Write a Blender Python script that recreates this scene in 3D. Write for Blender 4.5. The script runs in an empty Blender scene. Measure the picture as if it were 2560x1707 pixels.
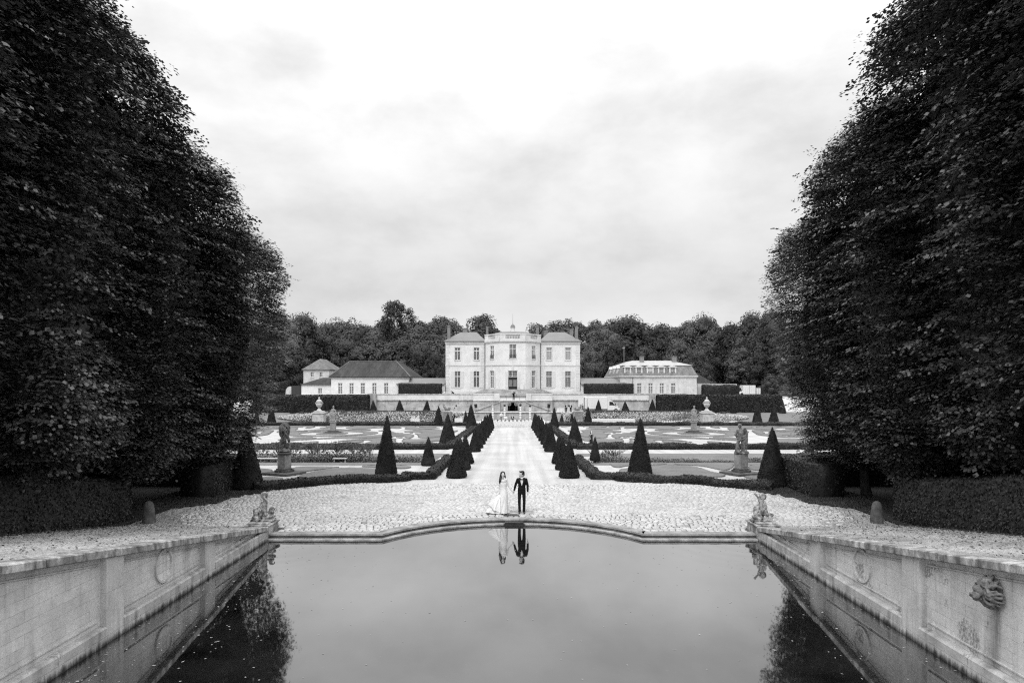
import bpy, bmesh, math, random
import numpy as np
from mathutils import Vector, Matrix, noise

random.seed(7)
RNG = np.random.default_rng(11)
S = bpy.context.scene
COL = S.collection
PI = math.pi
F, HY, CXP, CZ = 1706.67, 957.0, 1282.0, 5.37      # focal length, horizon row and centre column of the photo (pixels), camera height


def at(px, py, Y):
    return ((px - CXP) * Y / F, CZ - (py - HY) * Y / F)


def gy(py):                                        # pixel row of a point on the garden ground -> its distance
    a = F * CZ / (py - HY)
    return a if a < 34 else 7948.0 / (py - 992.85)


def gp(px, py):
    Y = gy(py)
    return ((px - CXP) * Y / F, Y)


def zg(X, Y):
    if Y < 34:
        z = max(0.0, 0.159 * (25.7 - Y)) if abs(X) > 8.7 else 0.0
    else:
        z = -0.021 * (min(Y, 134.0) - 34)
    if 48.6 < Y < 54 and abs(X) > 5.6:
        t = min((Y - 48.6) / .7, (54 - Y) / 1.6, 1.0) * min(1.0, (abs(X) - 5.6) / .6)
        z -= .45 * max(0.0, t)
    if Y > 124 and abs(X) > 37.4:
        t = min(1.0, (abs(X) - 37.4) / 5.0)
        z += min(1.0, (Y - 124) / 11.0) * 1.45 * t * t * (3 - 2 * t)
    return z


# ------------------------------------------------------------------ tagging
def tag(o, label=None, cat=None, group=None, kind=None):
    if label: o['label'] = label
    if cat: o['category'] = cat
    if group: o['group'] = group
    if kind: o['kind'] = kind
    return o


def thing(name, label, cat, loc=(0, 0, 0), rz=0.0, group=None):
    o = bpy.data.objects.new(name, None)
    COL.objects.link(o)
    o.location = loc
    o.rotation_euler = (0, 0, rz)
    o.empty_display_size = .3
    return tag(o, label, cat, group)


def copy_tree(o, parent=None):
    c = o.copy()
    COL.objects.link(c)
    if parent is not None: c.parent = parent
    for ch in list(o.children): copy_tree(ch, c)
    return c


ORD = ['first', 'second', 'third', 'fourth', 'fifth', 'sixth', 'seventh', 'eighth', 'ninth', 'tenth', 'eleventh',
       'twelfth', 'thirteenth', 'fourteenth', 'fifteenth', 'sixteenth']


# ------------------------------------------------------------------ materials
MATS = {}


class NT:
    def __init__(s, nt): s.nt = nt; s.n = nt.nodes; s.l = nt.links

    def new(s, t, **kw):
        n = s.n.new(t)
        for k, v in kw.items():
            if hasattr(n, k) and not k.startswith('i_'): setattr(n, k, v)
        return n

    def link(s, a, b): s.l.new(a, b)

    def val(s, node, name, v):
        node.inputs[name].default_value = v

    def math(s, op, a, b=None, clamp=False):
        n = s.n.new('ShaderNodeMath'); n.operation = op; n.use_clamp = clamp
        for i, x in enumerate((a, b)):
            if x is None: continue
            if isinstance(x, (int, float)): n.inputs[i].default_value = x
            else: s.l.new(x, n.inputs[i])
        return n.outputs[0]

    def ramp(s, fac, stops):
        n = s.n.new('ShaderNodeValToRGB')
        els = n.color_ramp.elements
        while len(els) < len(stops): els.new(.5)
        for e, (p, v) in zip(els, stops):
            e.position = p; e.color = (v, v, v, 1)
        s.l.new(fac, n.inputs[0])
        return n.outputs[0]

    def noise(s, vec, scale, detail=4, rough=.55, dist=0.0):
        n = s.n.new('ShaderNodeTexNoise')
        n.inputs['Scale'].default_value = scale
        n.inputs['Detail'].default_value = detail
        n.inputs['Roughness'].default_value = rough
        n.inputs['Distortion'].default_value = dist
        if vec is not None: s.l.new(vec, n.inputs['Vector'])
        return n.outputs['Fac']

    def mapping(s, vec, scale=(1, 1, 1), loc=(0, 0, 0)):
        n = s.n.new('ShaderNodeMapping')
        n.inputs['Scale'].default_value = scale
        n.inputs['Location'].default_value = loc
        s.l.new(vec, n.inputs['Vector'])
        return n.outputs[0]

    def mixf(s, fac, a, b):
        n = s.n.new('ShaderNodeMix'); n.data_type = 'FLOAT'
        for sock, x in ((n.inputs[0], fac), (n.inputs[2], a), (n.inputs[3], b)):
            if isinstance(x, (int, float)): sock.default_value = x
            else: s.l.new(x, sock)
        return n.outputs[0]


def new_mat(name):
    m = bpy.data.materials.new(name)
    m.use_nodes = True
    t = NT(m.node_tree)
    b = m.node_tree.nodes['Principled BSDF']
    MATS[name] = m
    return m, t, b


def grey(t, val, b):
    c = t.n.new('ShaderNodeCombineColor')
    for i in range(3): t.l.new(val, c.inputs[i])
    t.l.new(c.outputs[0], b.inputs['Base Color'])


def bump(t, b, h, strength, dist=.02):
    n = t.n.new('ShaderNodeBump')
    n.inputs['Strength'].default_value = strength
    n.inputs['Distance'].default_value = dist
    t.l.new(h, n.inputs['Height'])
    t.l.new(n.outputs[0], b.inputs['Normal'])


def noisy(name, lo, hi, scale, rough=.8, bmp=.3, bscale=None, detail=6, spec=.3, stretch=(1, 1, 1), obj_var=0.0, blotch=None):
    m, t, b = new_mat(name)
    co = t.mapping(t.new('ShaderNodeTexCoord').outputs['Object'], stretch)
    f = t.noise(co, scale, detail, .6)
    v = t.ramp(f, [(.3, lo), (.7, hi)])
    if blotch:
        f2 = t.noise(co, blotch[0], 3, .6)
        k = t.ramp(f2, [(.35, blotch[1]), (.65, 1.0)])
        v = t.math('MULTIPLY', v, k)
    if obj_var:
        oi = t.new('ShaderNodeObjectInfo').outputs['Random']
        v = t.math('MULTIPLY', v, t.math('ADD', t.math('MULTIPLY', oi, 2 * obj_var), 1 - obj_var))
    grey(t, v, b)
    b.inputs['Roughness'].default_value = rough
    b.inputs['Specular IOR Level'].default_value = spec
    if bmp:
        h = t.noise(co, bscale or scale * 3, 5, .6)
        bump(t, b, h, bmp, .03)
    return m


def stone(name, lo, hi, axis, bw, bh, mortar, stain=.5, streak=.4, lichen=0.0, msize=.012, wet=None, spout=None):
    """coursed masonry with weather stains; axis says which horizontal axis runs along the wall"""
    m, t, b = new_mat(name)
    co = t.new('ShaderNodeTexCoord').outputs['Object']
    sp = t.new('ShaderNodeSeparateXYZ'); t.link(co, sp.inputs[0])
    cb = t.new('ShaderNodeCombineXYZ')
    t.link(sp.outputs['X' if axis == 'x' else 'Y'], cb.inputs[0]); t.link(sp.outputs['Z'], cb.inputs[1])
    br = t.new('ShaderNodeTexBrick')
    t.link(cb.outputs[0], br.inputs['Vector'])
    for k, v in (('Scale', 1.0), ('Mortar Size', msize), ('Mortar Smooth', .3), ('Brick Width', bw), ('Row Height', bh), ('Bias', 0.0)):
        br.inputs[k].default_value = v
    br.inputs['Color1'].default_value = (lo,) * 3 + (1,)
    br.inputs['Color2'].default_value = (hi,) * 3 + (1,)
    br.inputs['Mortar'].default_value = (mortar,) * 3 + (1,)
    v = t.n.new('ShaderNodeRGBToBW'); t.link(br.outputs['Color'], v.inputs[0]); v = v.outputs[0]
    v = t.mixf(t.ramp(t.noise(co, 1.7, 4, .6), [(.38, .12), (.60, 1.0)]), (lo + hi) / 2, v)
    v = t.math('MULTIPLY', v, t.ramp(t.noise(co, .7, 6, .65), [(.3, 1 - stain), (.62, 1.05)]))
    st = t.noise(t.mapping(co, (2.2, 2.2, .18)), 1.6, 5, .6)
    stv = t.ramp(st, [(.36, 1 - streak), (.55, 1.0)])
    v = t.math('MULTIPLY', v, t.mixf(t.ramp(t.noise(co, .55, 2, .5), [(.42, 0.0), (.62, 1.0)]), 1.0, stv))
    if spout:                                          # a darker vertical band below the lion's mouth, mottled by noise
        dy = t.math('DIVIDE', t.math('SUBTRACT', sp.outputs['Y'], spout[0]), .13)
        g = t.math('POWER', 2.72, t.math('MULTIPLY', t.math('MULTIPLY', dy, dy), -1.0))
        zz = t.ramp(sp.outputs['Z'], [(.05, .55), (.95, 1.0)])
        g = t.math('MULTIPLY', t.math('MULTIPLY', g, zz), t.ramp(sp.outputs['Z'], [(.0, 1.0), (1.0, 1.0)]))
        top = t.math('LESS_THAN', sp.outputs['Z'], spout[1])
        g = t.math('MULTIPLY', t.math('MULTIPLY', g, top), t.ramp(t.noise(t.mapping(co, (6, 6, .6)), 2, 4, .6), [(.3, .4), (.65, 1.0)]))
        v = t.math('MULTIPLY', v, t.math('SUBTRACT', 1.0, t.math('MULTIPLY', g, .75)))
    v = t.math('MULTIPLY', v, t.ramp(t.noise(co, 14, 4, .7), [(.2, .8), (.8, 1.1)]))
    if lichen:
        f = t.math('MULTIPLY', t.noise(t.mapping(co, (1, 1, .6)), 21, 5, .75), t.ramp(t.noise(co, 1.1, 3, .5), [(.5, 0), (.66, 1.0)]))
        v = t.math('MULTIPLY', v, t.ramp(f, [(.44, 1.0), (.56, 1 - lichen)]))
    if wet is not None:                                # tide mark of dark algae near the water line
        zz = t.math('ADD', sp.outputs['Z'], t.math('MULTIPLY', t.math('SUBTRACT', t.noise(t.mapping(co, (1, 1, .3)), 7, 5, .7), .5), .35))
        v = t.math('MULTIPLY', v, t.ramp(t.math('SUBTRACT', zz, wet - .2), [(.20, .10), (.26, .42), (.33, 1.0)]))
    grey(t, v, b)
    b.inputs['Roughness'].default_value = .9
    b.inputs['Specular IOR Level'].default_value = .15
    h = t.math('ADD', t.math('MULTIPLY', br.outputs['Fac'], -1.0), t.math('MULTIPLY', t.noise(co, 18, 5, .7), .6))
    bump(t, b, h, .5, .015)
    return m


def leafmat(name, lo, hi, var=.25, rough=.5, spec=.35, transl=.15, scale=.6):
    m, t, b = new_mat(name)
    co = t.new('ShaderNodeTexCoord').outputs['Object']
    v = t.ramp(t.noise(co, scale, 3, .6), [(.32, lo), (.68, hi)])
    v = t.math('MULTIPLY', v, t.ramp(t.noise(co, 9.0, 2, .5), [(.3, .78), (.7, 1.22)]))
    if var:
        oi = t.new('ShaderNodeObjectInfo').outputs['Random']
        v = t.math('MULTIPLY', v, t.math('ADD', t.math('MULTIPLY', oi, 2 * var), 1 - var))
    grey(t, v, b)
    b.inputs['Roughness'].default_value = rough
    b.inputs['Specular IOR Level'].default_value = spec
    if transl:
        tr = t.new('ShaderNodeBsdfTranslucent')
        c = t.n.new('ShaderNodeCombineColor')
        for i in range(3): t.l.new(v, c.inputs[i])
        t.l.new(c.outputs[0], tr.inputs[0])
        mx = t.new('ShaderNodeMixShader'); mx.inputs[0].default_value = transl
        out = t.n['Material Output']
        t.l.new(b.outputs[0], mx.inputs[1]); t.l.new(tr.outputs[0], mx.inputs[2]); t.l.new(mx.outputs[0], out.inputs[0])
    return m


def plain(name, v, rough=.6, spec=.4, metal=0.0):
    m, t, b = new_mat(name)
    co = t.new('ShaderNodeTexCoord').outputs['Object']
    grey(t, t.ramp(t.noise(co, 5, 4, .6), [(.3, v * .88), (.7, v * 1.08)]), b)
    b.inputs['Roughness'].default_value = rough
    b.inputs['Specular IOR Level'].default_value = spec
    b.inputs['Metallic'].default_value = metal
    return m


def make_materials():
    # leaves
    leafmat('lime_leaf', .034, .082, .12, .36, .6, .08, .35)
    leafmat('hedge_leaf', .011, .022, .15, .5, .25, .03, .8)
    leafmat('near_hedge_leaf', .013, .026, .1, .45, .35, .05, .8)
    leafmat('yew', .008, .020, .12, .6, .15, .0, 1.2)
    leafmat('far_leaf', .024, .070, .55, .6, .25, .05, .25)
    leafmat('wood_leaf', .022, .062, .0, .6, .2, .03, .05)
    leafmat('shrub_leaf', .04, .10, .3, .5, .3, .15, 1.5)
    noisy('bark', .03, .07, 6, .9, .6, 14, stretch=(1, 1, .25))
    # grounds
    m, t, b = new_mat('gravel')
    co = t.new('ShaderNodeTexCoord').outputs['Object']
    f = t.noise(co, 26, 6, .75)
    v = t.ramp(f, [(.28, .30), (.5, .40), (.72, .46)])
    v = t.math('MULTIPLY', v, t.ramp(t.noise(co, .35, 4, .6), [(.3, .84), (.7, 1.06)]))
    trk = t.noise(t.mapping(co, (1.3, .03, 1)), 1.2, 3, .5)
    v = t.math('MULTIPLY', v, t.ramp(trk, [(.38, .88), (.62, 1.05)]))
    grey(t, v, b); b.inputs['Roughness'].default_value = .95; b.inputs['Specular IOR Level'].default_value = .1
    bump(t, b, t.noise(co, 40, 4, .7), .6, .02)
    m, t, b = new_mat('ramp_gravel')
    co = t.new('ShaderNodeTexCoord').outputs['Object']
    v = t.ramp(t.noise(co, 11, 6, .85), [(.36, .08), (.47, .34), (.66, .58)])
    v = t.math('MULTIPLY', v, t.ramp(t.noise(co, .5, 5, .65), [(.33, .62), (.62, 1.05)]))
    v = t.math('MULTIPLY', v, t.ramp(t.noise(co, 7, 3, .7), [(.3, .45), (.42, 1.0)]))
    grey(t, v, b); b.inputs['Roughness'].default_value = .95; b.inputs['Specular IOR Level'].default_value = .1
    bump(t, b, t.noise(co, 30, 4, .7), .9, .03)
    m, t, b = new_mat('cobble')
    co = t.new('ShaderNodeTexCoord').outputs['Object']
    at_ = t.new('ShaderNodeAttribute'); at_.attribute_name = 'shade'
    v = t.math('MULTIPLY', at_.outputs['Fac'], t.ramp(t.noise(co, 16, 5, .7), [(.25, .88), (.7, 1.06)]))
    v = t.math('MULTIPLY', v, t.ramp(t.noise(co, .45, 4, .6), [(.3, .86), (.7, 1.05)]))
    grey(t, v, b); b.inputs['Roughness'].default_value = .8; b.inputs['Specular IOR Level'].default_value = .25
    bump(t, b, t.noise(co, 30, 4, .7), .35, .01)
    noisy('mortar', .03, .10, 5, .95, .4, 30)
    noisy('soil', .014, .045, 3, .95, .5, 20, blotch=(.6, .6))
    noisy('grass', .12, .20, 9, .9, .5, 40, blotch=(.5, .78), spec=.1)
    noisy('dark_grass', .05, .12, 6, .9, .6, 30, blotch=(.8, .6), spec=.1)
    noisy('hill', .03, .06, .4, .95, .3, 3)
    # stones
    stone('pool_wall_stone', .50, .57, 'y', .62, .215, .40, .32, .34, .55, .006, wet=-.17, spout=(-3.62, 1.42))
    stone('pool_base', .36, .52, 'y', 1.15, 2.0, .26, .45, .6, .5, .006, wet=-.17)
    stone('pool_wall_bare', .50, .58, 'y', .75, .215, .40, .30, .36, 0, .006, wet=-.17)
    stone('pool_wall_plain', .44, .54, 'y', 1.3, .9, .34, .38, .45, 0, .005, wet=-.17)
    noisy('coping_stone', .14, .56, 6.0, .9, .8, 22, blotch=(1.5, .42), stretch=(1, 1, .5))
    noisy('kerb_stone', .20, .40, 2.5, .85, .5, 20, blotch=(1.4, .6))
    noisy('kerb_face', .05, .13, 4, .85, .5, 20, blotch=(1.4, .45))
    noisy('wet_stone', .012, .03, 5, .4, .4, 20)
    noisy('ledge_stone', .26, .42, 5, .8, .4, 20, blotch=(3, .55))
    stone('facade_stone', .62, .68, 'x', 1.1, .45, .57, .10, .06, 0, .010)
    stone('trim_stone', .56, .64, 'x', 2.0, 2.0, .50, .16, .14, 0, .01)
    stone('terrace_stone', .36, .50, 'x', .9, .38, .30, .34, .3, .6, .02)
    stone('outhouse_stone', .62, .70, 'x', 1.3, .5, .58, .10, .06, 0, .01)
    stone('outhouse_weathered', .50, .60, 'x', 1.1, .45, .46, .2, .14, .3, .012)
    noisy('statue_stone', .05, .36, 7, .9, 1.0, 26, blotch=(2.6, .35))
    noisy('putto_stone', .09, .62, 8, .9, 1.0, 30, blotch=(4.2, .3))
    noisy('pale_statue', .16, .36, 6, .9, .6, 20, blotch=(2, .6))
    noisy('white_stone', .38, .56, 3, .9, .4, 16, blotch=(1.2, .75))
    noisy('pedestal_stone', .20, .32, 4, .9, .4, 18, blotch=(1.0, .7))
    noisy('dark_pedestal_stone', .06, .14, 5, .9, .6, 18, blotch=(1.4, .6))
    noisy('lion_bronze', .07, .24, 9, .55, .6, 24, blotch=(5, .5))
    # roofs
    noisy('slate', .14, .19, 5, .6, .3, 12, stretch=(1, 1, 3), blotch=(.4, .85), spec=.3)
    noisy('tile_roof', .022, .060, 2.0, .9, .5, 14, stretch=(1.6, .35, .35), blotch=(.35, .55))
    noisy('old_tile', .10, .20, 3.0, .9, .5, 14, blotch=(.5, .6))
    noisy('zinc', .28, .38, 1.2, .5, .1, 6, stretch=(3, .4, .4))
    noisy('mansard_slate', .12, .26, 3, .8, .4, 12, blotch=(.6, .6))
    noisy('chimney_brick', .13, .24, 6, .9, .4, 20)
    # joinery, metals, cloth
    plain('white_paint', .62, .5); plain('shutter_paint', .54, .6)
    m, t, b = new_mat('glass_pane')
    b.inputs['Base Color'].default_value = (.012, .012, .012, 1); b.inputs['Roughness'].default_value = .06
    m, t, b = new_mat('glass_bright')  # paler base colour paints the reflected sky into the right-hand windows
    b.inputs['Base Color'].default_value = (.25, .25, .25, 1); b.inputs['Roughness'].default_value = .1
    plain('black_paint', .012, .4); plain('dark_iron', .02, .5); plain('lead_pipe', .10, .5)
    plain('dark_interior', .006, .9, .1); plain('grate_metal', .035, .5, .4)
    plain('van_white', .60, .3, .5); plain('tyre', .012, .8); plain('chrome_grey', .25, .3)
    plain('white_cloth', .62, .9, .1); plain('white_plastic', .60, .5); plain('timber', .35, .8)
    plain('dark_timber', .035, .8)
    plain('skin', .55, .5, .3); plain('skin_dark', .40, .5, .3); plain('hair', .008, .35, .5); plain('suit', .006, .75, .15)
    plain('satin_lapel', .008, .5, .25); plain('shirt', .62, .8, .1); plain('shoe_leather', .008, .2, .6); plain('eye_dark', .01, .2)
    plain('lips', .14, .5); plain('grey_cloth', .22, .9, .1)
    m, t, b = new_mat('dress_satin')
    co = t.new('ShaderNodeTexCoord').outputs['Object']
    grey(t, t.ramp(t.noise(t.mapping(co, (9, 9, 1.2)), 1.5, 4, .6), [(.3, .60), (.7, .72)]), b)
    b.inputs['Roughness'].default_value = .55
    bump(t, b, t.noise(co, 30, 4, .6), .25, .01)
    m, t, b = new_mat('blossom'); b.inputs['Base Color'].default_value = (.5, .5, .5, 1); b.inputs['Roughness'].default_value = .8
    noisy('pool_floor', .03, .10, .8, .9, 0)
    noisy('litter', .02, .30, 2.5, .9, 0)
    noisy('floating_leaf', .10, .40, 1.5, .6, 0)
    # water: dark pond that mirrors the sky, with faint ripples and a thin dusty film
    m, t, b = new_mat('water')
    co = t.new('ShaderNodeTexCoord').outputs['Object']
    film = t.noise(t.mapping(co, (1, 1, 1)), .55, 6, .62)
    fine = t.noise(co, 9, 4, .7)
    v = t.math('ADD', t.ramp(film, [(.35, .002), (.7, .014)]), t.ramp(fine, [(.64, .0), (.76, .03)]))
    grey(t, v, b)
    b.inputs['IOR'].default_value = 1.33
    b.inputs['Specular IOR Level'].default_value = 0.0
    b.inputs['Roughness'].default_value = .03
    lw = t.new('ShaderNodeLayerWeight'); lw.inputs['Blend'].default_value = .5
    gl = t.new('ShaderNodeBsdfGlossy'); gl.inputs['Roughness'].default_value = .03
    gl.inputs['Color'].default_value = (.95, .95, .95, 1)
    mx = t.new('ShaderNodeMixShader')
    t.link(t.ramp(lw.outputs['Facing'], [(.0, .03), (.45, .10), (.58, .27), (.66, .37), (.71, .49), (.78, .58), (1.0, .95)]), mx.inputs[0])
    t.link(b.outputs[0], mx.inputs[1]); t.link(gl.outputs[0], mx.inputs[2]); t.link(mx.outputs[0], t.n['Material Output'].inputs[0])
    rp = t.noise(t.mapping(co, (1, .55, 1)), 1.6, 3, .5)
    # rings spreading from the two far corners
    h = t.math('MULTIPLY', rp, .25)
    sp = t.new('ShaderNodeSeparateXYZ'); t.link(co, sp.inputs[0])
    for sx in (-1, 1):
        dx = t.math('SUBTRACT', sp.outputs[0], sx * 8.3); dy = t.math('SUBTRACT', sp.outputs[1], 23.7)
        r = t.math('SQRT', t.math('ADD', t.math('MULTIPLY', dx, dx), t.math('MULTIPLY', dy, dy)))
        w = t.math('SINE', t.math('MULTIPLY', r, 9.0))
        fade = t.ramp(t.math('MULTIPLY', r, .2), [(.1, .9), (.9, 0.0)])
        h = t.math('ADD', h, t.math('MULTIPLY', t.math('MULTIPLY', w, fade), .35 if sx > 0 else .15))
    h = t.math('ADD', h, t.math('MULTIPLY', t.noise(t.mapping(co, (1, .5, 1)), 5.5, 3, .6), .10))
    bump(t, b, h, .065, .05)
    t.link(b.inputs['Normal'].links[0].from_socket, gl.inputs['Normal'])


# ------------------------------------------------------------------ mesh builders
def wloc(o):
    v = Vector((0, 0, 0))
    while o is not None:
        v += o.location
        o = o.parent
    return v


class MB:
    def __init__(s): s.v = []; s.f = []

    def add(s, vs, fs):
        k = len(s.v)
        s.v.extend([tuple(p) for p in vs]); s.f.extend([tuple(i + k for i in f) for f in fs])
        return s

    def quad(s, a, b, c, d): return s.add([a, b, c, d], [(0, 1, 2, 3)])

    def box(s, x0, x1, y0, y1, z0, z1, M=None, bev=0.0):
        if bev > 0:
            e = bev
            vs = []; fs = []
            # chamfered box: top and bottom inset
            lv = [(z0, e), (z0 + e, 0), (z1 - e, 0), (z1, e)]
            for z, i in lv:
                vs += [(x0 + i, y0 + i, z), (x1 - i, y0 + i, z), (x1 - i, y1 - i, z), (x0 + i, y1 - i, z)]
            for k in range(3):
                for j in range(4): fs.append((k * 4 + j, k * 4 + (j + 1) % 4, k * 4 + 4 + (j + 1) % 4, k * 4 + 4 + j))
            fs += [(3, 2, 1, 0), (12, 13, 14, 15)]
        else:
            vs = [(x0, y0, z0), (x1, y0, z0), (x1, y1, z0), (x0, y1, z0), (x0, y0, z1), (x1, y0, z1), (x1, y1, z1), (x0, y1, z1)]
            fs = [(3, 2, 1, 0), (4, 5, 6, 7), (0, 1, 5, 4), (1, 2, 6, 5), (2, 3, 7, 6), (3, 0, 4, 7)]
        if M is not None: vs = [M @ Vector(p) for p in vs]
        return s.add(vs, fs)

    def prism(s, pts, d0, d1, axis='y', M=None):
        """extrude a polygon given in the plane normal to axis"""
        n = len(pts)
        def mk(p, d):
            return {'y': (p[0], d, p[1]), 'x': (d, p[0], p[1]), 'z': (p[0], p[1], d)}[axis]
        vs = [mk(p, d0) for p in pts] + [mk(p, d1) for p in pts]
        fs = [tuple(range(n)), tuple(range(2 * n - 1, n - 1, -1))]
        fs += [(i, i + n, (i + 1) % n + n, (i + 1) % n) for i in range(n)]
        if M is not None: vs = [M @ Vector(p) for p in vs]
        return s.add(vs, fs)

    def lathe(s, prof, c=(0, 0, 0), seg=16, M=None, sq=1.0):
        vs = []; fs = []
        for r, z in prof:
            for k in range(seg):
                a = 2 * PI * k / seg
                vs.append((c[0] + r * math.cos(a), c[1] + r * math.sin(a) * sq, c[2] + z))
        n = len(prof)
        for i in range(n - 1):
            for k in range(seg):
                fs.append((i * seg + k, i * seg + (k + 1) % seg, (i + 1) * seg + (k + 1) % seg, (i + 1) * seg + k))
        fs.append(tuple(range(seg - 1, -1, -1))); fs.append(tuple(range((n - 1) * seg, n * seg)))
        if M is not None: vs = [M @ Vector(p) for p in vs]
        return s.add(vs, fs)

    def tube(s, pts, radii, seg=10):
        pts = [Vector(p) for p in pts]
        vs = []; fs = []
        for i, p in enumerate(pts):
            d = (pts[min(i + 1, len(pts) - 1)] - pts[max(i - 1, 0)]).normalized()
            a = d.orthogonal().normalized() if i == 0 else (s._a - d * s._a.dot(d)).normalized()
            s._a = a
            b = d.cross(a)
            r = radii[i] if isinstance(radii, (list, tuple)) else radii
            for k in range(seg):
                t = 2 * PI * k / seg
                vs.append(p + (a * math.cos(t) + b * math.sin(t)) * r)
        for i in range(len(pts) - 1):
            for k in range(seg):
                fs.append((i * seg + k, i * seg + (k + 1) % seg, (i + 1) * seg + (k + 1) % seg, (i + 1) * seg + k))
        fs.append(tuple(range(seg - 1, -1, -1))); fs.append(tuple(range((len(pts) - 1) * seg, len(pts) * seg)))
        return s.add(vs, fs)

    def capsule(s, p0, r0, p1, r1, seg=14, rings=5):
        p0 = Vector(p0); p1 = Vector(p1)
        d = p1 - p0
        L = max(d.length, 1e-5); d = d / L
        prof = []
        for k in range(rings + 1):
            a = -PI / 2 + PI / 2 * k / rings
            prof.append((r0 * math.cos(a) + 1e-4, r0 * math.sin(a)))
        for k in range(rings + 1):
            a = PI / 2 * k / rings
            prof.append((r1 * math.cos(a) + 1e-4, L + r1 * math.sin(a)))
        M = Matrix.Translation(p0) @ d.to_track_quat('Z', 'Y').to_matrix().to_4x4()
        return s.lathe(prof, (0, 0, 0), seg, M)

    def ell(s, c, r, rot=(0, 0, 0), seg=16, rings=10):
        prof = []
        for k in range(rings + 1):
            a = -PI / 2 + PI * k / rings
            prof.append((math.cos(a) + 1e-4, math.sin(a)))
        from mathutils import Euler
        M = Matrix.Translation(Vector(c)) @ Euler(rot).to_matrix().to_4x4() @ Matrix.Diagonal((r[0], r[1], r[2], 1))
        return s.lathe(prof, (0, 0, 0), seg, M)

    def mesh(s, name='m', mat=None, off=(0, 0, 0), smooth=False):
        me = bpy.data.meshes.new(name)
        vs = s.v if not any(off) else [(p[0] - off[0], p[1] - off[1], p[2] - off[2]) for p in s.v]
        me.from_pydata(vs, [], s.f)
        if mat: me.materials.append(MATS[mat])
        if smooth: me.polygons.foreach_set('use_smooth', [True] * len(me.polygons))
        me.update()
        return me

    def build(s, name, mat, parent=None, smooth=False, loc=None):
        """verts are in world coordinates; the mesh is stored relative to its parent (or to loc)"""
        if parent is not None:
            off = wloc(parent)
            o = bpy.data.objects.new(name, s.mesh(name, mat, off, smooth))
            o.parent = parent
        else:
            off = loc or (0, 0, 0)
            o = bpy.data.objects.new(name, s.mesh(name, mat, off, smooth))
            o.location = off
        COL.objects.link(o)
        return o


def local(name, me, parent=None, loc=(0, 0, 0)):
    o = bpy.data.objects.new(name, me)
    COL.objects.link(o)
    o.parent = parent
    o.location = loc
    return o


def np_mesh(name, V, Q, mat, smooth=False, more=None):
    """fast quad mesh from arrays; more = (faces, material index) blocks"""
    V = np.asarray(V, dtype=np.float32); Q = np.asarray(Q, dtype=np.int32)
    me = bpy.data.meshes.new(name)
    me.vertices.add(len(V)); me.vertices.foreach_set('co', V.ravel())
    me.loops.add(Q.size); me.loops.foreach_set('vertex_index', Q.ravel())
    k = Q.shape[1]
    me.polygons.add(len(Q))
    me.polygons.foreach_set('loop_start', np.arange(0, Q.size, k, dtype=np.int32))
    if not isinstance(mat, (list, tuple)): mat = [mat]
    for m in mat: me.materials.append(MATS[m])
    if smooth: me.polygons.foreach_set('use_smooth', np.ones(len(Q), dtype=bool))
    me.update(calc_edges=True)
    me.validate()
    return me


def unit(a):
    return a / np.maximum(np.linalg.norm(a, axis=1, keepdims=True), 1e-6)


def cards(C, N, A, L, W, k=0, fold=.0):
    """leaf-shaped quads: centre, normal, axis, length, width"""
    A = unit(A - N * np.sum(A * N, axis=1, keepdims=True))
    B = np.cross(N, A)
    L = np.broadcast_to(np.asarray(L, dtype=float), (len(C),))[:, None]
    W = np.broadcast_to(np.asarray(W, dtype=float), (len(C),))[:, None]
    v0 = C - A * L * .5
    v1 = C + B * W * .5 - A * L * .05 + N * L * fold
    v2 = C + A * L * .5
    v3 = C - B * W * .5 - A * L * .05 + N * L * fold
    V = np.stack([v0, v1, v2, v3], axis=1).reshape(-1, 3)
    Q = (np.arange(len(C) * 4).reshape(-1, 4) + k)
    return V, Q


def nsum(P, f=1.0, seed=0):
    """cheap smooth 3-D noise: a sum of sines, about -1..1"""
    r = np.random.default_rng(100 + seed)
    out = np.zeros(len(P))
    for i in range(6):
        k = r.normal(size=3); k = k / np.linalg.norm(k) * f * (0.7 + .5 * i)
        out += np.sin(P @ k + r.uniform(0, 6.28)) / (1 + .55 * i)
    return out / 2.2


def sheet(name, xs, ys, zoff, mat, mask=None, zf=zg, parent=None, kind='structure', thick=0.0):
    """a sheet laid over the ground; cells where mask(x, y) is false are left out; thick gives it a raised edge"""
    xs = np.asarray(xs, float); ys = np.asarray(ys, float)
    nx, ny = len(xs), len(ys)
    V = np.array([(x, y, zf(x, y) + zoff) for y in ys for x in xs])
    cx = (xs[:-1] + xs[1:]) / 2; cy = (ys[:-1] + ys[1:]) / 2
    if mask is None: M = np.ones((ny - 1, nx - 1), bool)
    else: M = np.array([[bool(mask(x, y)) for x in cx] for y in cy])
    J, I = np.nonzero(M)
    i0 = J * nx + I
    Q = np.stack([i0, i0 + 1, i0 + 1 + nx, i0 + nx], axis=1)
    if thick > 0:
        n = len(V)
        V = np.vstack([V, V - np.array([0, 0, thick])])
        side = []
        P = np.pad(M, 1)
        for j, i in zip(J, I):
            a = j * nx + i; b = a + 1; c = b + nx; d = a + nx
            if not P[j, i + 1]: side.append((a, a + n, b + n, b))
            if not P[j + 2, i + 1]: side.append((c, c + n, d + n, d))
            if not P[j + 1, i]: side.append((d, d + n, a + n, a))
            if not P[j + 1, i + 2]: side.append((b, b + n, c + n, c))
        if side: Q = np.vstack([Q, np.array(side)])
    used = np.unique(Q)
    remap = np.zeros(len(V), int); remap[used] = np.arange(len(used))
    me = np_mesh(name, V[used], remap[Q], mat)
    o = local(name, me, parent)
    if kind: o['kind'] = kind
    return o


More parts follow.
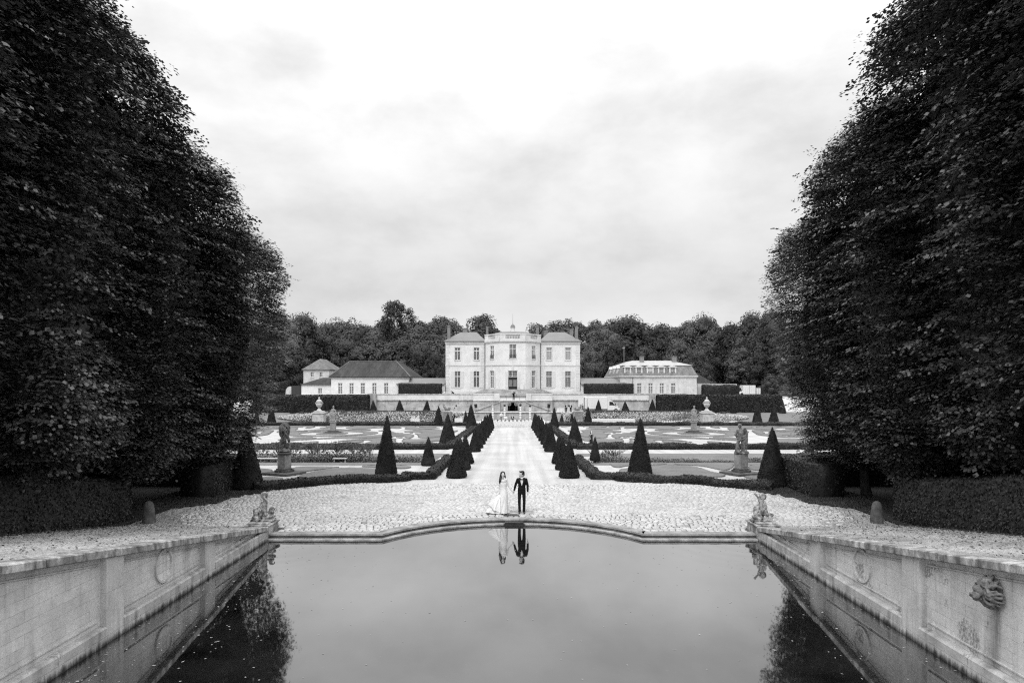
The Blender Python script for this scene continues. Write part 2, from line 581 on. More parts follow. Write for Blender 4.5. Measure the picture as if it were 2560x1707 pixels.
def blob(mb, voxel, name, mat, smooth_it=2):
    """merge overlapping closed shapes into one continuous skin"""
    me = mb.mesh('tmp')
    o = bpy.data.objects.new('tmp', me)
    COL.objects.link(o)
    r = o.modifiers.new('r', 'REMESH'); r.mode = 'VOXEL'; r.voxel_size = voxel
    if smooth_it:
        sm = o.modifiers.new('s', 'SMOOTH'); sm.factor = .5; sm.iterations = smooth_it
    dg = bpy.context.evaluated_depsgraph_get()
    out = bpy.data.meshes.new_from_object(o.evaluated_get(dg))
    bpy.data.objects.remove(o)
    bpy.data.meshes.remove(me)
    out.name = name
    out.materials.clear()
    out.materials.append(MATS[mat])
    out.polygons.foreach_set('use_smooth', [True] * len(out.polygons))
    return out


# ================================================================== camera, sky, sun
def make_camera_and_sky():
    cam = bpy.data.cameras.new('camera')
    cam.lens = 24; cam.sensor_width = 36; cam.sensor_fit = 'HORIZONTAL'
    cam.shift_y = (HY - 853.5) / 2560.0
    cam.shift_x = -(CXP - 1280) / 2560.0
    cam.clip_start = .1; cam.clip_end = 3000
    co = bpy.data.objects.new('camera', cam)
    COL.objects.link(co)
    co.location = (0, 0, CZ); co.rotation_euler = (PI / 2, 0, 0)
    S.camera = co
    S.view_settings.view_transform = 'Standard'
    S.view_settings.look = 'None'
    S.view_settings.exposure = EXPOSURE
    S.view_settings.gamma = 1
    el, az = math.radians(52), math.radians(200)
    w = bpy.data.worlds.new('World'); S.world = w
    w.use_nodes = True
    t = NT(w.node_tree)
    bg = t.n['Background']
    sky = t.new('ShaderNodeTexSky'); sky.sky_type = 'NISHITA'; sky.sun_disc = False
    sky.sun_elevation = el; sky.sun_rotation = az; sky.air_density = 1.0; sky.dust_density = 3.0
    bw = t.new('ShaderNodeRGBToBW'); t.link(sky.outputs[0], bw.inputs[0])
    d = t.new('ShaderNodeTexCoord').outputs['Generated']
    sp = t.new('ShaderNodeSeparateXYZ'); t.link(d, sp.inputs[0])
    z = t.math('MAXIMUM', sp.outputs[2], 0.0)
    k = t.math('ADD', z, .22)
    cb = t.new('ShaderNodeCombineXYZ')
    t.link(t.math('DIVIDE', sp.outputs[0], k), cb.inputs[0]); t.link(t.math('DIVIDE', sp.outputs[1], k), cb.inputs[1])
    p = t.mapping(cb.outputs[0], (1, 1, 1), (3.1, 1.7, 0))
    dm = t.mapping(d, (1, 1, 1.9), (1.3, 4.6, 2.2))
    big = t.math('ADD', t.math('MULTIPLY', t.noise(dm, 2.6, 4, .5, .15), .75), t.math('MULTIPLY', t.noise(t.mapping(p, (.55, .75, 1)), 1.0, 3, .5, .1), .25))
    det = t.math('ADD', t.math('MULTIPLY', t.noise(dm, 6.0, 8, .58, .1), .75), t.math('MULTIPLY', t.noise(t.mapping(p, (1.6, 2.2, 1)), 1.0, 6, .55, .3), .25))
    cloud = t.math('ADD', t.math('MULTIPLY', big, .55), t.math('MULTIPLY', det, .45))
    # an overcast deck: radiance grows from the horizon to the zenith, its underside mottled by the cloud noise
    base = t.ramp(z, [(0.0, .40), (.04, .385), (.08, .325), (.13, .30), (.18, .315), (.24, .355), (.32, .395), (.42, .44), (.52, .64), (.75, 1.08)])
    mod = t.ramp(cloud, [(.38, .76), (.45, .88), (.51, .98), (.58, 1.06), (.66, 1.12)])
    rad = t.math('MULTIPLY', t.math('MULTIPLY', base, mod), 1.9)
    out = t.math('ADD', t.math('MULTIPLY', rad, 10.0 * .96), t.math('MULTIPLY', bw.outputs[0], .04))
    c = t.n.new('ShaderNodeCombineColor')
    for i in range(3): t.l.new(out, c.inputs[i])
    t.link(c.outputs[0], bg.inputs['Color'])
    bg.inputs['Strength'].default_value = .1
    sun = bpy.data.lights.new('sun', 'SUN')
    sun.energy = 1.4; sun.angle = math.radians(25); sun.color = (1, 1, 1)
    so = bpy.data.objects.new('sun', sun); COL.objects.link(so)
    # sky rotation az is measured from +Y clockwise seen from above in the sky node
    dirv = Vector((math.sin(az) * math.cos(el), math.cos(az) * math.cos(el), math.sin(el)))
    so.rotation_euler = dirv.to_track_quat('Z', 'Y').to_euler()
    so.location = (0, -10, 60)


EXPOSURE = 0.45


# ================================================================== ground and pool
PW, YF = 8.63, 24.25                                     # half width of the pool, its straight far edge
ARC_R, ARC_C, ARC_W = 5.37, 21.55, 4.63


def pool_edge(x):
    return ARC_C + math.sqrt(max(ARC_R ** 2 - x * x, 0)) if abs(x) < ARC_W else YF


HEDGE_R = [(4.66, 50.0), (4.64, 38.9), (5.95, 38.7), (6.05, 38.0), (8.1, 37.2), (9.95, 36.3), (11.5, 35.0), (13.0, 34.2)]


def hedge_front(x):                                      # the curved front hedge as a function of |x|
    x = abs(x)
    pts = [(0, 60), (4.55, 60), (4.64, 38.4)] + HEDGE_R[2:] + [(14.2, 33.2), (30, 33.2)]
    for (a, b), (c, d) in zip(pts, pts[1:]):
        if a <= x <= c: return b + (d - b) * (x - a) / max(c - a, 1e-6)
    return 33


def make_ground():
    # central part in front of the pool edge
    xs = sorted(set([round(v, 3) for v in np.linspace(-8.95, 8.95, 41)] + [-4.63, 4.63, -4.62, 4.62]))
    T = np.linspace(0, 1, 9)
    V = []; Q = []
    for x in xs:
        y0 = pool_edge(x)
        for t in T:
            V.append((x, y0 + (28 - y0) * t, -.03))
    n = len(T)
    for i in range(len(xs) - 1):
        for j in range(n - 1):
            a = i * n + j
            Q.append((a, a + n, a + n + 1, a + 1))
    o = local('paving_bed', np_mesh('paving_bed', V, Q, 'mortar')); o['kind'] = 'structure'
    for sx in (-1, 1):
        X = np.array([8.9, 9.5, 10.5, 12, 13.5, 15, 18, 24, 40, 75]) * sx
        X = np.sort(X)
        sheet('gravel_path', X, list(np.arange(-8, 24, 2.0)) + [24, 24.6, 25.2, 25.8, 26.4, 28], 0, 'ramp_gravel', zf=lambda x, y: zg(9 if x > 0 else -9, y) - .03 * (y > 25.2))
    ys = [28, 30, 32, 34, 36, 38, 42, 46, 48.6, 49.3, 52.4, 54, 56, 60, 66, 74, 84, 96, 110, 124, 128, 132, 137, 144]
    X = [-75, -60, -45, -42, -34, -26, -20, -16, -12, -9, -6.3, -5.6, -3, 0, 3, 5.6, 6.3, 9, 12, 16, 20, 26, 34, 42, 45, 60, 75]
    sheet('ground', X, ys, -.03 + .0, 'gravel', zf=lambda x, y: zg(x, y) + (.026 if y > 36 else 0))
    # upper terrace, field and wooded hill
    ys = [142.2, 160, 180, 200, 215, 230, 245, 260, 280, 300, 320, 340, 360, 380, 420]
    X = list(np.linspace(-420, 420, 43))
    sheet('terrain', X, ys, 0, 'hill', zf=hill)
    sheet('terrace_gravel', [-52, -29, -15, 0, 15, 29, 60], [142.3, 150, 172], .02, 'gravel', zf=lambda x, y: 2.35)
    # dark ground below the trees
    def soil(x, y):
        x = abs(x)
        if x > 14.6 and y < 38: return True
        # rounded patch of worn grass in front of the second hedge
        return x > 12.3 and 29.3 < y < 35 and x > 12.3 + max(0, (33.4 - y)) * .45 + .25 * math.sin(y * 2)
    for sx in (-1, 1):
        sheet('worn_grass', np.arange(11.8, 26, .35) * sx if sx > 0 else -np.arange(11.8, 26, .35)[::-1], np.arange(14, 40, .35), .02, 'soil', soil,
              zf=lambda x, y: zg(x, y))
    pool()
    cobbles()
    litter()
    lawns()


def hill(x, y):
    z = 2.3
    if y > 200:
        t = min(1.0, (y - 200) / 180.0); t = t * t * (3 - 2 * t)
        z += t * (25 if x < 0 else 22) * (1 + .08 * math.sin(x * .02 + 1)) * (0.55 + .45 * min(1, abs(x + .5) / 14.0))
    return z


def pool():
    # water sheet (arc end included) and the floor far below it
    def arc(n, off=0.0):
        a = math.asin(min(1, ARC_W / (ARC_R + off))) if off == 0 else math.atan2(ARC_W + off * .7, YF - ARC_C)
        a = math.asin(ARC_W / ARC_R)
        return [((ARC_R + off) * math.sin(-a + 2 * a * k / n), ARC_C + (ARC_R + off) * math.cos(-a + 2 * a * k / n)) for k in range(n + 1)]
    pts = [(-PW - .3, -8), (PW + .3, -8), (PW + .3, YF)] + arc(40)[::-1] + [(-PW - .3, YF)]
    m = MB(); m.add([(x, y, -.17) for x, y in pts], [tuple(range(len(pts)))])
    m.build('water', 'water')['kind'] = 'structure'
    m = MB(); m.add([(x, y, -1.2) for x, y in pts], [tuple(range(len(pts)))])
    m.build('pool_floor', 'pool_floor')['kind'] = 'structure'
    # stone edge of the pool: kerb with its face, lower ledge, spill opening
    k = thing('pool_kerb', 'pale stone kerb with a lower ledge, bowed out along the far end of the pool', 'kerb', (0, YF, 0))
    prof_line = [(-PW, YF)] + arc(36) + [(PW, YF)]

    def ribbon(pr, mat, name, d0, d1, z0, z1):
        # d0..d1: offset towards +y (back) ; solid bar
        V = []; fs = []
        n = len(pr)
        nor = []
        for i in range(n):
            a = Vector(pr[max(i - 1, 0)]); b = Vector(pr[min(i + 1, n - 1)])
            d = (b - a).normalized(); nor.append(Vector((-d.y, d.x)))
        mb = MB()
        for i, p in enumerate(pr):
            q0 = Vector(p) + nor[i] * d0; q1 = Vector(p) + nor[i] * d1
            V += [(q0.x, q0.y, z0), (q1.x, q1.y, z0), (q1.x, q1.y, z1), (q0.x, q0.y, z1)]
        for i in range(n - 1):
            for j in range(4):
                fs.append((i * 4 + j, i * 4 + (j + 1) % 4, i * 4 + 4 + (j + 1) % 4, i * 4 + 4 + j))
        fs += [(3, 2, 1, 0), tuple((n - 1) * 4 + j for j in range(4))]
        mb.add(V, [f[::-1] for f in fs])
        return mb.build(name, mat, k)
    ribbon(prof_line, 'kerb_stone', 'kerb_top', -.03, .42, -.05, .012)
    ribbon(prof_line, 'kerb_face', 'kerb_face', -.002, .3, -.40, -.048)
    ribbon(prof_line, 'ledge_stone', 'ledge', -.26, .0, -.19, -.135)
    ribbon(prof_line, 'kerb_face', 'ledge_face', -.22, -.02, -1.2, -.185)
    m = MB()
    m.box(-.32, .42, 26.55, 26.90, -.3, -.052); m.box(-.36, .46, 26.50, 26.70, -.3, -.13)
    m.build('spill_opening', 'wet_stone', k)
    g = MB()
    g.box(-.27, .17, 27.72, 28.02, -.032, -.002)
    for i in range(6): g.box(-.25 + i * .07, -.22 + i * .07, 27.74, 28.0, -.002, .004)
    o = g.build('drain_grate', 'grate_metal', None, loc=(-.05, 27.87, 0))
    tag(o, 'dark metal drain grate set in the paving between the couple and the pool', 'grate')
    # flat slab under the couple
    g = MB(); g.box(-.95, -.2, 28.04, 28.6, -.04, .006, bev=.004); g.box(-.185, .85, 28.04, 28.62, -.04, .008, bev=.004)
    tag(g.build('paving_slab', 'kerb_stone', None, loc=(0, 28.3, 0)), 'smooth pale stone slabs under the feet of the couple', 'slab')
    # floating leaves
    n = 620
    r = np.random.default_rng(5)
    x = np.where(r.random(n) < .7, np.where(r.random(n) < .65, -1, 1) * (PW - np.abs(r.normal(0, 1.9, n))), r.uniform(-PW, PW, n))
    y = r.uniform(9, 23.6, n)
    x = np.clip(x, -PW + .1, PW - .1)
    C = np.stack([x, y, np.full(n, -.166)], 1)
    A = np.stack([r.normal(size=n), r.normal(size=n), np.zeros(n)], 1)
    V, Q = cards(C, np.tile([[0, 0, 1.0]], (n, 1)), A, r.uniform(.02, .05, n) + .07 * r.random(n) ** 4, r.uniform(.02, .06, n))
    o = local('floating_leaves', np_mesh('floating_leaves', V, Q, 'floating_leaf'))
    tag(o, 'fallen leaves and specks floating on the dark water', 'leaf litter', kind='stuff')
    for sx in (-1, 1): pool_wall(sx)


def cop(y): return .37 + .159 * (23.7 - y)


def pool_wall(sx):
    side = 'left' if sx < 0 else 'right'
    lab = ('stained ashlar retaining wall with a sloping coping along the left side of the pool' if sx < 0
           else 'ashlar retaining wall carrying a carved lion mask along the right side of the pool')
    w = thing('pool_wall', lab, 'wall', (sx * PW, 16, 0))
    Y0, Y1 = -6.0, 24.0

    def slab(xa, xb, ya, yb, zb, zt, mat, name, par, seg=.8, bev=0):
        """bar along the wall whose top follows the coping slope; zt is an offset from the coping line"""
        m = MB()
        a, b = sorted((sx * xa, sx * xb))
        n = max(1, int((yb - ya) / seg))
        ysl = [ya + (yb - ya) * i / n for i in range(n + 1)]
        V = []; fs = []
        for yy in ysl:
            t_ = cop(yy) + zt if not isinstance(zt, tuple) else zt[0]
            b_ = cop(yy) + zb if zb is not None and not isinstance(zb, tuple) else (zb[0] if zb is not None else -1.3)
            V += [(a, yy, b_), (b, yy, b_), (b, yy, t_), (a, yy, t_)]
        for i in range(n):
            for j in range(4): fs.append((i * 4 + j, i * 4 + (j + 1) % 4, i * 4 + 4 + (j + 1) % 4, i * 4 + 4 + j))
        fs += [(3, 2, 1, 0), tuple(n * 4 + j for j in range(4))]
        m.add(V, [f[::-1] for f in fs])
        return m.build(name, mat, par)
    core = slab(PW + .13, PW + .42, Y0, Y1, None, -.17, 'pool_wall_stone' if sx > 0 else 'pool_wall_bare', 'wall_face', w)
    # coping in separate stones, laid on the slope
    m = MB()
    y = Y0; r = random.Random(3 + sx)
    while y < Y1 - .1:
        y2 = min(Y1, y + r.uniform(1.0, 1.45))
        j = r.uniform(-.006, .008)
        pier = any(abs((y + y2) / 2 - p) < .5 for p in (10.2, 14.83, 19.48))
        xi = PW - .05 - (.035 if pier else 0)
        a, b = sorted((sx * (xi + j), sx * (PW + .50)))
        za, zb_ = cop(y + .006), cop(y2 - .006)
        V = []
        for yy, zt in ((y + .006, za), (y2 - .006, zb_)):
            e = .02
            V += [(a + e, yy, zt - .175), (b, yy, zt - .175), (b, yy, zt + j), (a + e, yy, zt + j), (a, yy, zt - e + j), (a, yy, zt - .175 + e)] if sx > 0 else \
                 [(a, yy, zt - .175), (b - e, yy, zt - .175), (b, yy, zt - .175 + e), (b, yy, zt - e + j), (b - e, yy, zt + j), (a, yy, zt + j)]
        fs = [(i, (i + 1) % 6, 6 + (i + 1) % 6, 6 + i) for i in range(6)] + [(5, 4, 3, 2, 1, 0), (6, 7, 8, 9, 10, 11)]
        m.add(V, [f[::-1] for f in fs])
        y = y2
    m.build('coping', 'coping_stone', w)
    # base course and piers
    piers = [(9.9, 10.55), (14.5, 15.15), (19.15, 19.8)]
    spans = [(Y0, 9.9), (10.55, 14.5), (15.15, 19.15), (19.8, Y1)]
    for ya, yb in spans:
        m = MB(); a, b = sorted((sx * (PW - .015), sx * (PW + .14)))
        e = .035
        pro = [(a, -1.3), (b, -1.3), (b, .2), (a + (e if sx > 0 else 0), .2), (a, .2 - e)] if sx > 0 else [(a, -1.3), (b, -1.3), (b, .2 - e), (b - e, .2), (a, .2)]
        y = ya
        while y < yb - .05:
            y2 = min(yb, y + r.uniform(.9, 1.3))
            m.prism(pro, y + .002, y2 - .002, 'y')
            y = y2
        m.build('base_course', 'pool_base', w)
    for ya, yb in piers:
        slab(PW, PW + .15, ya, yb, None, -.18, 'pool_wall_plain', 'pier', w, 5)
    # raised panel mouldings and the medallion
    def mould(ya, yb):
        m = MB(); a, b = sorted((sx * (PW + .10), sx * (PW + .14)))
        for (p, q, z0, z1) in ((ya + .12, yb - .12, .33, .355),):
            m.box(a, b, p, q, z0, z1)
        n = 8
        for i in range(n):
            p = ya + .12 + (yb - ya - .24) * i / n; q = ya + .12 + (yb - ya - .24) * (i + 1) / n
            V = []
            for yy in (p, q):
                zt = cop(yy) - .33
                V += [(a, yy, zt), (b, yy, zt), (b, yy, zt + .025), (a, yy, zt + .025)]
            m.add(V, [f[::-1] for f in [(i_, (i_ + 1) % 4, 4 + (i_ + 1) % 4, 4 + i_) for i_ in range(4)]])
        m.build('panel_moulding', 'pool_wall_plain', w)
    for ya, yb in spans[1:3]: mould(ya, yb)
    mould(19.8, 23.0)
    m = MB()
    n = 36; R0, R1 = .37, .42
    V = []; fs = []
    a, b = sx * (PW + .085), sx * (PW + .14)
    for k in range(n):
        t = 2 * PI * k / n
        for rr in (R0, R1):
            for xx in (a, b): V.append((xx, 17.1 + rr * math.cos(t), .80 + rr * math.sin(t)))
    for k in range(n):
        p = k * 4; q = (k + 1) % n * 4
        for i, j in ((0, 2), (2, 3), (3, 1), (1, 0)): fs.append((p + i, q + i, q + j, p + j))
    m.add(V, fs)
    m.build('medallion', 'pool_wall_plain', w)
    if sx > 0:
        lion_mask(w)
    # end block with its moulded cap
    bl = thing('stone_block', 'weathered stone block with a moulded cap at the %s end of the pool edge' % side, 'plinth', (sx * 9.07, 24.72, 0))
    a, b = sorted((sx * 8.66, sx * 9.46))
    m = MB(); m.box(a, b, 24.22, 25.22, -.3, .26); m.build('block', 'coping_stone', bl)
    m = MB(); m.box(a - .05, b + .05, 24.16, 25.28, .262, .35, bev=.03); m.box(a + .03, b - .03, 24.26, 25.18, .35, .385, bev=.01); m.build('cap', 'coping_stone', bl)
    if sx < 0:
        putto(bl, -1)
    else:
        putto(bl, 1)
    # little conical guard stone by the hedge
    m = MB(); m.lathe([(.24, -.1), (.24, .1), (.22, .35), (.19, .6), (.15, .74), (.09, .80), (.02, .82)], (0, 0, 0), 20)
    o = local('guard_stone', blob(m, .035, 'guard_stone', 'dark_pedestal_stone', 2), None, (sx * 14.05, 26.35, zg(14, 26.35)))
    tag(o, 'squat rounded guard stone at the end of the clipped hedge %s of the pool' % side, 'guard stone')


def lion_mask(w):
    """lion's head projecting from the right wall, facing the water (-x)"""
    m = MB()
    c = Vector((PW + .10, 12.4, 1.60))
    E = lambda dx, dy, dz, r, rot=(0, 0, 0): m.ell(c + Vector((dx, dy, dz)), r, rot, 14, 9)
    E(.02, 0, .0, (.09, .22, .25))                       # back disc of mane
    E(-.14, 0, .05, (.15, .135, .15), (0, .3, 0))        # skull
    E(-.24, 0, .0, (.15, .085, .085), (0, .55, 0))       # bridge sloping down to the nose
    E(-.33, 0, -.075, (.085, .082, .06))                 # muzzle
    E(-.30, 0, -.155, (.075, .055, .032), (0, .15, 0))   # chin
    E(-.405, 0, -.048, (.025, .042, .026))               # nose
    for s in (-1, 1):
        E(-.235, s * .075, .105, (.055, .05, .026), (0, .5, s * .5))   # brow
        E(-.34, s * .05, -.09, (.065, .04, .045))        # whisker pad
        E(-.18, s * .11, -.03, (.07, .04, .07))          # cheek
        E(-.09, s * .13, .15, (.03, .045, .05))          # ear
    r = random.Random(4)
    for layer, (R0, x0, R1, x1, n) in enumerate(((.12, -.20, .25, -.10, 17), (.17, -.13, .31, .0, 21))):
        for i in range(n):
            a = 2 * PI * (i + .5 * layer) / n + r.uniform(-.08, .08)
            tw = r.uniform(-.25, .25)
            pts = []
            for k in range(6):
                u = k / 5
                R = R0 + (R1 - R0) * u + .02 * math.sin(u * 7 + i)
                aa = a + tw * u + .12 * math.sin(u * 6 + i)
                pts.append(c + Vector((x0 + (x1 - x0) * u - .05 * math.sin(PI * u), R * math.sin(aa), .01 + R * math.cos(aa) * 1.0 - .05 * u)))
            m.tube(pts, [.020, .030, .034, .032, .026, .010], 7)
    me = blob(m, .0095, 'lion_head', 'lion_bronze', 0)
    off = wloc(w)
    me.transform(Matrix.Translation(-off))
    o = local('lion_head', me, w)
    o['label'] = 'carved lion head spout with a full mane'
    e = MB()
    for s in (-1, 1): e.ell(c + Vector((-.245, s * .082, .066)), (.022, .016, .014))
    eo = e.build('eyes', 'eye_dark', o)
    s_ = MB(); s_.box(PW + .118, PW + .128, 12.25, 12.52, .25, 1.33)


def putto(block, sx):
    side = 'left' if sx < 0 else 'right'
    lab = ('mossy stone cherub covering its face, seated on coiled sea creatures on the left block' if sx < 0 else
           'pale stone cherub raising one arm, riding a shell on the right block')
    o_loc = Vector((sx * 9.03, 24.75, .385))
    m = MB()
    E = lambda x, y, z, r, rot=(0, 0, 0): m.ell((x, y, z), r, rot, 14, 9)
    Cp = lambda a, ra, b, rb: m.capsule(a, ra, b, rb, 12, 4)
    r = random.Random(9 + sx)
    if sx < 0:
        m.box(-.40, .38, -.22, .22, 0.0, .07)
        E(.18, -.02, .16, (.28, .17, .075), (0, -.1, 0))      # fish body on which it sits
        E(-.22, -.05, .13, (.19, .17, .09)); E(-.3, -.03, .10, (.12, .16, .09))
        E(-.25, .02, .28, (.13, .13, .13)); E(-.31, -.02, .33, (.07, .07, .09))
        for i in range(12): E(-.25 + r.uniform(-.1, .1), -.06 + r.uniform(-.06, .1), .28 + r.uniform(-.1, .12), (.035, .05, .045))
        Cp((-.27, 0, .42), .025, (-.13, 0, .52), .03)        # raised fin
        E(.26, .02, .30, (.12, .12, .10)); Cp((.22, 0, .40), .02, (.33, 0, .44), .025)
        m.tube([(.30 + .09 * math.cos(t), 0, .40 + .09 * math.sin(t)) for t in np.linspace(-.3, 3.4, 9)], .022)
        Cp((.02, -.02, .36), .10, (.03, 0, .58), .105)        # torso
        Cp((.03, 0, .58), .10, (.03, 0, .68), .06)
        E(.02, 0, .33, (.13, .12, .09))
        Cp((-.02, -.06, .32), .075, (-.12, -.12, .16), .05)   # legs
        Cp((.06, -.07, .32), .075, (.12, -.14, .19), .05); Cp((.12, -.14, .19), .045, (.05, -.16, .10), .04)
        Cp((.03, 0, .67), .05, (.03, 0, .76), .055)
        E(.02, 0, .90, (.125, .12, .125)); E(.0, .02, .93, (.125, .115, .11))
        Cp((.12, -.02, .66), .045, (.14, -.12, .74), .04); Cp((.14, -.12, .74), .04, (.06, -.12, .87), .032)   # arm over face
        Cp((-.06, 0, .64), .045, (-.09, -.05, .50), .04); Cp((-.09, -.05, .5), .038, (-.03, -.12, .42), .03)
        for i in range(16):
            a = r.uniform(0, 6.28); e = r.uniform(.1, 1.4)
            E(.02 + .1 * math.cos(a) * math.cos(e), .02 + .1 * math.sin(a) * math.cos(e), .92 + .1 * math.sin(e), (.035, .035, .03))
        E(.03, -.105, .885, (.02, .025, .02))
    else:
        m.box(-.40, .38, -.22, .22, 0.0, .05)
        E(-.12, 0, .10, (.26, .2, .10), (0, .25, 0)); E(.17, 0, .10, (.22, .2, .09))
        E(-.22, -.05, .13, (.17, .12, .10), (0, .5, 0))
        for i in range(5): m.tube([(.02 + .3 * math.cos(t), -.19 + .004 * i, .04 + .03 * i + .05 * math.sin(t) * .5) for t in np.linspace(.2, 1.6, 6)], .02)
        E(.15, -.02, .22, (.2, .15, .08), (0, .3, 0)); E(.30, 0, .20, (.12, .14, .07))
        E(.02, 0, .28, (.16, .14, .10), (0, .5, 0))
        Cp((-.24, 0, .16), .07, (-.22, 0, .36), .09); E(-.21, 0, .44, (.09, .09, .10)); E(-.27, -.04, .42, (.05, .06, .05))
        Cp((-.2, 0, .5), .03, (-.16, 0, .58), .02); Cp((-.26, 0, .5), .03, (-.30, 0, .44), .025)
        Cp((.03, 0, .40), .125, (-.02, 0, .60), .105)         # torso seen from behind
        Cp((-.02, 0, .60), .105, (-.01, 0, .70), .075)
        E(.09, .0, .40, (.10, .11, .10)); E(.0, .02, .40, (.10, .11, .10))
        Cp((.0, 0, .70), .05, (.03, 0, .78), .05)
        E(.045, -.0, .86, (.115, .12, .12)); E(.02, .02, .90, (.12, .12, .10))
        for i in range(20):
            a = r.uniform(0, 6.28); e = r.uniform(.0, 1.4)
            E(.03 + .1 * math.cos(a) * math.cos(e), .02 + .1 * math.sin(a) * math.cos(e), .88 + .095 * math.sin(e), (.03, .03, .028))
        Cp((-.08, 0, .70), .05, (-.14, -.02, .84), .042); Cp((-.14, -.02, .84), .04, (-.24, -.02, .95), .034)
        E(-.26, -.02, .98, (.045, .04, .05)); E(-.24, -.02, .95, (.04, .04, .03))
        Cp((.10, 0, .66), .05, (.12, -.06, .52), .04); Cp((.12, -.06, .52), .04, (.03, -.13, .42), .035)
        Cp((.0, -.05, .36), .085, (-.12, -.14, .26), .06); Cp((-.12, -.14, .26), .055, (-.06, -.17, .12), .045)
        Cp((.1, -.05, .36), .085, (.14, -.15, .24), .06)
    me = blob(m, .0125, 'putto_statue', 'putto_stone', 0)
    o = local('putto_statue', me, None, o_loc)
    tag(o, lab, 'statue')


def cobbles():
    r = np.random.default_rng(21)
    V = []; Q = []; T = []; SH = []
    y = YF + .45
    sh = []
    rows = 0
    verts = []; quads = []; shades = []
    while y < 38.5:
        d = r.uniform(.17, .26)
        x = -14.6 + r.uniform(0, .2)
        wob = r.uniform(0, 6)
        while x < 14.6:
            w = r.uniform(.14, .30)
            xc = x + w / 2
            yy = y + d / 2 + .10 * math.sin(.33 * xc + .5) + .03 * math.sin(1.7 * xc + wob)
            x += w
            ax = abs(xc)
            if yy < pool_edge(xc) + .43 or yy > min(hedge_front(xc) - .05, 36.6 + .15 * math.sin(xc * 3)): continue
            if ax > 8.5 and yy < 25.4: continue
            lim = 13.6 - max(0, 28 - yy) * .75 if yy < 30 else 13.3 - (yy - 30) * .32
            if ax > lim + r.normal(0, .35): continue
            if -.98 < xc < .88 and 28.0 < yy < 28.65: continue
            if -.36 < xc < .26 and 27.65 < yy < 28.08: continue
            gx, gy_ = r.uniform(.004, .020), r.uniform(.006, .030)
            hw, hd = w / 2 - gx, d / 2 - gy_
            zt = r.uniform(-.003, .007)
            k = len(verts)
            ang = r.normal(0, .09)
            ca, sa = math.cos(ang), math.sin(ang)
            c8 = [(-1, -.75), (-.8, -1), (.8, -1), (1, -.75), (1, .75), (.8, 1), (-.8, 1), (-1, .75)]
            outer = []; inner = []
            for (u, v) in c8:
                u2, v2 = u * hw * r.uniform(.85, 1.06), v * hd * r.uniform(.85, 1.06)
                outer.append((xc + u2 * ca - v2 * sa, yy + u2 * sa + v2 * ca, -.035))
                inner.append((xc + .88 * (u2 * ca - v2 * sa), yy + .88 * (u2 * sa + v2 * ca), zt))
            verts += outer + inner + [(xc, yy, zt + .007)]
            for i in range(8): quads.append((k + i, k + (i + 1) % 8, k + 8 + (i + 1) % 8, k + 8 + i))
            for i in range(0, 8, 2): quads.append((k + 8 + i, k + 8 + i + 1, k + 8 + (i + 2) % 8, k + 16))
            s_ = np.clip(r.normal(.46, .035), .3, .56) * (.7 if r.random() < .03 else 1)
            shades += [s_] * 17
        y += d
        rows += 1
    me = np_mesh('cobblestones', verts, quads, 'cobble')
    a = me.attributes.new('shade', 'FLOAT', 'POINT')
    a.data.foreach_set('value', np.array(shades, dtype=np.float32))
    o = local('cobblestone_paving', me)
    o['kind'] = 'structure'


# ================================================================== lawns and embroidered parterres
def inpoly(x, y, P):
    c = False
    n = len(P)
    for i in range(n):
        (x1, y1), (x2, y2) = P[i], P[i - 1]
        if (y1 > y) != (y2 > y) and x < (x2 - x1) * (y - y1) / (y2 - y1) + x1: c = not c
    return c


def smooth_poly(P, it=2):
    for _ in range(it):
        Q = []
        for i in range(len(P)):
            a, b = P[i], P[(i + 1) % len(P)]
            Q += [(a[0] * .75 + b[0] * .25, a[1] * .75 + b[1] * .25), (a[0] * .25 + b[0] * .75, a[1] * .25 + b[1] * .75)]
        P = Q
    return P


def turf_patch(name, polys, xs, ys, h, label):
    P = [smooth_poly(p) for p in polys]
    bb = [(min(q[0] for q in p), max(q[0] for q in p), min(q[1] for q in p), max(q[1] for q in p)) for p in P]
    def mask(x, y):
        for p, b in zip(P, bb):
            if b[0] <= x <= b[1] and b[2] <= y <= b[3] and inpoly(x, y, p): return True
        return False
    o = sheet(name, xs, ys, h, 'grass', mask, thick=h + .02, kind='stuff')
    tag(o, label, 'lawn')
    return o


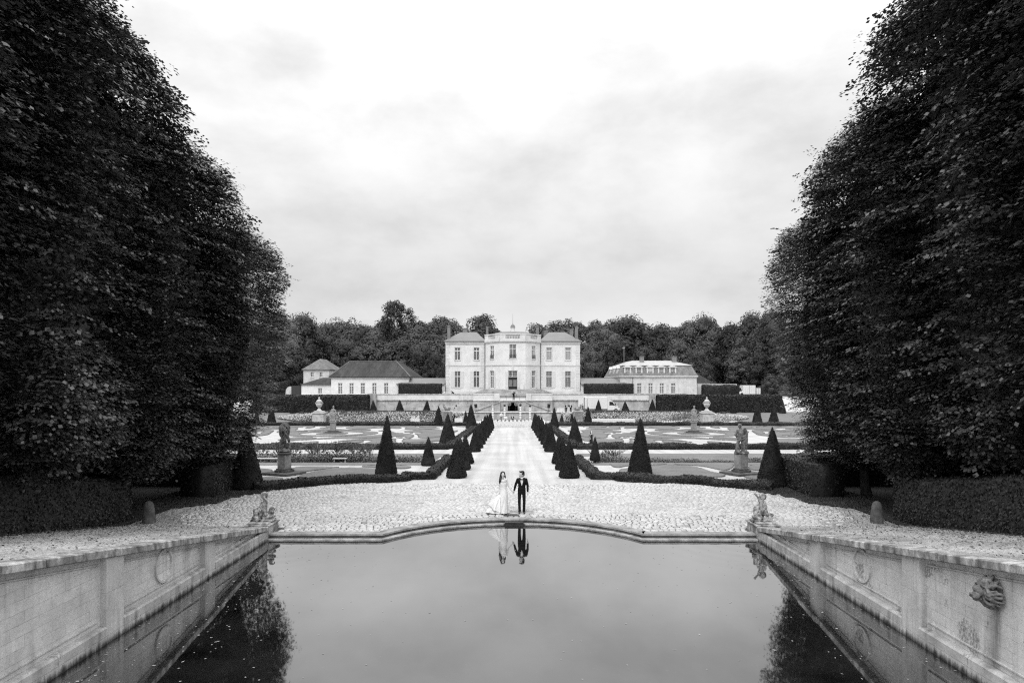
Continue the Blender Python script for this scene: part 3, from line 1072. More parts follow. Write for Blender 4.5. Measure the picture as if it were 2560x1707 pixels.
def lawns():
    f = lambda L, ox, oy, s: [gp(ox + x * s, oy + y * s) for x, y in L]
    s = .2423
    R = [[(375, 745), (450, 728), (580, 725), (1000, 725), (1010, 745), (830, 755), (580, 760), (450, 788)],
         [(1045, 735), (1080, 722), (1560, 722), (1690, 755), (1600, 815), (1500, 800), (1400, 775), (1250, 757), (1070, 752)],
         [(485, 805), (560, 795), (830, 760), (1220, 762), (1370, 800), (1430, 828), (1590, 855), (1560, 880), (1400, 880), (830, 870), (500, 850)],
         [(1810, 770), (1920, 750), (1990, 770), (1990, 815), (1850, 810)], [(1780, 875), (1910, 865), (2010, 880), (2010, 925), (1800, 890)]]
    L = [[(1375, 770), (1560, 762), (1790, 760), (1960, 775), (1850, 798), (1560, 780)],
         [(690, 800), (760, 772), (1190, 775), (1170, 785), (960, 805), (780, 835)],
         [(780, 860), (960, 820), (1150, 785), (1570, 790), (1700, 830), (1560, 860), (1300, 880), (1000, 900), (780, 910)],
         [(330, 795), (390, 795), (500, 805), (490, 840), (340, 865)], [(330, 885), (605, 885), (600, 920), (345, 955)]]
    turf_patch('turf_scrolls', [f(p, 1430, 980, s) for p in R], np.arange(5, 18, .09), np.arange(35, 47.5, .09), .07,
               'clipped turf scrolls in the pale gravel around the male statue on the right')
    turf_patch('turf_scrolls', [f(p, 560, 980, s) for p in L], np.arange(-18, -5, .09), np.arange(35, 47.5, .09), .07,
               'clipped turf scrolls in the pale gravel around the lion statue on the left')
    for sx in (-1, 1):
        side = 'left' if sx < 0 else 'right'
        # grass strips either side of the ditch
        X = np.linspace(5.2, 40, 40) * sx
        X = np.sort(X)
        o = sheet('grass_strip', X, [46.9, 47.6, 48.3, 48.6, 49.0, 49.4], .02, 'grass', kind='stuff'); tag(o, 'narrow grass strip along the near bank of the %s ditch' % side, 'grass')
        o = sheet('grass_bank', X, [52.3, 52.8, 53.4, 54, 55, 56.4], .02, 'grass', kind='stuff'); tag(o, 'grass bank sloping down to the plants in the %s ditch' % side, 'grass')
        sheet('ditch_soil', X, [49.4, 50, 51, 52.3], .01, 'soil')
        # the large embroidered parterre
        cx = 23.0 * sx
        def mask(x, y, sx=sx, cx=cx):
            X = abs(x)
            if y < 62.4 or y > 109 or X > 45: return False
            u, v = X - 23.0, y - 87.0
            if X < 7.6 or (X < 10.5 and y < 64): return False
            d = math.hypot(u, v * .85)
            if d < 1.9: return True
            if d < 4.0: return False
            if d < 5.6: return True
            if d < 7.2: return False
            w1 = u + 2.6 * math.sin(v * .17 + .8) + 1.3 * math.sin(v * .33 + u * .2)
            w2 = v * .5 + 2.2 * math.sin(u * .40 + .3) + 1.3 * math.sin(u * .85 + v * .1 + 1.0)
            a = math.sin(w1 * .36) + 1.05 * math.sin(w2 * .50) + .45 * math.sin(w1 * .3 - w2 * .6)
            if abs(a) < .42: return False
            b = math.sin(w1 * .62 + 1.2 * math.sin(w2 * .45)) * math.cos(w2 * .62)
            if abs(b - .55) < .22: return False
            return True
        X = np.arange(7.2, 45.2, .2) * sx
        X = np.sort(X)
        o = sheet('parterre_turf', X, np.arange(62, 109.4, .25), .10, 'grass', mask, thick=.12, kind='stuff')
        tag(o, 'embroidered turf parterre cut by winding white gravel paths, %s of the avenue' % side, 'parterre')
        # lawn behind the far hedge, and the side lawn
        def lm(x, y):
            x = abs(x)
            path = 43 + (y - 112) * 1.3
            return x > 9.6 and not (path < x < path + 4)
        X = np.sort(np.concatenate([np.arange(9.2, 46, 1.2), np.arange(46, 75, .6)]) * sx)
        o = sheet('lawn', X, np.arange(111.4, 138.5, .75), .02, 'grass', lm, kind='stuff')
        tag(o, 'mown lawn beyond the far box hedge on the %s' % side, 'lawn')


def litter():
    """dry leaves on the sloping gravel and worn grass tufts at the edge of the shade"""
    r = np.random.default_rng(91)
    for sx in (-1, 1):
        side = 'left' if sx < 0 else 'right'
        n = 5200
        x = np.where(r.random(n) < .6, 15.1 - np.abs(r.normal(0, 1.6, n)), r.uniform(9.1, 15, n)); y = r.uniform(9, 30, n)
        ok = (x > 9.15) & ((y < 25.5) | (x > 11.5)); x, y = x[ok], y[ok]; n = len(x)
        C = np.stack([x * sx, y, np.array([zg(9, b) for b in y]) + .012], 1)
        N = unit(np.array([[0, 0, 1.0]]) + r.normal(0, .35, (n, 3)))
        V, Q = cards(C, N, r.normal(size=(n, 3)), r.uniform(.04, .11, n), r.uniform(.03, .07, n))
        o = local('leaf_litter', np_mesh('leaf_litter', V, Q, 'litter')); tag(o, 'dry fallen leaves scattered on the sloping gravel %s of the pool' % side, 'leaf litter', kind='stuff')
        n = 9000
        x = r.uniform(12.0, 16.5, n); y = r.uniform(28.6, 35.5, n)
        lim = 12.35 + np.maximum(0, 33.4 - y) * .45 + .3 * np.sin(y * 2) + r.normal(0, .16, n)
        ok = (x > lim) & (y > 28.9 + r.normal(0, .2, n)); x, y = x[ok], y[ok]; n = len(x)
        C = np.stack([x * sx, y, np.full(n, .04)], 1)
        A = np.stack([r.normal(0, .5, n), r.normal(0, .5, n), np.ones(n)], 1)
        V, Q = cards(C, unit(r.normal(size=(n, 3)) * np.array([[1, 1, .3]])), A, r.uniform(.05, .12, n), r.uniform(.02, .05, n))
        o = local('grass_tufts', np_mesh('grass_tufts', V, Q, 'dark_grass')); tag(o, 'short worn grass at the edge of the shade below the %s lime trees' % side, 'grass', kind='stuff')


# ================================================================== clipped hedges
def hedge(name, label, path, width, height, mat='hedge_leaf', card=.06, per_m2=120, step=.3, zf=zg, rough=.04, group=None, roundtop=.12, cat='hedge', close=False):
    P = [Vector((p[0], p[1])) for p in path]
    pts = []
    for a, b in zip(P, P[1:]):
        n = max(1, int((b - a).length / step))
        for i in range(n): pts.append(a + (b - a) * i / n)
    pts.append(P[-1])
    n = len(pts)
    hw = width / 2
    rt = min(roundtop, height * .45, hw * .8)
    prof = [(-hw, -.05), (-hw, height * .5), (-hw, height - rt), (-hw + rt * .4, height - rt * .25), (-hw + rt, height), (0, height + .01),
            (hw - rt, height), (hw - rt * .4, height - rt * .25), (hw, height - rt), (hw, height * .5), (hw, -.05)]
    k = len(prof)
    V = []; NR = []
    for i, p in enumerate(pts):
        d = (pts[min(i + 1, n - 1)] - pts[max(i - 1, 0)]).normalized()
        nr = Vector((d.y, -d.x))
        z0 = zf(p.x, p.y)
        for u, z in prof: V.append((p.x + nr.x * u, p.y + nr.y * u, z0 + z))
    V = np.array(V)
    D = nsum(V, 3.0, 3) * rough + nsum(V, 11.0, 5) * rough * .6
    ctr = np.repeat(np.array([[p.x, p.y, zf(p.x, p.y) + height * .4] for p in pts]), k, axis=0)
    dirs = unit(V - ctr)
    V2 = V + dirs * D[:, None]
    Q = []
    for i in range(n - 1):
        for j in range(k - 1):
            a = i * k + j
            Q.append((a, a + 1, a + k + 1, a + k))
    # end caps
    for base, flip in ((0, False), ((n - 1) * k, True)):
        for j in range(k // 2):
            a, b, c, d = base + j, base + j + 1, base + k - 2 - j, base + k - 1 - j
            if b == c: continue
            Q.append((a, d, c, b) if not flip else (a, b, c, d))
    Q = np.array(Q)[:, ::-1]
    # leaf cards over the skin
    area = np.array([np.linalg.norm(np.cross(V2[q[2]] - V2[q[0]], V2[q[3]] - V2[q[1]])) * .5 for q in Q])
    nC = int(min(area.sum() * per_m2, 42000))
    r = np.random.default_rng(len(V) + int(abs(path[0][0]) * 10))
    Qi = r.choice(len(Q), nC, p=area / area.sum())
    q = Q[Qi]
    u, v = r.random((nC, 1)), r.random((nC, 1))
    C = (V2[q[:, 0]] * (1 - u) + V2[q[:, 1]] * u) * (1 - v) + (V2[q[:, 3]] * (1 - u) + V2[q[:, 2]] * u) * v
    fn = unit(np.cross(V2[q[:, 2]] - V2[q[:, 0]], V2[q[:, 3]] - V2[q[:, 1]]))
    out = unit(C - ctr[q[:, 0]])
    fn = np.where((fn * out).sum(1, keepdims=True) < 0, -fn, fn)
    N = unit(fn + np.array([[0, 0, .35]]) + r.normal(0, .55, (nC, 3)))
    C = C + fn * r.uniform(-.4, .9, (nC, 1)) * card * .6
    A = r.normal(size=(nC, 3)) + np.array([[0, 0, .4]])
    cv, cq = cards(C, N, A, card * r.uniform(.7, 1.5, nC), card * .7 * r.uniform(.7, 1.3, nC), len(V2))
    off = np.array([path[0][0], path[0][1], zf(*path[0])])
    me = np_mesh(name, np.vstack([V2, cv]) - off, np.vstack([Q, cq]), mat)
    o = local(name, me, None, tuple(off))
    return tag(o, label, cat, group)


def make_hedges():
    for sx in (-1, 1):
        side = 'left' if sx < 0 else 'right'
        M = lambda pts: [(sx * x, y) for x, y in pts]
        # tall near hedges under the lime trees
        hedge('clipped_hedge', 'waist high dark beech hedge beside the sloping gravel %s of the pool' % side, M([(16.1, 26.9), (16.1, 9)]), 2.2, 1.75,
              'near_hedge_leaf', .085, 420, .3, rough=.05, roundtop=.15)
        hedge('clipped_hedge', 'dark block of clipped hedge between the %s lime trunk and the statue' % side, M([(14.75, 31.9), (14.75, 36.6)]), 1.5, 1.6,
              'near_hedge_leaf', .075, 420, .3, rough=.05, roundtop=.15)
        hedge('clipped_hedge', 'shaded hedge running back below the %s lime trees' % side, M([(15.2, 36.1), (30, 36.5)]), 1.2, 1.7, 'near_hedge_leaf', .08, 150, .4)
        hedge('clipped_hedge', 'deep shaded hedge behind the %s row of lime trunks' % side, M([(21, 12), (21, 35)]), 1.4, 3.4, 'near_hedge_leaf', .11, 110, .5)
        # low box edging
        hedge('box_hedge', 'low box hedge curving along the %s edge of the cobbles' % side, M(HEDGE_R[1:]), .58, .40, 'hedge_leaf', .085, 520, .15, rough=.10, cat='box hedge')
        hedge('box_hedge', 'low box hedge beside the %s side of the avenue, in front of the ditch' % side, M([(4.72, 38.7), (4.72, 49.6)]), .62, .42, 'hedge_leaf', .075, 480, .2, rough=.07, cat='box hedge')
        hedge('box_hedge', 'long straight box hedge across the front of the %s parterre' % side, M([(5.75, 61.2), (48, 61.2)]), .75, .50, 'hedge_leaf', .11, 260, .2, rough=.12, cat='box hedge')
        hedge('box_hedge', 'box hedge running along the avenue beside the %s parterre' % side, M([(5.75, 61.6), (5.75, 110)]), .85, .45, 'hedge_leaf', .11, 170, .4, rough=.06, cat='box hedge')
        hedge('box_hedge', 'box hedge closing the far side of the %s parterre below the flower bank' % side, M([(5.9, 110.4), (50, 110.4)]), .9, .58, 'hedge_leaf', .15, 110, .3, rough=.12, cat='box hedge')
        zt = lambda x, y: -.5 if abs(x) < 37 else -.5 + (zg(x, y) + .02 + .5) * min(1, (abs(x) - 37) / 3.0)
        hedge('box_hedge', 'dark box hedge along the top of the %s flower bank' % side, M([(12.6, 132.2), (33.5, 132.2), (38, 131), (41.2, 132.6), (41.6, 135), (38, 136.4), (33, 136.2)]), .9, .50,
              'hedge_leaf', .12, 70, .6, zf=zt, rough=.04, cat='box hedge')
        # big hedges at the foot of the terrace
        hedge('tall_hedge', 'high square clipped hedge standing %s of the terrace wall' % side, M([(29.6, 139.6), (52.6 if sx < 0 else 54.5, 139.6)]), 3.0, 3.75, 'hedge_leaf', .30, 60, .8,
              zf=lambda x, y: -.95, rough=.12, cat='hedge')
        hedge('tall_hedge', 'clipped hedge in front of the low slate roof %s of the chateau' % side, M([(15.4, 147.6), (24.6 if sx < 0 else 26.0, 147.6)]), 1.6, 2.85, 'hedge_leaf', .2, 60, .8, zf=lambda x, y: 2.3, rough=.06)
    hedge('tall_hedge', 'shaggy hedge against the pale wall right of the mansard building', [(42.2, 152), (50.2, 152)], 1.6, 2.5, 'hedge_leaf', .22, 60, .8, zf=lambda x, y: 2.3, rough=.25)
    hedge('tall_hedge', 'dark hedge rising behind the ball shaped bushes on the far left', [(-63, 158), (-52.5, 160)], 2, 3.0, 'hedge_leaf', .25, 50, .8,
          zf=lambda x, y: 2.3 + (x + 63) * .17 - 1.2, rough=.1)


# ================================================================== topiary
def cone_mesh(name, h, r, card, n, seed, foot=.0):
    rg = np.random.default_rng(seed)
    seg, rows = 36, 30
    V = []; N = []
    def prof(t):
        base = r * (1 - t) ** .93
        rb = r * min(1, .80 + t * 4.0) if t < .05 else r
        return min(base * 1.0 + .018 * h * min(1, (1 - t) * 8) * .5, rb)
    zz = [foot + (h - foot) * (i / rows) for i in range(rows + 1)]
    for i, z in enumerate(zz):
        rr = prof(i / rows)
        for k in range(seg):
            a = 2 * PI * k / seg
            V.append((rr * math.cos(a), rr * math.sin(a), z))
    V = np.array(V)
    nr = unit(np.stack([V[:, 0], V[:, 1], np.full(len(V), r * r / h)], 1))
    V = V + nr * (nsum(V, 3.0, seed) * .05 * r + nsum(V, 12, seed + 1) * .03 * r)[:, None]
    Q = []
    for i in range(rows):
        for k in range(seg):
            Q.append((i * seg + k, i * seg + (k + 1) % seg, (i + 1) * seg + (k + 1) % seg, (i + 1) * seg + k))
    if foot:
        k0 = len(V)
        st = []
        for z in (0, foot + .1):
            for k in range(8): st.append((.06 * math.cos(k * PI / 4), .06 * math.sin(k * PI / 4), z))
        V = np.vstack([V, st])
        for k in range(8): Q.append((k0 + k, k0 + (k + 1) % 8, k0 + 8 + (k + 1) % 8, k0 + 8 + k))
    Q = np.array(Q)
    # cards, denser low down where the cone is wide
    t = 1 - np.sqrt(rg.random(n))
    a = rg.uniform(0, 2 * PI, n)
    rr = np.array([prof(x) for x in t])
    C = np.stack([rr * np.cos(a), rr * np.sin(a), foot + (h - foot) * t], 1)
    nn = unit(np.stack([np.cos(a), np.sin(a), np.full(n, r / h)], 1))
    N = unit(nn + rg.normal(0, .5, (n, 3)) + np.array([[0, 0, .2]]))
    C = C + nn * (rg.uniform(-.4, .9, (n, 1)) * card * .45)
    A = rg.normal(size=(n, 3)) + np.array([[0, 0, .8]])
    cv, cq = cards(C, N, A, card * rg.uniform(.7, 1.4, n), card * .6 * rg.uniform(.7, 1.3, n), len(V))
    return np_mesh(name, np.vstack([V, cv]), np.vstack([Q, cq]), 'yew')


def make_topiary():
    slim = [cone_mesh('yew_cone', 2.2, .58, .085, 3600, s) for s in (1, 2, 3)]
    big = [cone_mesh('yew_cone', 3.5, .68, .075, 6500, 4), cone_mesh('yew_cone', 3.9, .9, .09, 6500, 5)]
    blunt = cone_mesh('yew_cone', 3.0, .85, .09, 4200, 8)
    footed = cone_mesh('yew_cone', 1.9, .42, .06, 2600, 6, .16)
    far = [cone_mesh('yew_cone', 2.6, .72, .13, 1500, s) for s in (11, 12, 13)]
    rr = random.Random(5)
    def put(me, h0, r0, x, y, z, h, r, label, group=None):
        o = local('topiary_cone', me, None, (x, y, z))
        o.scale = (r / r0, r / r0, h / h0)
        o.rotation_euler = (rr.gauss(0, .02), rr.gauss(0, .02), rr.uniform(0, 6.28))
        tag(o, label, 'topiary', group)
    YS = [39.6, 43.9, 47.9, 58.4, 62.6, 67.6, 72.8, 78.3, 83.4, 89.2, 95.4, 101.7]
    HL = [2.28, 2.05, 1.98, 1.92, 2.15, 2.15, 2.3, 2.5, 2.5, 2.46, 2.4, 2.4]
    HR = [2.22, 2.12, 2.1, 2.5, 2.25, 2.25, 2.35, 2.45, 2.45, 2.4, 2.4, 2.35]
    for sx, H in ((-1, HL), (1, HR)):
        for i, y in enumerate(YS):
            x = 3.27 * sx
            r = (.60 if i == 0 else .53 + .05 * rr.random())
            put(slim[i % 3], 2.2, .58, x, y, zg(x, y), H[i], r,
                '%s yew cone from the pool in the %s row lining the avenue' % (ORD[i], 'left' if sx < 0 else 'right'), 'yew cones lining the avenue')
    G = 'yew cones in the side gardens'
    def pxcone(me, h0, r0, px, base, top, w, label, Y=None, z=None, group=G):
        if Y is None: Y = gy(base)
        x = (px - CXP) * Y / F
        z = CZ - (base - HY) * Y / F if z is None else z
        put(me, h0, r0, x, Y, z, (base - top) * Y / F, w * .5 * Y / F, label, group)
    pxcone(big[1], 3.9, .9, 618, 1222, 1058, 79, 'broad dark yew cone beside the lime tree at the left end of the box hedge')
    pxcone(big[1], 3.9, .9, 1930, 1216, 1066, 75, 'broad dark yew cone right of the male statue at the end of the box hedge')
    pxcone(big[0], 3.5, .68, 965, 1189, 1036, 54, 'tall slender yew cone behind the curved box hedge on the left')
    pxcone(big[0], 3.5, .68, 1599.6, 1188, 1044, 60, 'tall slender yew cone behind the curved box hedge on the right')
    pxcone(slim[1], 2.2, .58, 1071, 1163.5, 1090, 36, 'small squat yew cone on the gravel left of the avenue, before the ditch')
    pxcone(footed, 1.9, .42, 1487.5, 1157, 1090, 27, 'small yew cone on a bare foot right of the avenue, before the ditch')
    pxcone(blunt, 3.0, .85, 1119.8, 1109, 1031, 43, 'blunt broad yew cone at the avenue corner of the left parterre')
    pxcone(blunt, 3.0, .85, 1438, 1108, 1040, 37, 'blunt broad yew cone at the avenue corner of the right parterre')
    pxcone(slim[2], 2.2, .58, 2024, 1152, 1104, 36, 'dark yew cone half hidden behind the right lime tree')
    sx_names = [
        (641, 1066, 1020, 19, 'yew cone nearest the lime trees at the left end of the far box hedge'),
        (679, 1058.7, 1005, 21.8, 'yew cone on the lawn left of the white urn, behind the far box hedge'),
        (1095.6, 1064.8, 1013.8, 26, 'yew cone rising from the far box hedge right of the white basket table'),
        (1178.3, 1071, 1008.3, 29, 'tall yew cone at the far left end of the avenue hedge'),
        (1164, 1061, 1024.6, 14, 'thin yew cone beside the left end of the avenue, by the draped table'),
        (1136, 1057, 1035, 10, 'small yew cone behind the draped table left of the avenue'),
        (1386, 1069.6, 1016.5, 23, 'tall yew cone at the far right end of the avenue hedge'),
        (1404, 1060, 1033.5, 13, 'small yew cone right of the avenue in front of the low stage wall'),
        (1430, 1057, 1031, 11, 'thin yew cone next to the right sphinx pedestal'),
        (1470, 1063, 1015, 22, 'yew cone standing in front of the rear end of the white truck'),
        (1893, 1057, 1005.6, 24, 'yew cone on the lawn right of the white urn'),
        (1934, 1062, 1011.5, 27, 'yew cone rising from the far box hedge above the right cone by the statue'),
    ]
    for i, (px, b, t_, w, lab) in enumerate(sx_names): pxcone(far[i % 3], 2.6, .72, px, b, t_, w, lab)
    top = [
        (785, 1031.5, 997.4, 17, 'yew cone just left of the left white urn'), (808, 1031, 1000, 12, 'thin yew cone half hidden by the left white urn'),
        (817.5, 1030.5, 998, 17, 'yew cone just right of the left white urn'), (829, 1030, 998, 13, 'second yew cone right of the left white urn'),
        (843, 1029, 994.7, 14, 'third yew cone right of the left white urn, against the tall hedge'),
        (867.4, 1032, 1000.8, 20, 'last yew cone in front of the left tall hedge, nearest the terrace wall'),
        (934, 1032, 999.5, 20, 'yew cone in front of the left corner of the terrace wall'),
        (999.8, 1031.5, 998.8, 23, 'wide yew cone against the middle of the left terrace wall'),
        (1066.7, 1031, 999.5, 20, 'yew cone against the left terrace wall, nearest the stage'),
        (1496, 1031, 998, 18, 'yew cone in front of the white truck box'), (1563.5, 1031, 1002.5, 21.6, 'yew cone right of the white truck cab'),
        (1630.6, 1031, 997.4, 20, 'yew cone in front of the right corner of the terrace wall'),
        (1698, 1031, 1003, 21, 'first yew cone in front of the right tall hedge'),
        (1724, 1029, 996.7, 13.6, 'slim yew cone second in front of the right tall hedge'),
        (1738, 1029, 1001, 13, 'slim yew cone third in front of the right tall hedge'),
        (1751, 1030, 1002, 16, 'yew cone just left of the right white urn'), (1781, 1030, 995.7, 15, 'yew cone just right of the right white urn'),
    ]
    for i, (px, b, t_, w, lab) in enumerate(top):
        Y = (CZ + .5) * F / (b - HY)
        pxcone(far[i % 3], 2.6, .72, px, b, t_, w, lab, Y, -.5, 'yew cones at the foot of the terrace')
    for px, b, t_, w, lab in ((732.7, 1038, 996, 16.7, 'yew cone against the left tall hedge beyond the ring hedge'), (631, 1040, 1003, 14, 'yew cone at the far left end of the tall hedge'),
                              (1833.5, 1036, 995.4, 16, 'yew cone against the right tall hedge beyond the ring hedge'), (1956, 1039, 997.4, 18, 'yew cone at the far right end of the tall hedge')):
        Y = 135.5; x = (px - CXP) * Y / F
        z = zg(x, Y); y_px = HY + (CZ - z) * F / Y
        put(far[0], 2.6, .72, x, Y, z, (y_px - t_) * Y / F, w * .5 * Y / F, lab, 'yew cones at the foot of the terrace')
    # ball shaped bushes on the far left
    m = cone_ball()
    for i, px in enumerate((653, 665, 676, 686, 696, 706, 717, 724.5)):
        Y = 152; x, z = at(px, 976.5, Y)
        o = local('ball_topiary', m, None, (x, Y, z - 1.2)); o.rotation_euler = (0, 0, i)
        tag(o, '%s ball shaped bush from the left in the row above the left tall hedge' % ORD[i], 'topiary', 'ball shaped bushes above the left hedge')


def cone_ball():
    rg = np.random.default_rng(3)
    n = 900
    D = unit(rg.normal(size=(n, 3)))
    C = D * .45 + np.array([[0, 0, 1.2]])
    V, Q = cards(C, unit(D + rg.normal(0, .4, (n, 3))), rg.normal(size=(n, 3)), .14, .1)
    m = MB(); m.ell((0, 0, 1.2), (.42, .42, .42)); m.tube([(0, 0, 0), (0, 0, .9)], .05, 6)
    b = m.mesh('b'); bm = bmesh.new(); bm.from_mesh(b)
    me = np_mesh('ball_topiary', V, Q, 'hedge_leaf')
    bm.from_mesh(me); bm.to_mesh(me); bm.free(); bpy.data.meshes.remove(b)
    return me


# ================================================================== lime trees (pleached into a tall wall)
def lime_crown(name, seed, n_spray=10500, per=24):
    rg = np.random.default_rng(seed)
    a, b, z0, z1 = 4.15, 3.15, 1.7, 17.0
    hz = (z1 - z0) / 2; zc = (z0 + z1) / 2
    # points on a box, pulled to a superellipsoid
    fa = np.array([2 * b * 2 * hz, 2 * b * 2 * hz, 2 * a * 2 * hz, 2 * a * 2 * hz, 4 * a * b * 1.6, 4 * a * b * .6])
    f = rg.choice(6, n_spray, p=fa / fa.sum())
    U = rg.uniform(-1, 1, (n_spray, 3))
    ax = np.array([0, 0, 1, 1, 2, 2])[f]; sg = np.array([1, -1, 1, -1, 1, -1])[f]
    U[np.arange(n_spray), ax] = sg
    p = 6.0
    rad = (np.abs(U) ** p).sum(1) ** (1 / p)
    U = U / rad[:, None]
    N = unit(np.sign(U) * np.abs(U) ** (p - 1) / np.array([[a, b, hz]]))
    # shoulders slope in towards the top
    P = U * np.array([[a, b, hz]])
    t = (P[:, 2] + hz) / (2 * hz)
    shrink = 1 - .15 * np.clip((t - .68) / .32, 0, 1) ** 1.8 - .48 * np.clip((.55 - t) / .55, 0, 1) ** 1.0
    P[:, :2] *= shrink[:, None]
    P[:, 2] += zc
    bulge = nsum(P * np.array([[1, 1, .35]]), 1.1, seed) * .42 + nsum(P, 1.7, seed + 1) * .30
    gap = nsum(P * np.array([[1, 1, 2.1]]), 1.25, seed + 2)
    keep = rg.random(n_spray) < np.clip(.85 + gap * .6 + .5 * np.clip((P[:, 2] - 12) / 4, 0, 1), .25, 1)
    depth = rg.random(n_spray) ** 1.7 * 1.25
    shoot = (rg.random(n_spray) < .07) * rg.uniform(.1, .55, n_spray)
    P = P + N * (bulge - depth + shoot)[:, None]
    P, N = P[keep], N[keep]
    m = len(P)
    up = np.array([[0, 0, 1.0]])
    H = N * np.array([[1, 1, .35]]) + rg.normal(0, .28, (m, 3)) * np.array([[1, 1, .3]])
    H = unit(H)
    Lt = unit(np.cross(H, up) + 1e-5)
    O = unit(H + np.array([[0, 0, -.32]]))
    topness = np.clip(N[:, 2:3], 0, 1)
    O = unit(O + topness * np.array([[0, 0, 1.1]]))
    rep = lambda A: np.repeat(A, per, axis=0)
    nl = m * per
    t_ = rg.uniform(-.50, .34, (nl, 1)); s_ = rg.normal(0, .36, (nl, 1)) * (1 - .5 * np.clip(t_ / .34, 0, 1))
    C = rep(P) + rep(O) * t_ + rep(Lt) * s_ + up * (rg.normal(0, .035, (nl, 1)) - .20 * np.abs(s_) - .25 * np.clip(t_, 0, 1) ** 1.5)
    Nn = unit(rep(unit(up * .9 + N * .42 + rg.normal(0, .24, (m, 3)))) + rg.normal(0, .17, (nl, 3)))
    A = unit(rep(O) + rep(Lt) * np.sign(s_) * .7 + rg.normal(0, .35, (nl, 3)) - up * .35)
    L = rg.uniform(.085, .145, nl) * np.repeat(rg.uniform(.7, 1.35, m), per)
    V, Q = cards(C, Nn, A, L, L * rg.uniform(.72, .9, nl), fold=-.06)
    # inner dark mass of foliage that stops the light
    k = 22000
    U2 = unit(rg.normal(size=(k, 3))); rad = (np.abs(U2) ** 4).sum(1) ** .25
    U2 = U2 / rad[:, None]
    P2 = U2 * np.array([[a - 1.45, b - .8, hz - 1.25]]) * rg.uniform(.82, 1.0, (k, 1))
    t = (P2[:, 2] + hz) / (2 * hz)
    P2[:, :2] *= (1 - .15 * np.clip((t - .68) / .32, 0, 1) ** 1.8 - .48 * np.clip((.55 - t) / .55, 0, 1) ** 1.0)[:, None]
    P2[:, 2] += zc
    V2, Q2 = cards(P2, unit(U2 + rg.normal(0, .5, (k, 3))), rg.normal(size=(k, 3)), rg.uniform(.25, .5, k), rg.uniform(.2, .38, k), len(V))
    return np_mesh(name, np.vstack([V, V2]), np.vstack([Q, Q2]), 'lime_leaf')


def lime_trunk(seed):
    r = random.Random(seed)
    m = MB()
    m.tube([(0, 0, -.4), (0, 0, 0), (-.05, .03, .5), (-.09, .05, 1.6), (-.16, .04, 3.2), (-.1, 0, 6), (.05, 0, 10), (0, 0, 14)], [.34, .27, .22, .195, .18, .15, .11, .05], 10)
    for i in range(9):
        z = 2.6 + i * 1.1; a = r.uniform(0, 6.28)
        R = r.uniform(2.2, 3.4)
        m.tube([(-.1, 0, z), (math.cos(a) * R * .5, math.sin(a) * R * .45, z + .5), (math.cos(a) * R, math.sin(a) * R * .75, z + .8)], [.09, .06, .02], 6)
    return m.mesh('trunk', 'bark', smooth=True)


def make_limes():
    crowns = [lime_crown('crown', 31), lime_crown('crown', 47)]
    trunks = [lime_trunk(1), lime_trunk(2)]
    rows = [(32.8, 12.9, 15.65, .94, .80), (27.7, 15.3, 16.0, 1.0, .96), (22.2, 17.8, 16.1, 1.0, .96), (16.6, 18.2, 16.3, 1.0, 1.0)]
    nm = ['tapering lime tree at the far end of the %s clipped row', 'second tall clipped lime tree from the far end of the %s row',
          'third towering clipped lime tree from the far end of the %s row', 'nearest towering clipped lime tree in the %s row at the photo edge']
    for sx in (-1, 1):
        side = 'left' if sx < 0 else 'right'
        for i, (y, H, x, wx, wy) in enumerate(rows):
            if sx > 0: H *= (1.05, 1.06, 1.06, 1.06)[i]; x += (1.35, .75, .7, .7)[i]
            z = zg(16, y)
            t = thing('lime_tree', nm[i] % side, 'tree', (sx * x, y, z), 0, 'clipped lime trees beside the pool')
            c = local('crown', crowns[(i + (sx > 0)) % 2], t)
            c.scale = (wx, wy * 1.28, H / 17.0); c.rotation_euler = (0, 0, PI * ((i // 2 + (sx > 0)) % 2))
            k = local('trunk', trunks[i % 2], t); k.rotation_euler = (0, 0, 0 if sx > 0 else PI)
            k.scale = (1, 1, min(1, H / 17.0))
        for i, (y, H) in enumerate(((31.5, 12.5), (24.5, 16), (17, 17.5))):
            t = thing('lime_tree', '%s tree of the shaded second row behind the %s lime trees' % (('farthest', 'middle', 'nearest')[i], side), 'tree', (sx * 23.5, y, zg(16, y)), 0,
                      'second row of trees behind the clipped limes')
            c = local('crown', crowns[i % 2], t); c.scale = (.85, 1.1, H / 17.0); c.rotation_euler = (0, 0, PI / 2 * 0 + PI * (i % 2))
            k = local('trunk', trunks[i % 2], t)


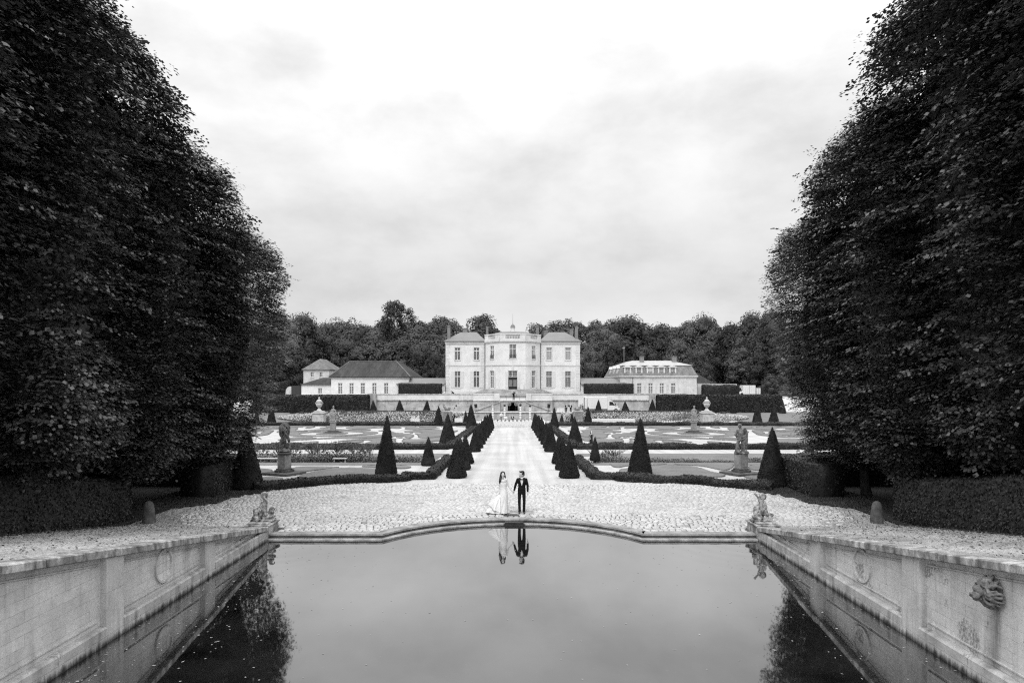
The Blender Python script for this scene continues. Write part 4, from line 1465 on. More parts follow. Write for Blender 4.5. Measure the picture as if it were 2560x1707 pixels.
# ================================================================== free-growing trees
def tree_meshes(seed, lobes=20, R=5.0, H=13.0, n=5200, card=.55, airy=False):
    rg = np.random.default_rng(seed)
    r = random.Random(seed)
    L = []
    for i in range(lobes):
        t = (i + .5) / lobes
        if airy:
            z = H * (.58 + .35 * t) if i % 5 else H * (.3 + .3 * t); rr = R * (.45 + .55 * math.sin(PI * min(1, .15 + .85 * t))) * r.uniform(.3, 1.0) * (1 if i % 5 else .6)
        else:
            z = H * (.20 + .66 * t); rr = R * .66 * (math.sin(PI * (.22 + .70 * t)) ** .7) * r.uniform(.45, 1.1)
        a = i * 2.4 + r.uniform(-.5, .5)
        s = R * r.uniform(.22, .40) * (0.78 if airy else 1.0)
        L.append((np.array([rr * math.cos(a), rr * math.sin(a), z]), np.array([s, s, s * .80])))
    L.append((np.array([0, 0, H * .86]), np.array([R * .42, R * .42, H * .13 * (1 if not airy else .6)])))
    if not airy: L.append((np.array([0, 0, H * .52]), np.array([R * .7, R * .7, H * .34])))
    w = np.array([l[1][0] ** 2 for l in L])
    idx = rg.choice(len(L), n, p=w / w.sum())
    c = np.array([L[i][0] for i in idx]); s = np.array([L[i][1] for i in idx])
    D = unit(rg.normal(size=(n, 3)) + np.array([[0, 0, .25]]))
    P = c + D * s * (rg.uniform(.66, 1.16, (n, 1)))
    P += D * (nsum(P, 1.3, seed) * .25)[:, None]
    gap = nsum(P, .9, seed + 5)
    ok = rg.random(n) < np.clip(.9 + .5 * gap, .25, 1)
    P, D = P[ok], D[ok]; k = len(P)
    N = unit(D * 1.0 + np.array([[0, 0, .25]]) + rg.normal(0, .32, (k, 3)))
    V, Q = cards(P, N, rg.normal(size=(k, 3)) + D * .4, card * rg.uniform(.55, 1.3, k), card * .62 * rg.uniform(.6, 1.2, k), fold=-.08)
    # solid lobes inside, so each clump shades itself and what lies below it
    m = MB()
    for c_, s_ in L: m.ell(tuple(c_), tuple(s_ * (.66 if not airy else .4)), (0, 0, 0), 10, 6)
    qs = [f for f in m.f if len(f) == 4]
    V = np.vstack([V, np.array(m.v)]); Q = np.vstack([Q, np.array(qs) + k * 4])
    me = np_mesh('crown', V, Q, 'far_leaf')
    m = MB()
    m.tube([(0, 0, -.6), (0, 0, .4), (.1, .05, H * .25), (0, .1, H * .5), (0, 0, H * .8)], [.5, .36, .28, .2, .06], 8)
    for c_, s_ in L[:lobes:2]:
        st = H * .22 + (c_[2] - H * .2) * .4
        m.tube([(0.05, .05, st), tuple(c_ * .55 + np.array([0, 0, st * .45])), tuple(c_)], [.16, .09, .03], 6)
    return me, m.mesh('trunk', 'bark', smooth=True)


def make_trees():
    kinds = [tree_meshes(s, 34, 5.2, 13, 10500, .46) for s in (3, 5, 9, 14)]
    airy = tree_meshes(21, 40, 5.0, 24, 7000, .50, True)
    G = 'free growing trees behind the chateau'
    rr = random.Random(8)
    # (px, top row, distance, crown width in px, words)
    T = [(640, 800, 172, 120, 'dark tree at the far left edge of the wood, behind the lime row'), (700, 776, 190, 130, 'tall rounded tree above the ball shaped bushes on the left'),
         (762, 778, 205, 130, 'pale crowned tall tree left of the gabled cottage roof'), (735, 850, 178, 100, 'dark low tree directly behind the left cottage'),
         (668, 872, 165, 95, 'low shaded tree above the left ball shaped bushes'), (820, 800, 215, 110, 'tree rising behind the right slope of the cottage roof'),
         (868, 846, 196, 110, 'bushy tree behind the left end of the long dark roof'), (935, 826, 205, 125, 'broad light crowned tree behind the middle of the long dark roof'),
         (1000, 842, 196, 130, 'broad tree behind the right hip of the long dark roof'), (1062, 856, 188, 90, 'dark tree between the long roof and the chateau'),
         (1085, 880, 178, 66, 'small dark tree close to the left side of the chateau'), (905, 812, 232, 90, 'tree left of the tallest tree, further up the slope'),
         (1478, 872, 182, 80, 'small tree close to the right side of the chateau'), (1512, 812, 198, 110, 'tree behind the gap between chateau and mansard building'),
         (1575, 784, 206, 150, 'tall broad tree above the left half of the mansard roof'), (1648, 806, 200, 120, 'rounded tree above the right half of the mansard roof'),
         (1695, 846, 188, 90, 'lower tree behind the right end of the mansard building'), (1760, 781, 208, 140, 'tall domed tree above the shaggy hedge on the right'),
         (1826, 802, 196, 110, 'dark tree above the white container'), (1880, 776, 190, 130, 'big tree right of the white container'),
         (1932, 767, 180, 130, 'tallest tree at the right edge of the wood, beside the lime row'), (1985, 800, 170, 120, 'tree half hidden behind the right lime row'),
         (1745, 872, 182, 90, 'low dark tree behind the shaggy hedge on the right'), (1850, 868, 182, 110, 'low dark tree behind the white container'),
         (1905, 880, 176, 90, 'low tree beside the parked cars at right'), (1610, 862, 186, 110, 'dense tree close behind the mansard building'),
         (1540, 850, 190, 90, 'dense dark tree left of the mansard building antenna')]
    for i, (px, top, Y, w, lab) in enumerate(T):
        x, zt = at(px, top, Y)
        z0 = hill(x, Y)
        c, k = kinds[i % 4]
        H = zt - z0; R = w * .5 * Y / F
        t = thing('broadleaf_tree', lab, 'tree', (x, Y, z0), rr.uniform(0, 6.28), G)
        a = local('crown', c, t); a.scale = (R / 5.2, R / 5.2, H / 13.0)
        b = local('trunk', k, t); b.scale = (min(1.2, R / 5.2),) * 2 + (H / 13.0,)
    Y = 212; x, zt = at(986, 743, Y); z0 = hill(x, Y)
    t = thing('broadleaf_tree', 'tallest tree of all, airy crown standing alone above the wood left of the chateau', 'tree', (x, Y, z0), 0, G)
    H = zt - z0
    for nm, me in zip(('crown', 'trunk'), airy):
        a = local(nm, me, t); a.scale = (1.12, 1.12, H / 24.0)
    sm = tree_meshes(33, 14, 1.9, 3.4, 2200, .22)
    for px, by, ty, w, Y, lab in ((1101, 950, 915, 40, 166, 'pale rounded bush between the long roofed building and the chateau'),
                                  (1470, 948, 912, 36, 166, 'rounded grey bush right beside the chateau'), (1925, 985, 935, 60, 158, 'young feathery tree right of the white container'),
                                  (1782, 964, 955, 50, 156, 'flat leafy bush showing over the shaggy hedge')):
        x, zt = at(px, ty, Y); z0 = 2.3
        t = thing('bush', lab, 'bush', (x, Y, z0), 0)
        a = local('foliage', sm[0], t); a.scale = (w * .5 * Y / F / 1.9,) * 2 + ((zt - z0) / 3.4,)
        a = local('stem', sm[1], t); a.scale = (.3, .3, (zt - z0) / 3.4)
    # wooded hillside: one mass of crowns
    rg = np.random.default_rng(77)
    Vs = []; Qs = []; k = 0
    for i in range(600):
        y = rg.uniform(218, 400); x = rg.uniform(-.62, .62) * y
        if abs(x + .5) < 5.0: continue
        if abs(x) < 24 and y < 228: continue
        H = rg.uniform(9, 14); R = rg.uniform(4.0, 6.5)
        if abs(x) < 14: H *= .6 + .4 * abs(x) / 14
        n = 520
        D = unit(rg.normal(size=(n, 3)) * np.array([[1, 1, 1]]) + np.array([[0, -.25, .45]]))
        lob = 1 + .30 * nsum(D * 4, 1.0, i % 17)
        P = D * np.array([[R, R, H * .5]]) * lob[:, None] * rg.uniform(.86, 1.05, (n, 1)) + np.array([[x, y, hill(x, y) + H * .55]])
        N = unit(D * 1.0 + np.array([[0, 0, .2]]) + rg.normal(0, .3, (n, 3)))
        V, Q = cards(P, N, rg.normal(size=(n, 3)), rg.uniform(.6, 1.3, n), rg.uniform(.5, .9, n), k, fold=-.08)
        Vs.append(V); Qs.append(Q); k += len(V)
    o = local('woodland', np_mesh('woodland', np.vstack(Vs), np.vstack(Qs), 'wood_leaf'))
    tag(o, 'dense wood covering the hillside behind the chateau', 'wood', kind='stuff')


# ================================================================== ditch plants and flower banks
def make_plants():
    rr = random.Random(12)
    def clump(seed, tall):
        rg = np.random.default_rng(seed)
        n = 900
        D = unit(rg.normal(size=(n, 3)) * np.array([[1, .8, .8]]) + np.array([[0, 0, .6]]))
        P = D * np.array([[1.2, .9, .75 if not tall else 1.1]]) * rg.uniform(.35, 1.0, (n, 1))
        P[:, 2] = np.abs(P[:, 2]) + .03
        N = unit(D + rg.normal(0, .5, (n, 3)))
        V, Q = cards(P, N, D + rg.normal(0, .5, (n, 3)) + np.array([[0, 0, .6]]), rg.uniform(.08, .17, n), rg.uniform(.05, .09, n), fold=-.1)
        if tall:
            k = 120
            a = rg.uniform(0, 6.28, k); t = rg.uniform(.3, 1.0, k)
            C = np.stack([np.cos(a) * .7 * t, np.sin(a) * .6 * t, .9 + .55 * t], 1)
            A = np.stack([np.cos(a) * .5, np.sin(a) * .5, np.full(k, 1.0)], 1)
            V2, Q2 = cards(C, unit(rg.normal(size=(k, 3))), A, rg.uniform(.5, .9, k), rg.uniform(.02, .05, k), len(V))
            V = np.vstack([V, V2]); Q = np.vstack([Q, Q2])
        return np_mesh('shrub', V, Q, 'shrub_leaf')
    C = [clump(1, False), clump(2, False), clump(3, True), clump(4, True)]
    def near(px):                                        # what stands in front of this stretch of the ditch
        if px < 690: return 'beside the broad left yew cone'
        if px < 760: return 'behind the lion statue'
        if px < 900: return 'between the lion statue and the slender left cone'
        if px < 1010: return 'behind the slender left cone'
        return 'behind the small squat left cone'
    rows = {-1: [(652, 2), (676, 0), (700, 3), (735, 2), (760, 0), (782, 3), (803, 2), (826, 0), (846, 3), (868, 1), (890, 2), (915, 3), (940, 1), (1005, 1), (1035, 0)],
            1: [(1500, 2), (1535, 3), (1567, 1), (1590, 0), (1640, 1), (1665, 0), (1690, 1), (1715, 0), (1740, 1), (1768, 0), (1800, 1), (1825, 0), (1880, 0), (1905, 1), (1985, 0)]}
    for sx in (-1, 1):
        side = 'left' if sx < 0 else 'right'
        R = rows[sx]
        for i, (px, kd) in enumerate(R):
            Y = rr.uniform(50.0, 51.8); x = (px - CXP) * Y / F
            o = local('ditch_plant', C[kd], None, (x, Y, zg(x, Y)))
            sc = rr.uniform(.75, 1.1); o.scale = (sc * 1.25, sc, sc * (1.0 if kd < 2 else .95) * (1.15 if sx < 0 else .8)); o.rotation_euler = (0, 0, rr.uniform(-.5, .5))
            tag(o, '%s%s plant from the %s in the %s ditch' % (ORD[i], ' tall spiky' if kd > 1 else ' low leafy', 'left', side), 'plant', 'plants growing in the ditch')
    # plank footbridges over the left ditch
    for px, w, lab in ((668, 60, 'weathered plank laid across the ditch at the far left'), (850, 34, 'short pale plank above the ditch behind the lion statue')):
        x, _ = at(px, 0, 49.4); hw = w * .5 * 49.4 / F
        m = MB(); m.box(x - hw, x + hw, 49.2, 49.6, -.12, -.06, bev=.01)
        for s in (-1, 1): m.box(x + s * (hw - .1) - .04, x + s * (hw - .1) + .04, 49.3, 49.4, -.8, -.12)
        tag(m.build('wooden_plank', 'timber', None, loc=(x, 49.4, -.1)), lab, 'plank')
    # flower banks
    for sx in (-1, 1):
        side = 'left' if sx < 0 else 'right'
        xs = np.linspace(9.6, 44.5, 60); ts = np.linspace(0, 1, 9)
        V = []; Q = []
        for x in xs:
            e = min(1, max(0, (44.5 - x) / 7.5)) ** .6
            y0 = 124.6 + (1 - e) * 4; y1 = 131.6
            z0 = zg(x, y0); z1 = z0 + (-.5 - z0) * e
            for t in ts: V.append((sx * x, y0 + (y1 - y0) * t, z0 + (z1 - z0) * t - .02 + .12 * math.sin(PI * t)))
        for i in range(59):
            for j in range(8):
                a = i * 9 + j
                Q.append((a, a + 9, a + 10, a + 1) if sx > 0 else (a, a + 1, a + 10, a + 9))
        V = np.array(V)
        bank = local('bank', np_mesh('bank', V, Q, 'soil')); bank['kind'] = 'structure'
        rg = np.random.default_rng(50 + sx)
        def scatter(n, h0, h1, L, mat, name, label):
            q = np.array(Q)[rg.integers(0, len(Q), n)]
            u, v = rg.random((n, 1)), rg.random((n, 1))
            C = (V[q[:, 0]] * (1 - u) + V[q[:, 1]] * u) * (1 - v) + (V[q[:, 3]] * (1 - u) + V[q[:, 2]] * u) * v
            C[:, 2] += rg.uniform(h0, h1, n)
            if mat == 'blossom':
                d = nsum(C, .9, 3) + .35 * rg.normal(size=n); C = C[d > -.35]; 
            m = len(C)
            N = unit(np.array([[0, -.6, .7]]) + rg.normal(0, .45, (m, 3)))
            cv, cq = cards(C, N, rg.normal(size=(m, 3)), L * rg.uniform(.7, 1.4, m), L * .9 * rg.uniform(.7, 1.3, m))
            o = local(name, np_mesh(name, cv, cq, mat)); tag(o, label, 'flowers' if mat == 'blossom' else 'plants', kind='stuff')
        scatter(9000, .02, .30, .22, 'shrub_leaf', 'bedding_plants', 'leafy bedding plants covering the %s flower bank' % side)
        scatter(6500, .22, .42, .115, 'blossom', 'bedding_flowers', 'white blossoms speckling the %s flower bank' % side)


# ================================================================== buildings
def wall_open(m, o, u, W, z0, z1, ops, depth=.28):
    """a wall face from point o along unit direction u (2-D), with rectangular openings (u0, u1, za, zb) and their reveals"""
    nrm = Vector((u[1], -u[0]))                         # outward
    us = sorted(set([0, W] + [a for p in ops for a in p[:2]]))
    zs = sorted(set([z0, z1] + [a for p in ops for a in p[2:4]]))
    P = lambda s, z, d=0.0: (o[0] + u[0] * s - nrm.x * d, o[1] + u[1] * s - nrm.y * d, z)
    for a, b in zip(us, us[1:]):
        for c, d in zip(zs, zs[1:]):
            cx, cz = (a + b) / 2, (c + d) / 2
            if any(p[0] < cx < p[1] and p[2] < cz < p[3] for p in ops): continue
            m.quad(P(a, c), P(b, c), P(b, d), P(a, d))
    for a, b, c, d in [p[:4] for p in ops]:
        m.quad(P(a, c), P(a, c, depth), P(b, c, depth), P(b, c)); m.quad(P(a, d, depth), P(a, d), P(b, d), P(b, d, depth))
        m.quad(P(a, c, depth), P(a, c), P(a, d), P(a, d, depth)); m.quad(P(b, c), P(b, c, depth), P(b, d, depth), P(b, d))


def bar_on(m, o, u, s0, s1, z0, z1, d0, d1):
    """box on a wall face: s along it, d outward"""
    n = Vector((u[1], -u[0]))
    P = lambda s, z, d: (o[0] + u[0] * s + n.x * d, o[1] + u[1] * s + n.y * d, z)
    vs = [P(s0, z0, d0), P(s1, z0, d0), P(s1, z0, d1), P(s0, z0, d1), P(s0, z1, d0), P(s1, z1, d0), P(s1, z1, d1), P(s0, z1, d1)]
    m.add(vs, [(0, 1, 2, 3), (7, 6, 5, 4), (4, 5, 1, 0), (5, 6, 2, 1), (6, 7, 3, 2), (7, 4, 0, 3)])


def window(par, o, u, s0, s1, z0, z1, cols=4, rows=6, transom=None, pane='glass_pane', bar=.035, fr=.085, shutters=False, sill=True, label=None, balcony=False):
    d = -.20
    m = MB()
    m2 = MB()
    n = Vector((u[1], -u[0]))
    P = lambda s, z, dd: (o[0] + u[0] * s + n.x * dd, o[1] + u[1] * s + n.y * dd, z)
    m2.quad(P(s0, z0, d - .03), P(s1, z0, d - .03), P(s1, z1, d - .03), P(s0, z1, d - .03))
    bar_on(m, o, u, s0, s0 + fr, z0, z1, d, d + .06); bar_on(m, o, u, s1 - fr, s1, z0, z1, d, d + .06)
    bar_on(m, o, u, s0, s1, z1 - fr, z1, d, d + .058); bar_on(m, o, u, s0, s1, z0, z0 + fr * 1.3, d, d + .058)
    mid = (s0 + s1) / 2
    bar_on(m, o, u, mid - .06, mid + .06, z0, z1, d, d + .07)
    for k in range(1, cols):
        if k == cols / 2: continue
        s = s0 + (s1 - s0) * k / cols
        bar_on(m, o, u, s - bar * .5, s + bar * .5, z0, z1, d, d + .03)
    H = z1 - z0
    for k in range(1, rows):
        z = z0 + H * k / rows
        bar_on(m, o, u, s0, s1, z - bar * .5, z + bar * .5, d, d + .032)
    if transom: bar_on(m, o, u, s0, s1, z0 + H * transom - .07, z0 + H * transom + .07, d, d + .075)
    w = m.build('window', 'white_paint', par)
    if label: w['label'] = label
    m2.build('pane', pane, w)
    if sill:
        q = MB(); bar_on(q, o, u, s0 - .12, s1 + .12, z0 - .14, z0 - .003, -.2, .10); q.build('sill', 'trim_stone', w)
    if shutters:
        sw = (s1 - s0) * .58
        for a, b in ((s0 - sw - .02, s0 - .02), (s1 + .02, s1 + sw + .02)):
            q = MB(); bar_on(q, o, u, a, b, z0 + .02, z1 - .05, .003, .06)
            for f_ in (.0, .33, .62, .95): bar_on(q, o, u, a + .04, b - .04, z0 + .02 + (z1 - z0 - .1) * f_, z0 + .05 + (z1 - z0 - .1) * f_ + .02, .06, .075)
            q.build('shutter', 'shutter_paint', w)
    if balcony:
        q = MB(); bar_on(q, o, u, s0 - .05, s1 + .05, z0 + .80, z0 + .84, .02, .06); bar_on(q, o, u, s0 - .05, s1 + .05, z0 + .06, z0 + .09, .02, .06)
        k = 12
        for i in range(k + 1):
            s = s0 + (s1 - s0) * i / k
            bar_on(q, o, u, s - .012, s + .012, z0 + .06, z0 + .82, .03, .05)
        q.build('balcony_rail', 'dark_iron', w)
    return w


def hip(m, x0, x1, y0, y1, z, tx0, tx1, ty0, ty1, tz, th=.18):
    """hipped roof block: eave rectangle, top rectangle"""
    vs = [(x0, y0, z - th), (x1, y0, z - th), (x1, y1, z - th), (x0, y1, z - th), (x0, y0, z), (x1, y0, z), (x1, y1, z), (x0, y1, z),
          (tx0, ty0, tz), (tx1, ty0, tz), (tx1, ty1, tz), (tx0, ty1, tz)]
    fs = [(3, 2, 1, 0)] + [(i, (i + 1) % 4, 4 + (i + 1) % 4, 4 + i) for i in range(4)] + [(4 + i, 4 + (i + 1) % 4, 8 + (i + 1) % 4, 8 + i) for i in range(4)] + [(8, 9, 10, 11)]
    m.add(vs, fs)


def chateau():
    c = thing('chateau', 'large pale stone two storey chateau with a canted central bay, facing the gardens', 'chateau', (0, 150, 2.3))
    EX = (1, 0)
    q = .0142
    X = lambda zx: (zx - 1128) * q
    Z = lambda zy: CZ + (HY - (780 + .1616 * zy)) * 150 / F
    zb, zs, ze = 2.3, Z(825), Z(458)
    xl0, xl1 = X(88), X(697)
    Y = 150.0

    def win_x(a, b): return X(a), X(b)
    for s in (-1, 1):
        x0, x1 = (xl0, xl1) if s < 0 else (-xl1, -xl0)
        lows = [(230, 318), (523, 612)]; ups = [(231, 315), (525, 608)]
        ops = []
        spec = []
        for (a, b) in lows:
            u0, u1 = sorted((s * -X(a), s * -X(b)))
            ops.append((u0 - x0, u1 - x0, Z(1168), Z(915))); spec.append(('low', ops[-1]))
        for (a, b) in ups:
            u0, u1 = sorted((s * -X(a), s * -X(b)))
            ops.append((u0 - x0, u1 - x0, Z(744), Z(550))); spec.append(('up', ops[-1]))
        m = MB(); o = (x0, Y)
        wall_open(m, o, EX, x1 - x0, zb, ze, ops)
        # returns and back
        m.quad((x0, Y + 14, zb), (x0, Y, zb), (x0, Y, ze), (x0, Y + 14, ze)); m.quad((x1, Y, zb), (x1, Y + 14, zb), (x1, Y + 14, ze), (x1, Y, ze))
        m.quad((x1, Y + 14, zb), (x0, Y + 14, zb), (x0, Y + 14, ze), (x1, Y + 14, ze))
        wl = m.build('wing_wall', 'facade_stone', c)
        for kind, (a, b, z0, z1) in spec:
            right = s > 0 and kind == 'up'
            window(c, o, EX, a, b, z0, z1, 4, 8 if kind == 'low' else 6, .68 if kind == 'low' else .74, 'glass_bright' if right else 'glass_pane', shutters=kind == 'low',
                   label='upper window with sky reflection painted into its panes' if right else None)
        t = MB()
        bar_on(t, o, EX, -.06, x1 - x0 + .06, zs - .13, zs + .13, .003, .10)          # string course
        bar_on(t, o, EX, -.12, x1 - x0 + .12, ze - .38, ze - .02, .003, .22); bar_on(t, o, EX, -.06, x1 - x0 + .06, ze - .62, ze - .40, .003, .10)
        bar_on(t, o, EX, -.12, x1 - x0 + .12, zb, zb + 1.25, .003, .12)
        for e in (0.0, x1 - x0 - .9):
            for k in range(9):
                if k * .62 + zb + 1.3 < zs - .2: bar_on(t, o, EX, e, e + .9 - .18 * (k % 2), zb + 1.3 + k * .62, zb + 1.3 + k * .62 + .57, .003, .035)
                if zs + .2 + k * .62 < ze - 1.2: bar_on(t, o, EX, e, e + .9 - .18 * (k % 2), zs + .2 + k * .62, zs + .2 + k * .62 + .57, .003, .035)
        # flat panels framing the upper windows
        for kind, (a, b, z0, z1) in spec:
            if kind == 'up':
                bar_on(t, o, EX, a - .16, a - .01, z0, z1 + .1, .002, .05); bar_on(t, o, EX, b + .01, b + .16, z0, z1 + .1, .002, .05); bar_on(t, o, EX, a - .16, b + .16, z1 + .03, z1 + .22, .002, .06)
        t.build('stone_trim', 'trim_stone', c)
        r = MB()
        hip(r, x0 - .35, x1 + .25, Y - .35, Y + 13, ze + .12, x0 + (2.9 if s < 0 else 2.1), x1 - (2.1 if s < 0 else 2.9), Y + 5.2, Y + 9, ze + 2.45, .12)
        r.build('roof', 'slate', c)
        g = MB(); bar_on(g, (x0, Y), EX, -.4, x1 - x0 + .3, ze - .02, ze + .09, .0, .42); g.build('gutter', 'lead_pipe', c)
        for ch in ((139, 42, 213, 400, 1.5), (390, 70, 248, 330, 6)) if s < 0 else ((2113, 40, 218, 395, 1.5), (2034, 50, 266, 330, 6), (1638, 64, 285, 345, 7), (1510, 42, 215, 345, 12)):
            cx, w, t0, t1, dy = ch
            yy = Y + dy; k = yy / 150
            xx = X(cx) * k; zt = CZ + (Z(t0) - CZ) * k; z1_ = ze + .2; hw = w * q * .5 * k
            b_ = MB(); b_.box(xx - hw, xx + hw, yy - .45, yy + .45, z1_, zt - .25); b_.box(xx - hw - .08, xx + hw + .08, yy - .53, yy + .53, zt - .25, zt - .08, bev=.03); b_.box(xx - hw * .6, xx + hw * .6, yy - .3, yy + .3, zt - .08, zt)
            b_.build('chimney', 'chimney_brick', c)
        if s < 0:
            xx, yy = X(733) * 1.08, 162; k = 1.08; zt = CZ + (Z(225) - CZ) * k
            b_ = MB(); b_.box(xx - .26, xx + .26, yy - .45, yy + .45, ze, zt - .2); b_.box(xx - .33, xx + .33, yy - .52, yy + .52, zt - .2, zt, bev=.03); b_.build('chimney', 'chimney_brick', c)
        d = MB(); xx = x1 + .0 if s < 0 else x0 - .0
        d.tube([(xx + s * -.0, Y - .12, zb + 1.2), (xx, Y - .12, ze - .1)], .085, 8); d.build('downpipe', 'lead_pipe', c)
        # low mid roof behind the centre
        r = MB(); hip(r, -6.4 if s < 0 else .1, -.1 if s < 0 else 6.4, Y + 3, Y + 13, ze + .3, -6.0 if s < 0 else .1, -.1 if s < 0 else 6.0, Y + 6, Y + 10, ze + 1.6, .1); r.build('roof', 'slate', c)
    # central canted bay
    A, B, C_, D = (xl1 + .02, Y - .02), (-2.72, 146.0), (2.72, 146.0), (-xl1 - .02, Y - .02)
    zc = Z(447)
    zf = 4.0                                              # ground floor level
    wx = 1.0
    for i, (p, r_) in enumerate(((A, B), (B, C_), (C_, D))):
        d = Vector((r_[0] - p[0], r_[1] - p[1])); W = d.length; u = tuple(d / W)
        mid = W * (.5 if i == 1 else (.47 if i == 0 else .53))
        if i == 1:
            up = (mid - .74, mid + .74, Z(718) * 1 - .12, Z(512) - .03); lo = (mid - .95, mid + .95, zf, 7.95)
        else:
            up = (mid - .62, mid + .62, 10.55, 13.4); lo = (mid - .62, mid + .62, 4.25, 8.0)
        m = MB(); wall_open(m, p, u, W, zb, zc + 0, [up, lo]); m.build('bay_wall', 'facade_stone', c)
        window(c, p, u, *up, 6 if i == 1 else 4, 7, .70, 'glass_bright' if i == 2 else 'glass_pane', balcony=True)
        if i == 1:
            window(c, p, u, lo[0], lo[1], 6.65, 7.95, 6, 3, None, 'glass_pane', sill=False, label='fan of small panes over the dark door')
            dr = MB(); bar_on(dr, p, u, lo[0], lo[1], 3.98, 4.62, -.22, -.12); bar_on(dr, p, u, lo[0], lo[1], 6.1, 6.62, -.22, -.12)
            for a, b in ((lo[0], lo[0] + .12), (mid - .09, mid + .09), (lo[1] - .12, lo[1])): bar_on(dr, p, u, a, b, 4.6, 6.12, -.218, -.115)
            dob = dr.build('door', 'black_paint', c); dob['label'] = 'black double door with two glazed leaves'
            for a, b in ((lo[0] + .13, mid - .1), (mid + .1, lo[1] - .13)):
                g = MB(); bar_on(g, p, u, a, b, 4.63, 6.09, -.24, -.23); g.build('pane', 'glass_bright', dob)
                g = MB()
                for k in range(1, 4): bar_on(g, p, u, a + (b - a) * k / 4 - .012, a + (b - a) * k / 4 + .012, 4.63, 6.09, -.228, -.21)
                for k in range(1, 6): bar_on(g, p, u, a, b, 4.63 + 1.46 * k / 6 - .012, 4.63 + 1.46 * k / 6 + .012, -.228, -.212)
                g.build('glazing_bars', 'black_paint', dob)
        else:
            window(c, p, u, *lo, 4, 8, .70, 'glass_pane', shutters=False, sill=False)
        sw = .55
        for a, b in ((lo[0] - sw - .04, lo[0] - .04), (lo[1] + .04, lo[1] + sw + .04)):
            sh = MB(); bar_on(sh, p, u, a, b, 4.3, 7.8, .003, .05)
            for zz in (5.2, 6.3, 7.0): bar_on(sh, p, u, a + .03, b - .03, zz, zz + .03, .05, .065)
            sh.build('shutter', 'shutter_paint', c)
        t = MB()
        bar_on(t, p, u, 0, W, zs - .13, zs + .13, .003, .12); bar_on(t, p, u, -.05, W + .05, zc - .35, zc, .003, .30); bar_on(t, p, u, 0, W, zc - .58, zc - .37, .003, .14)
        bar_on(t, p, u, 0, W, zb, zf - .02, .003, .12)
        bar_on(t, p, u, mid - .14, mid + .14, 8.2, zs - .15, .003, .10)               # keystone
        bar_on(t, p, u, lo[0] - .1, lo[1] + .1, 8.02, 8.2, .003, .08)
        t.build('stone_trim', 'trim_stone', c)
        # balustrade: solid dies and an openwork panel of turned balusters
        b_ = MB()
        bar_on(b_, p, u, 0, W, zc + .003, zc + .28, -.35, .18); bar_on(b_, p, u, 0, W, zc + 1.16, zc + 1.36, -.35, .20)
        g0, g1 = (mid - 1.55, mid + 1.55) if i == 1 else (mid - 1.15, mid + 1.15)
        bar_on(b_, p, u, 0, g0, zc + .28, zc + 1.16, -.30, .12); bar_on(b_, p, u, g1, W, zc + .28, zc + 1.16, -.30, .12)
        k = 9 if i == 1 else 6
        n = Vector((u[1], -u[0]))
        for j in range(k):
            s = g0 + (g1 - g0) * (j + .5) / k
            b_.lathe([(.07, 0), (.07, .06), (.05, .12), (.10, .30), (.085, .45), (.045, .68), (.07, .80), (.07, .88)], (p[0] + u[0] * s - n.x * .08, p[1] + u[1] * s - n.y * .08, zc + .28), 8)
        b_.build('balustrade', 'trim_stone', c)
    m = MB(); m.add([(A[0], A[1], zc + .02), (B[0], B[1], zc + .02), (C_[0], C_[1], zc + .02), (D[0], D[1], zc + .02), (D[0], Y + 13, zc + .02), (A[0], Y + 13, zc + .02)], [(0, 1, 2, 3, 4, 5)])
    m.build('bay_roof', 'slate', c)
    # low oval dome behind the balustrade, with cupola and spike
    m = MB(); m.lathe([(5.2, 0), (5.05, .8), (4.5, 1.45), (3.95, 1.82), (3.2, 2.05), (1.5, 2.2), (.6, 2.25)], (0, 154, zc + .1), 32); m.build('dome', 'slate', c, smooth=True)
    z0 = zc + 2.3
    cu = MB(); cu.lathe([(.62, 0), (.62, .15), (.5, .2), (.5, .26)], (0, 154, z0), 16)
    for k in range(8):
        a = k * PI / 4 + PI / 8
        cu.box(.43 * math.cos(a) - .06, .43 * math.cos(a) + .06, 154 + .43 * math.sin(a) - .06, 154 + .43 * math.sin(a) + .06, z0 + .24, z0 + .9)
    cu.lathe([(.56, 0), (.6, .08), (.56, .14)], (0, 154, z0 + .88), 16)
    cuo = cu.build('cupola', 'trim_stone', c)
    dm = MB(); dm.lathe([(.54, 0), (.52, .2), (.42, .42), (.26, .58), (.1, .66), (.06, .8), (.09, .86), (.02, .95)], (0, 154, z0 + 1.02), 16); dm.build('cap', 'slate', cuo, smooth=True)
    sp_ = MB(); sp_.tube([(0, 154, z0 + 1.9), (0, 154, z0 + 4.1)], [.035, .012], 6); sp_.build('spire', 'lead_pipe', cuo)
    # garden steps down from the bay
    st = MB()
    for i in range(9):
        zt = 3.98 - i * .185; k = i * .36
        st.prism([(-6.6 - k * 1.3, 149.6), (-4.6 - k * .9, 145.5 - k * .85), (4.6 + k * .9, 145.5 - k * .85), (6.6 + k * 1.3, 149.6)], 2.3, zt, 'z')
    st.build('steps', 'terrace_stone', c)
    # notice board and footlights on the landing
    nb = MB(); nb.box(1.55, 2.35, 145.72, 145.78, 4.0, 5.15); tag(nb.build('notice_board', 'white_plastic', None, loc=(1.95, 145.75, 4.0)), 'plain white board leaning right of the black chateau door', 'board')
    return c


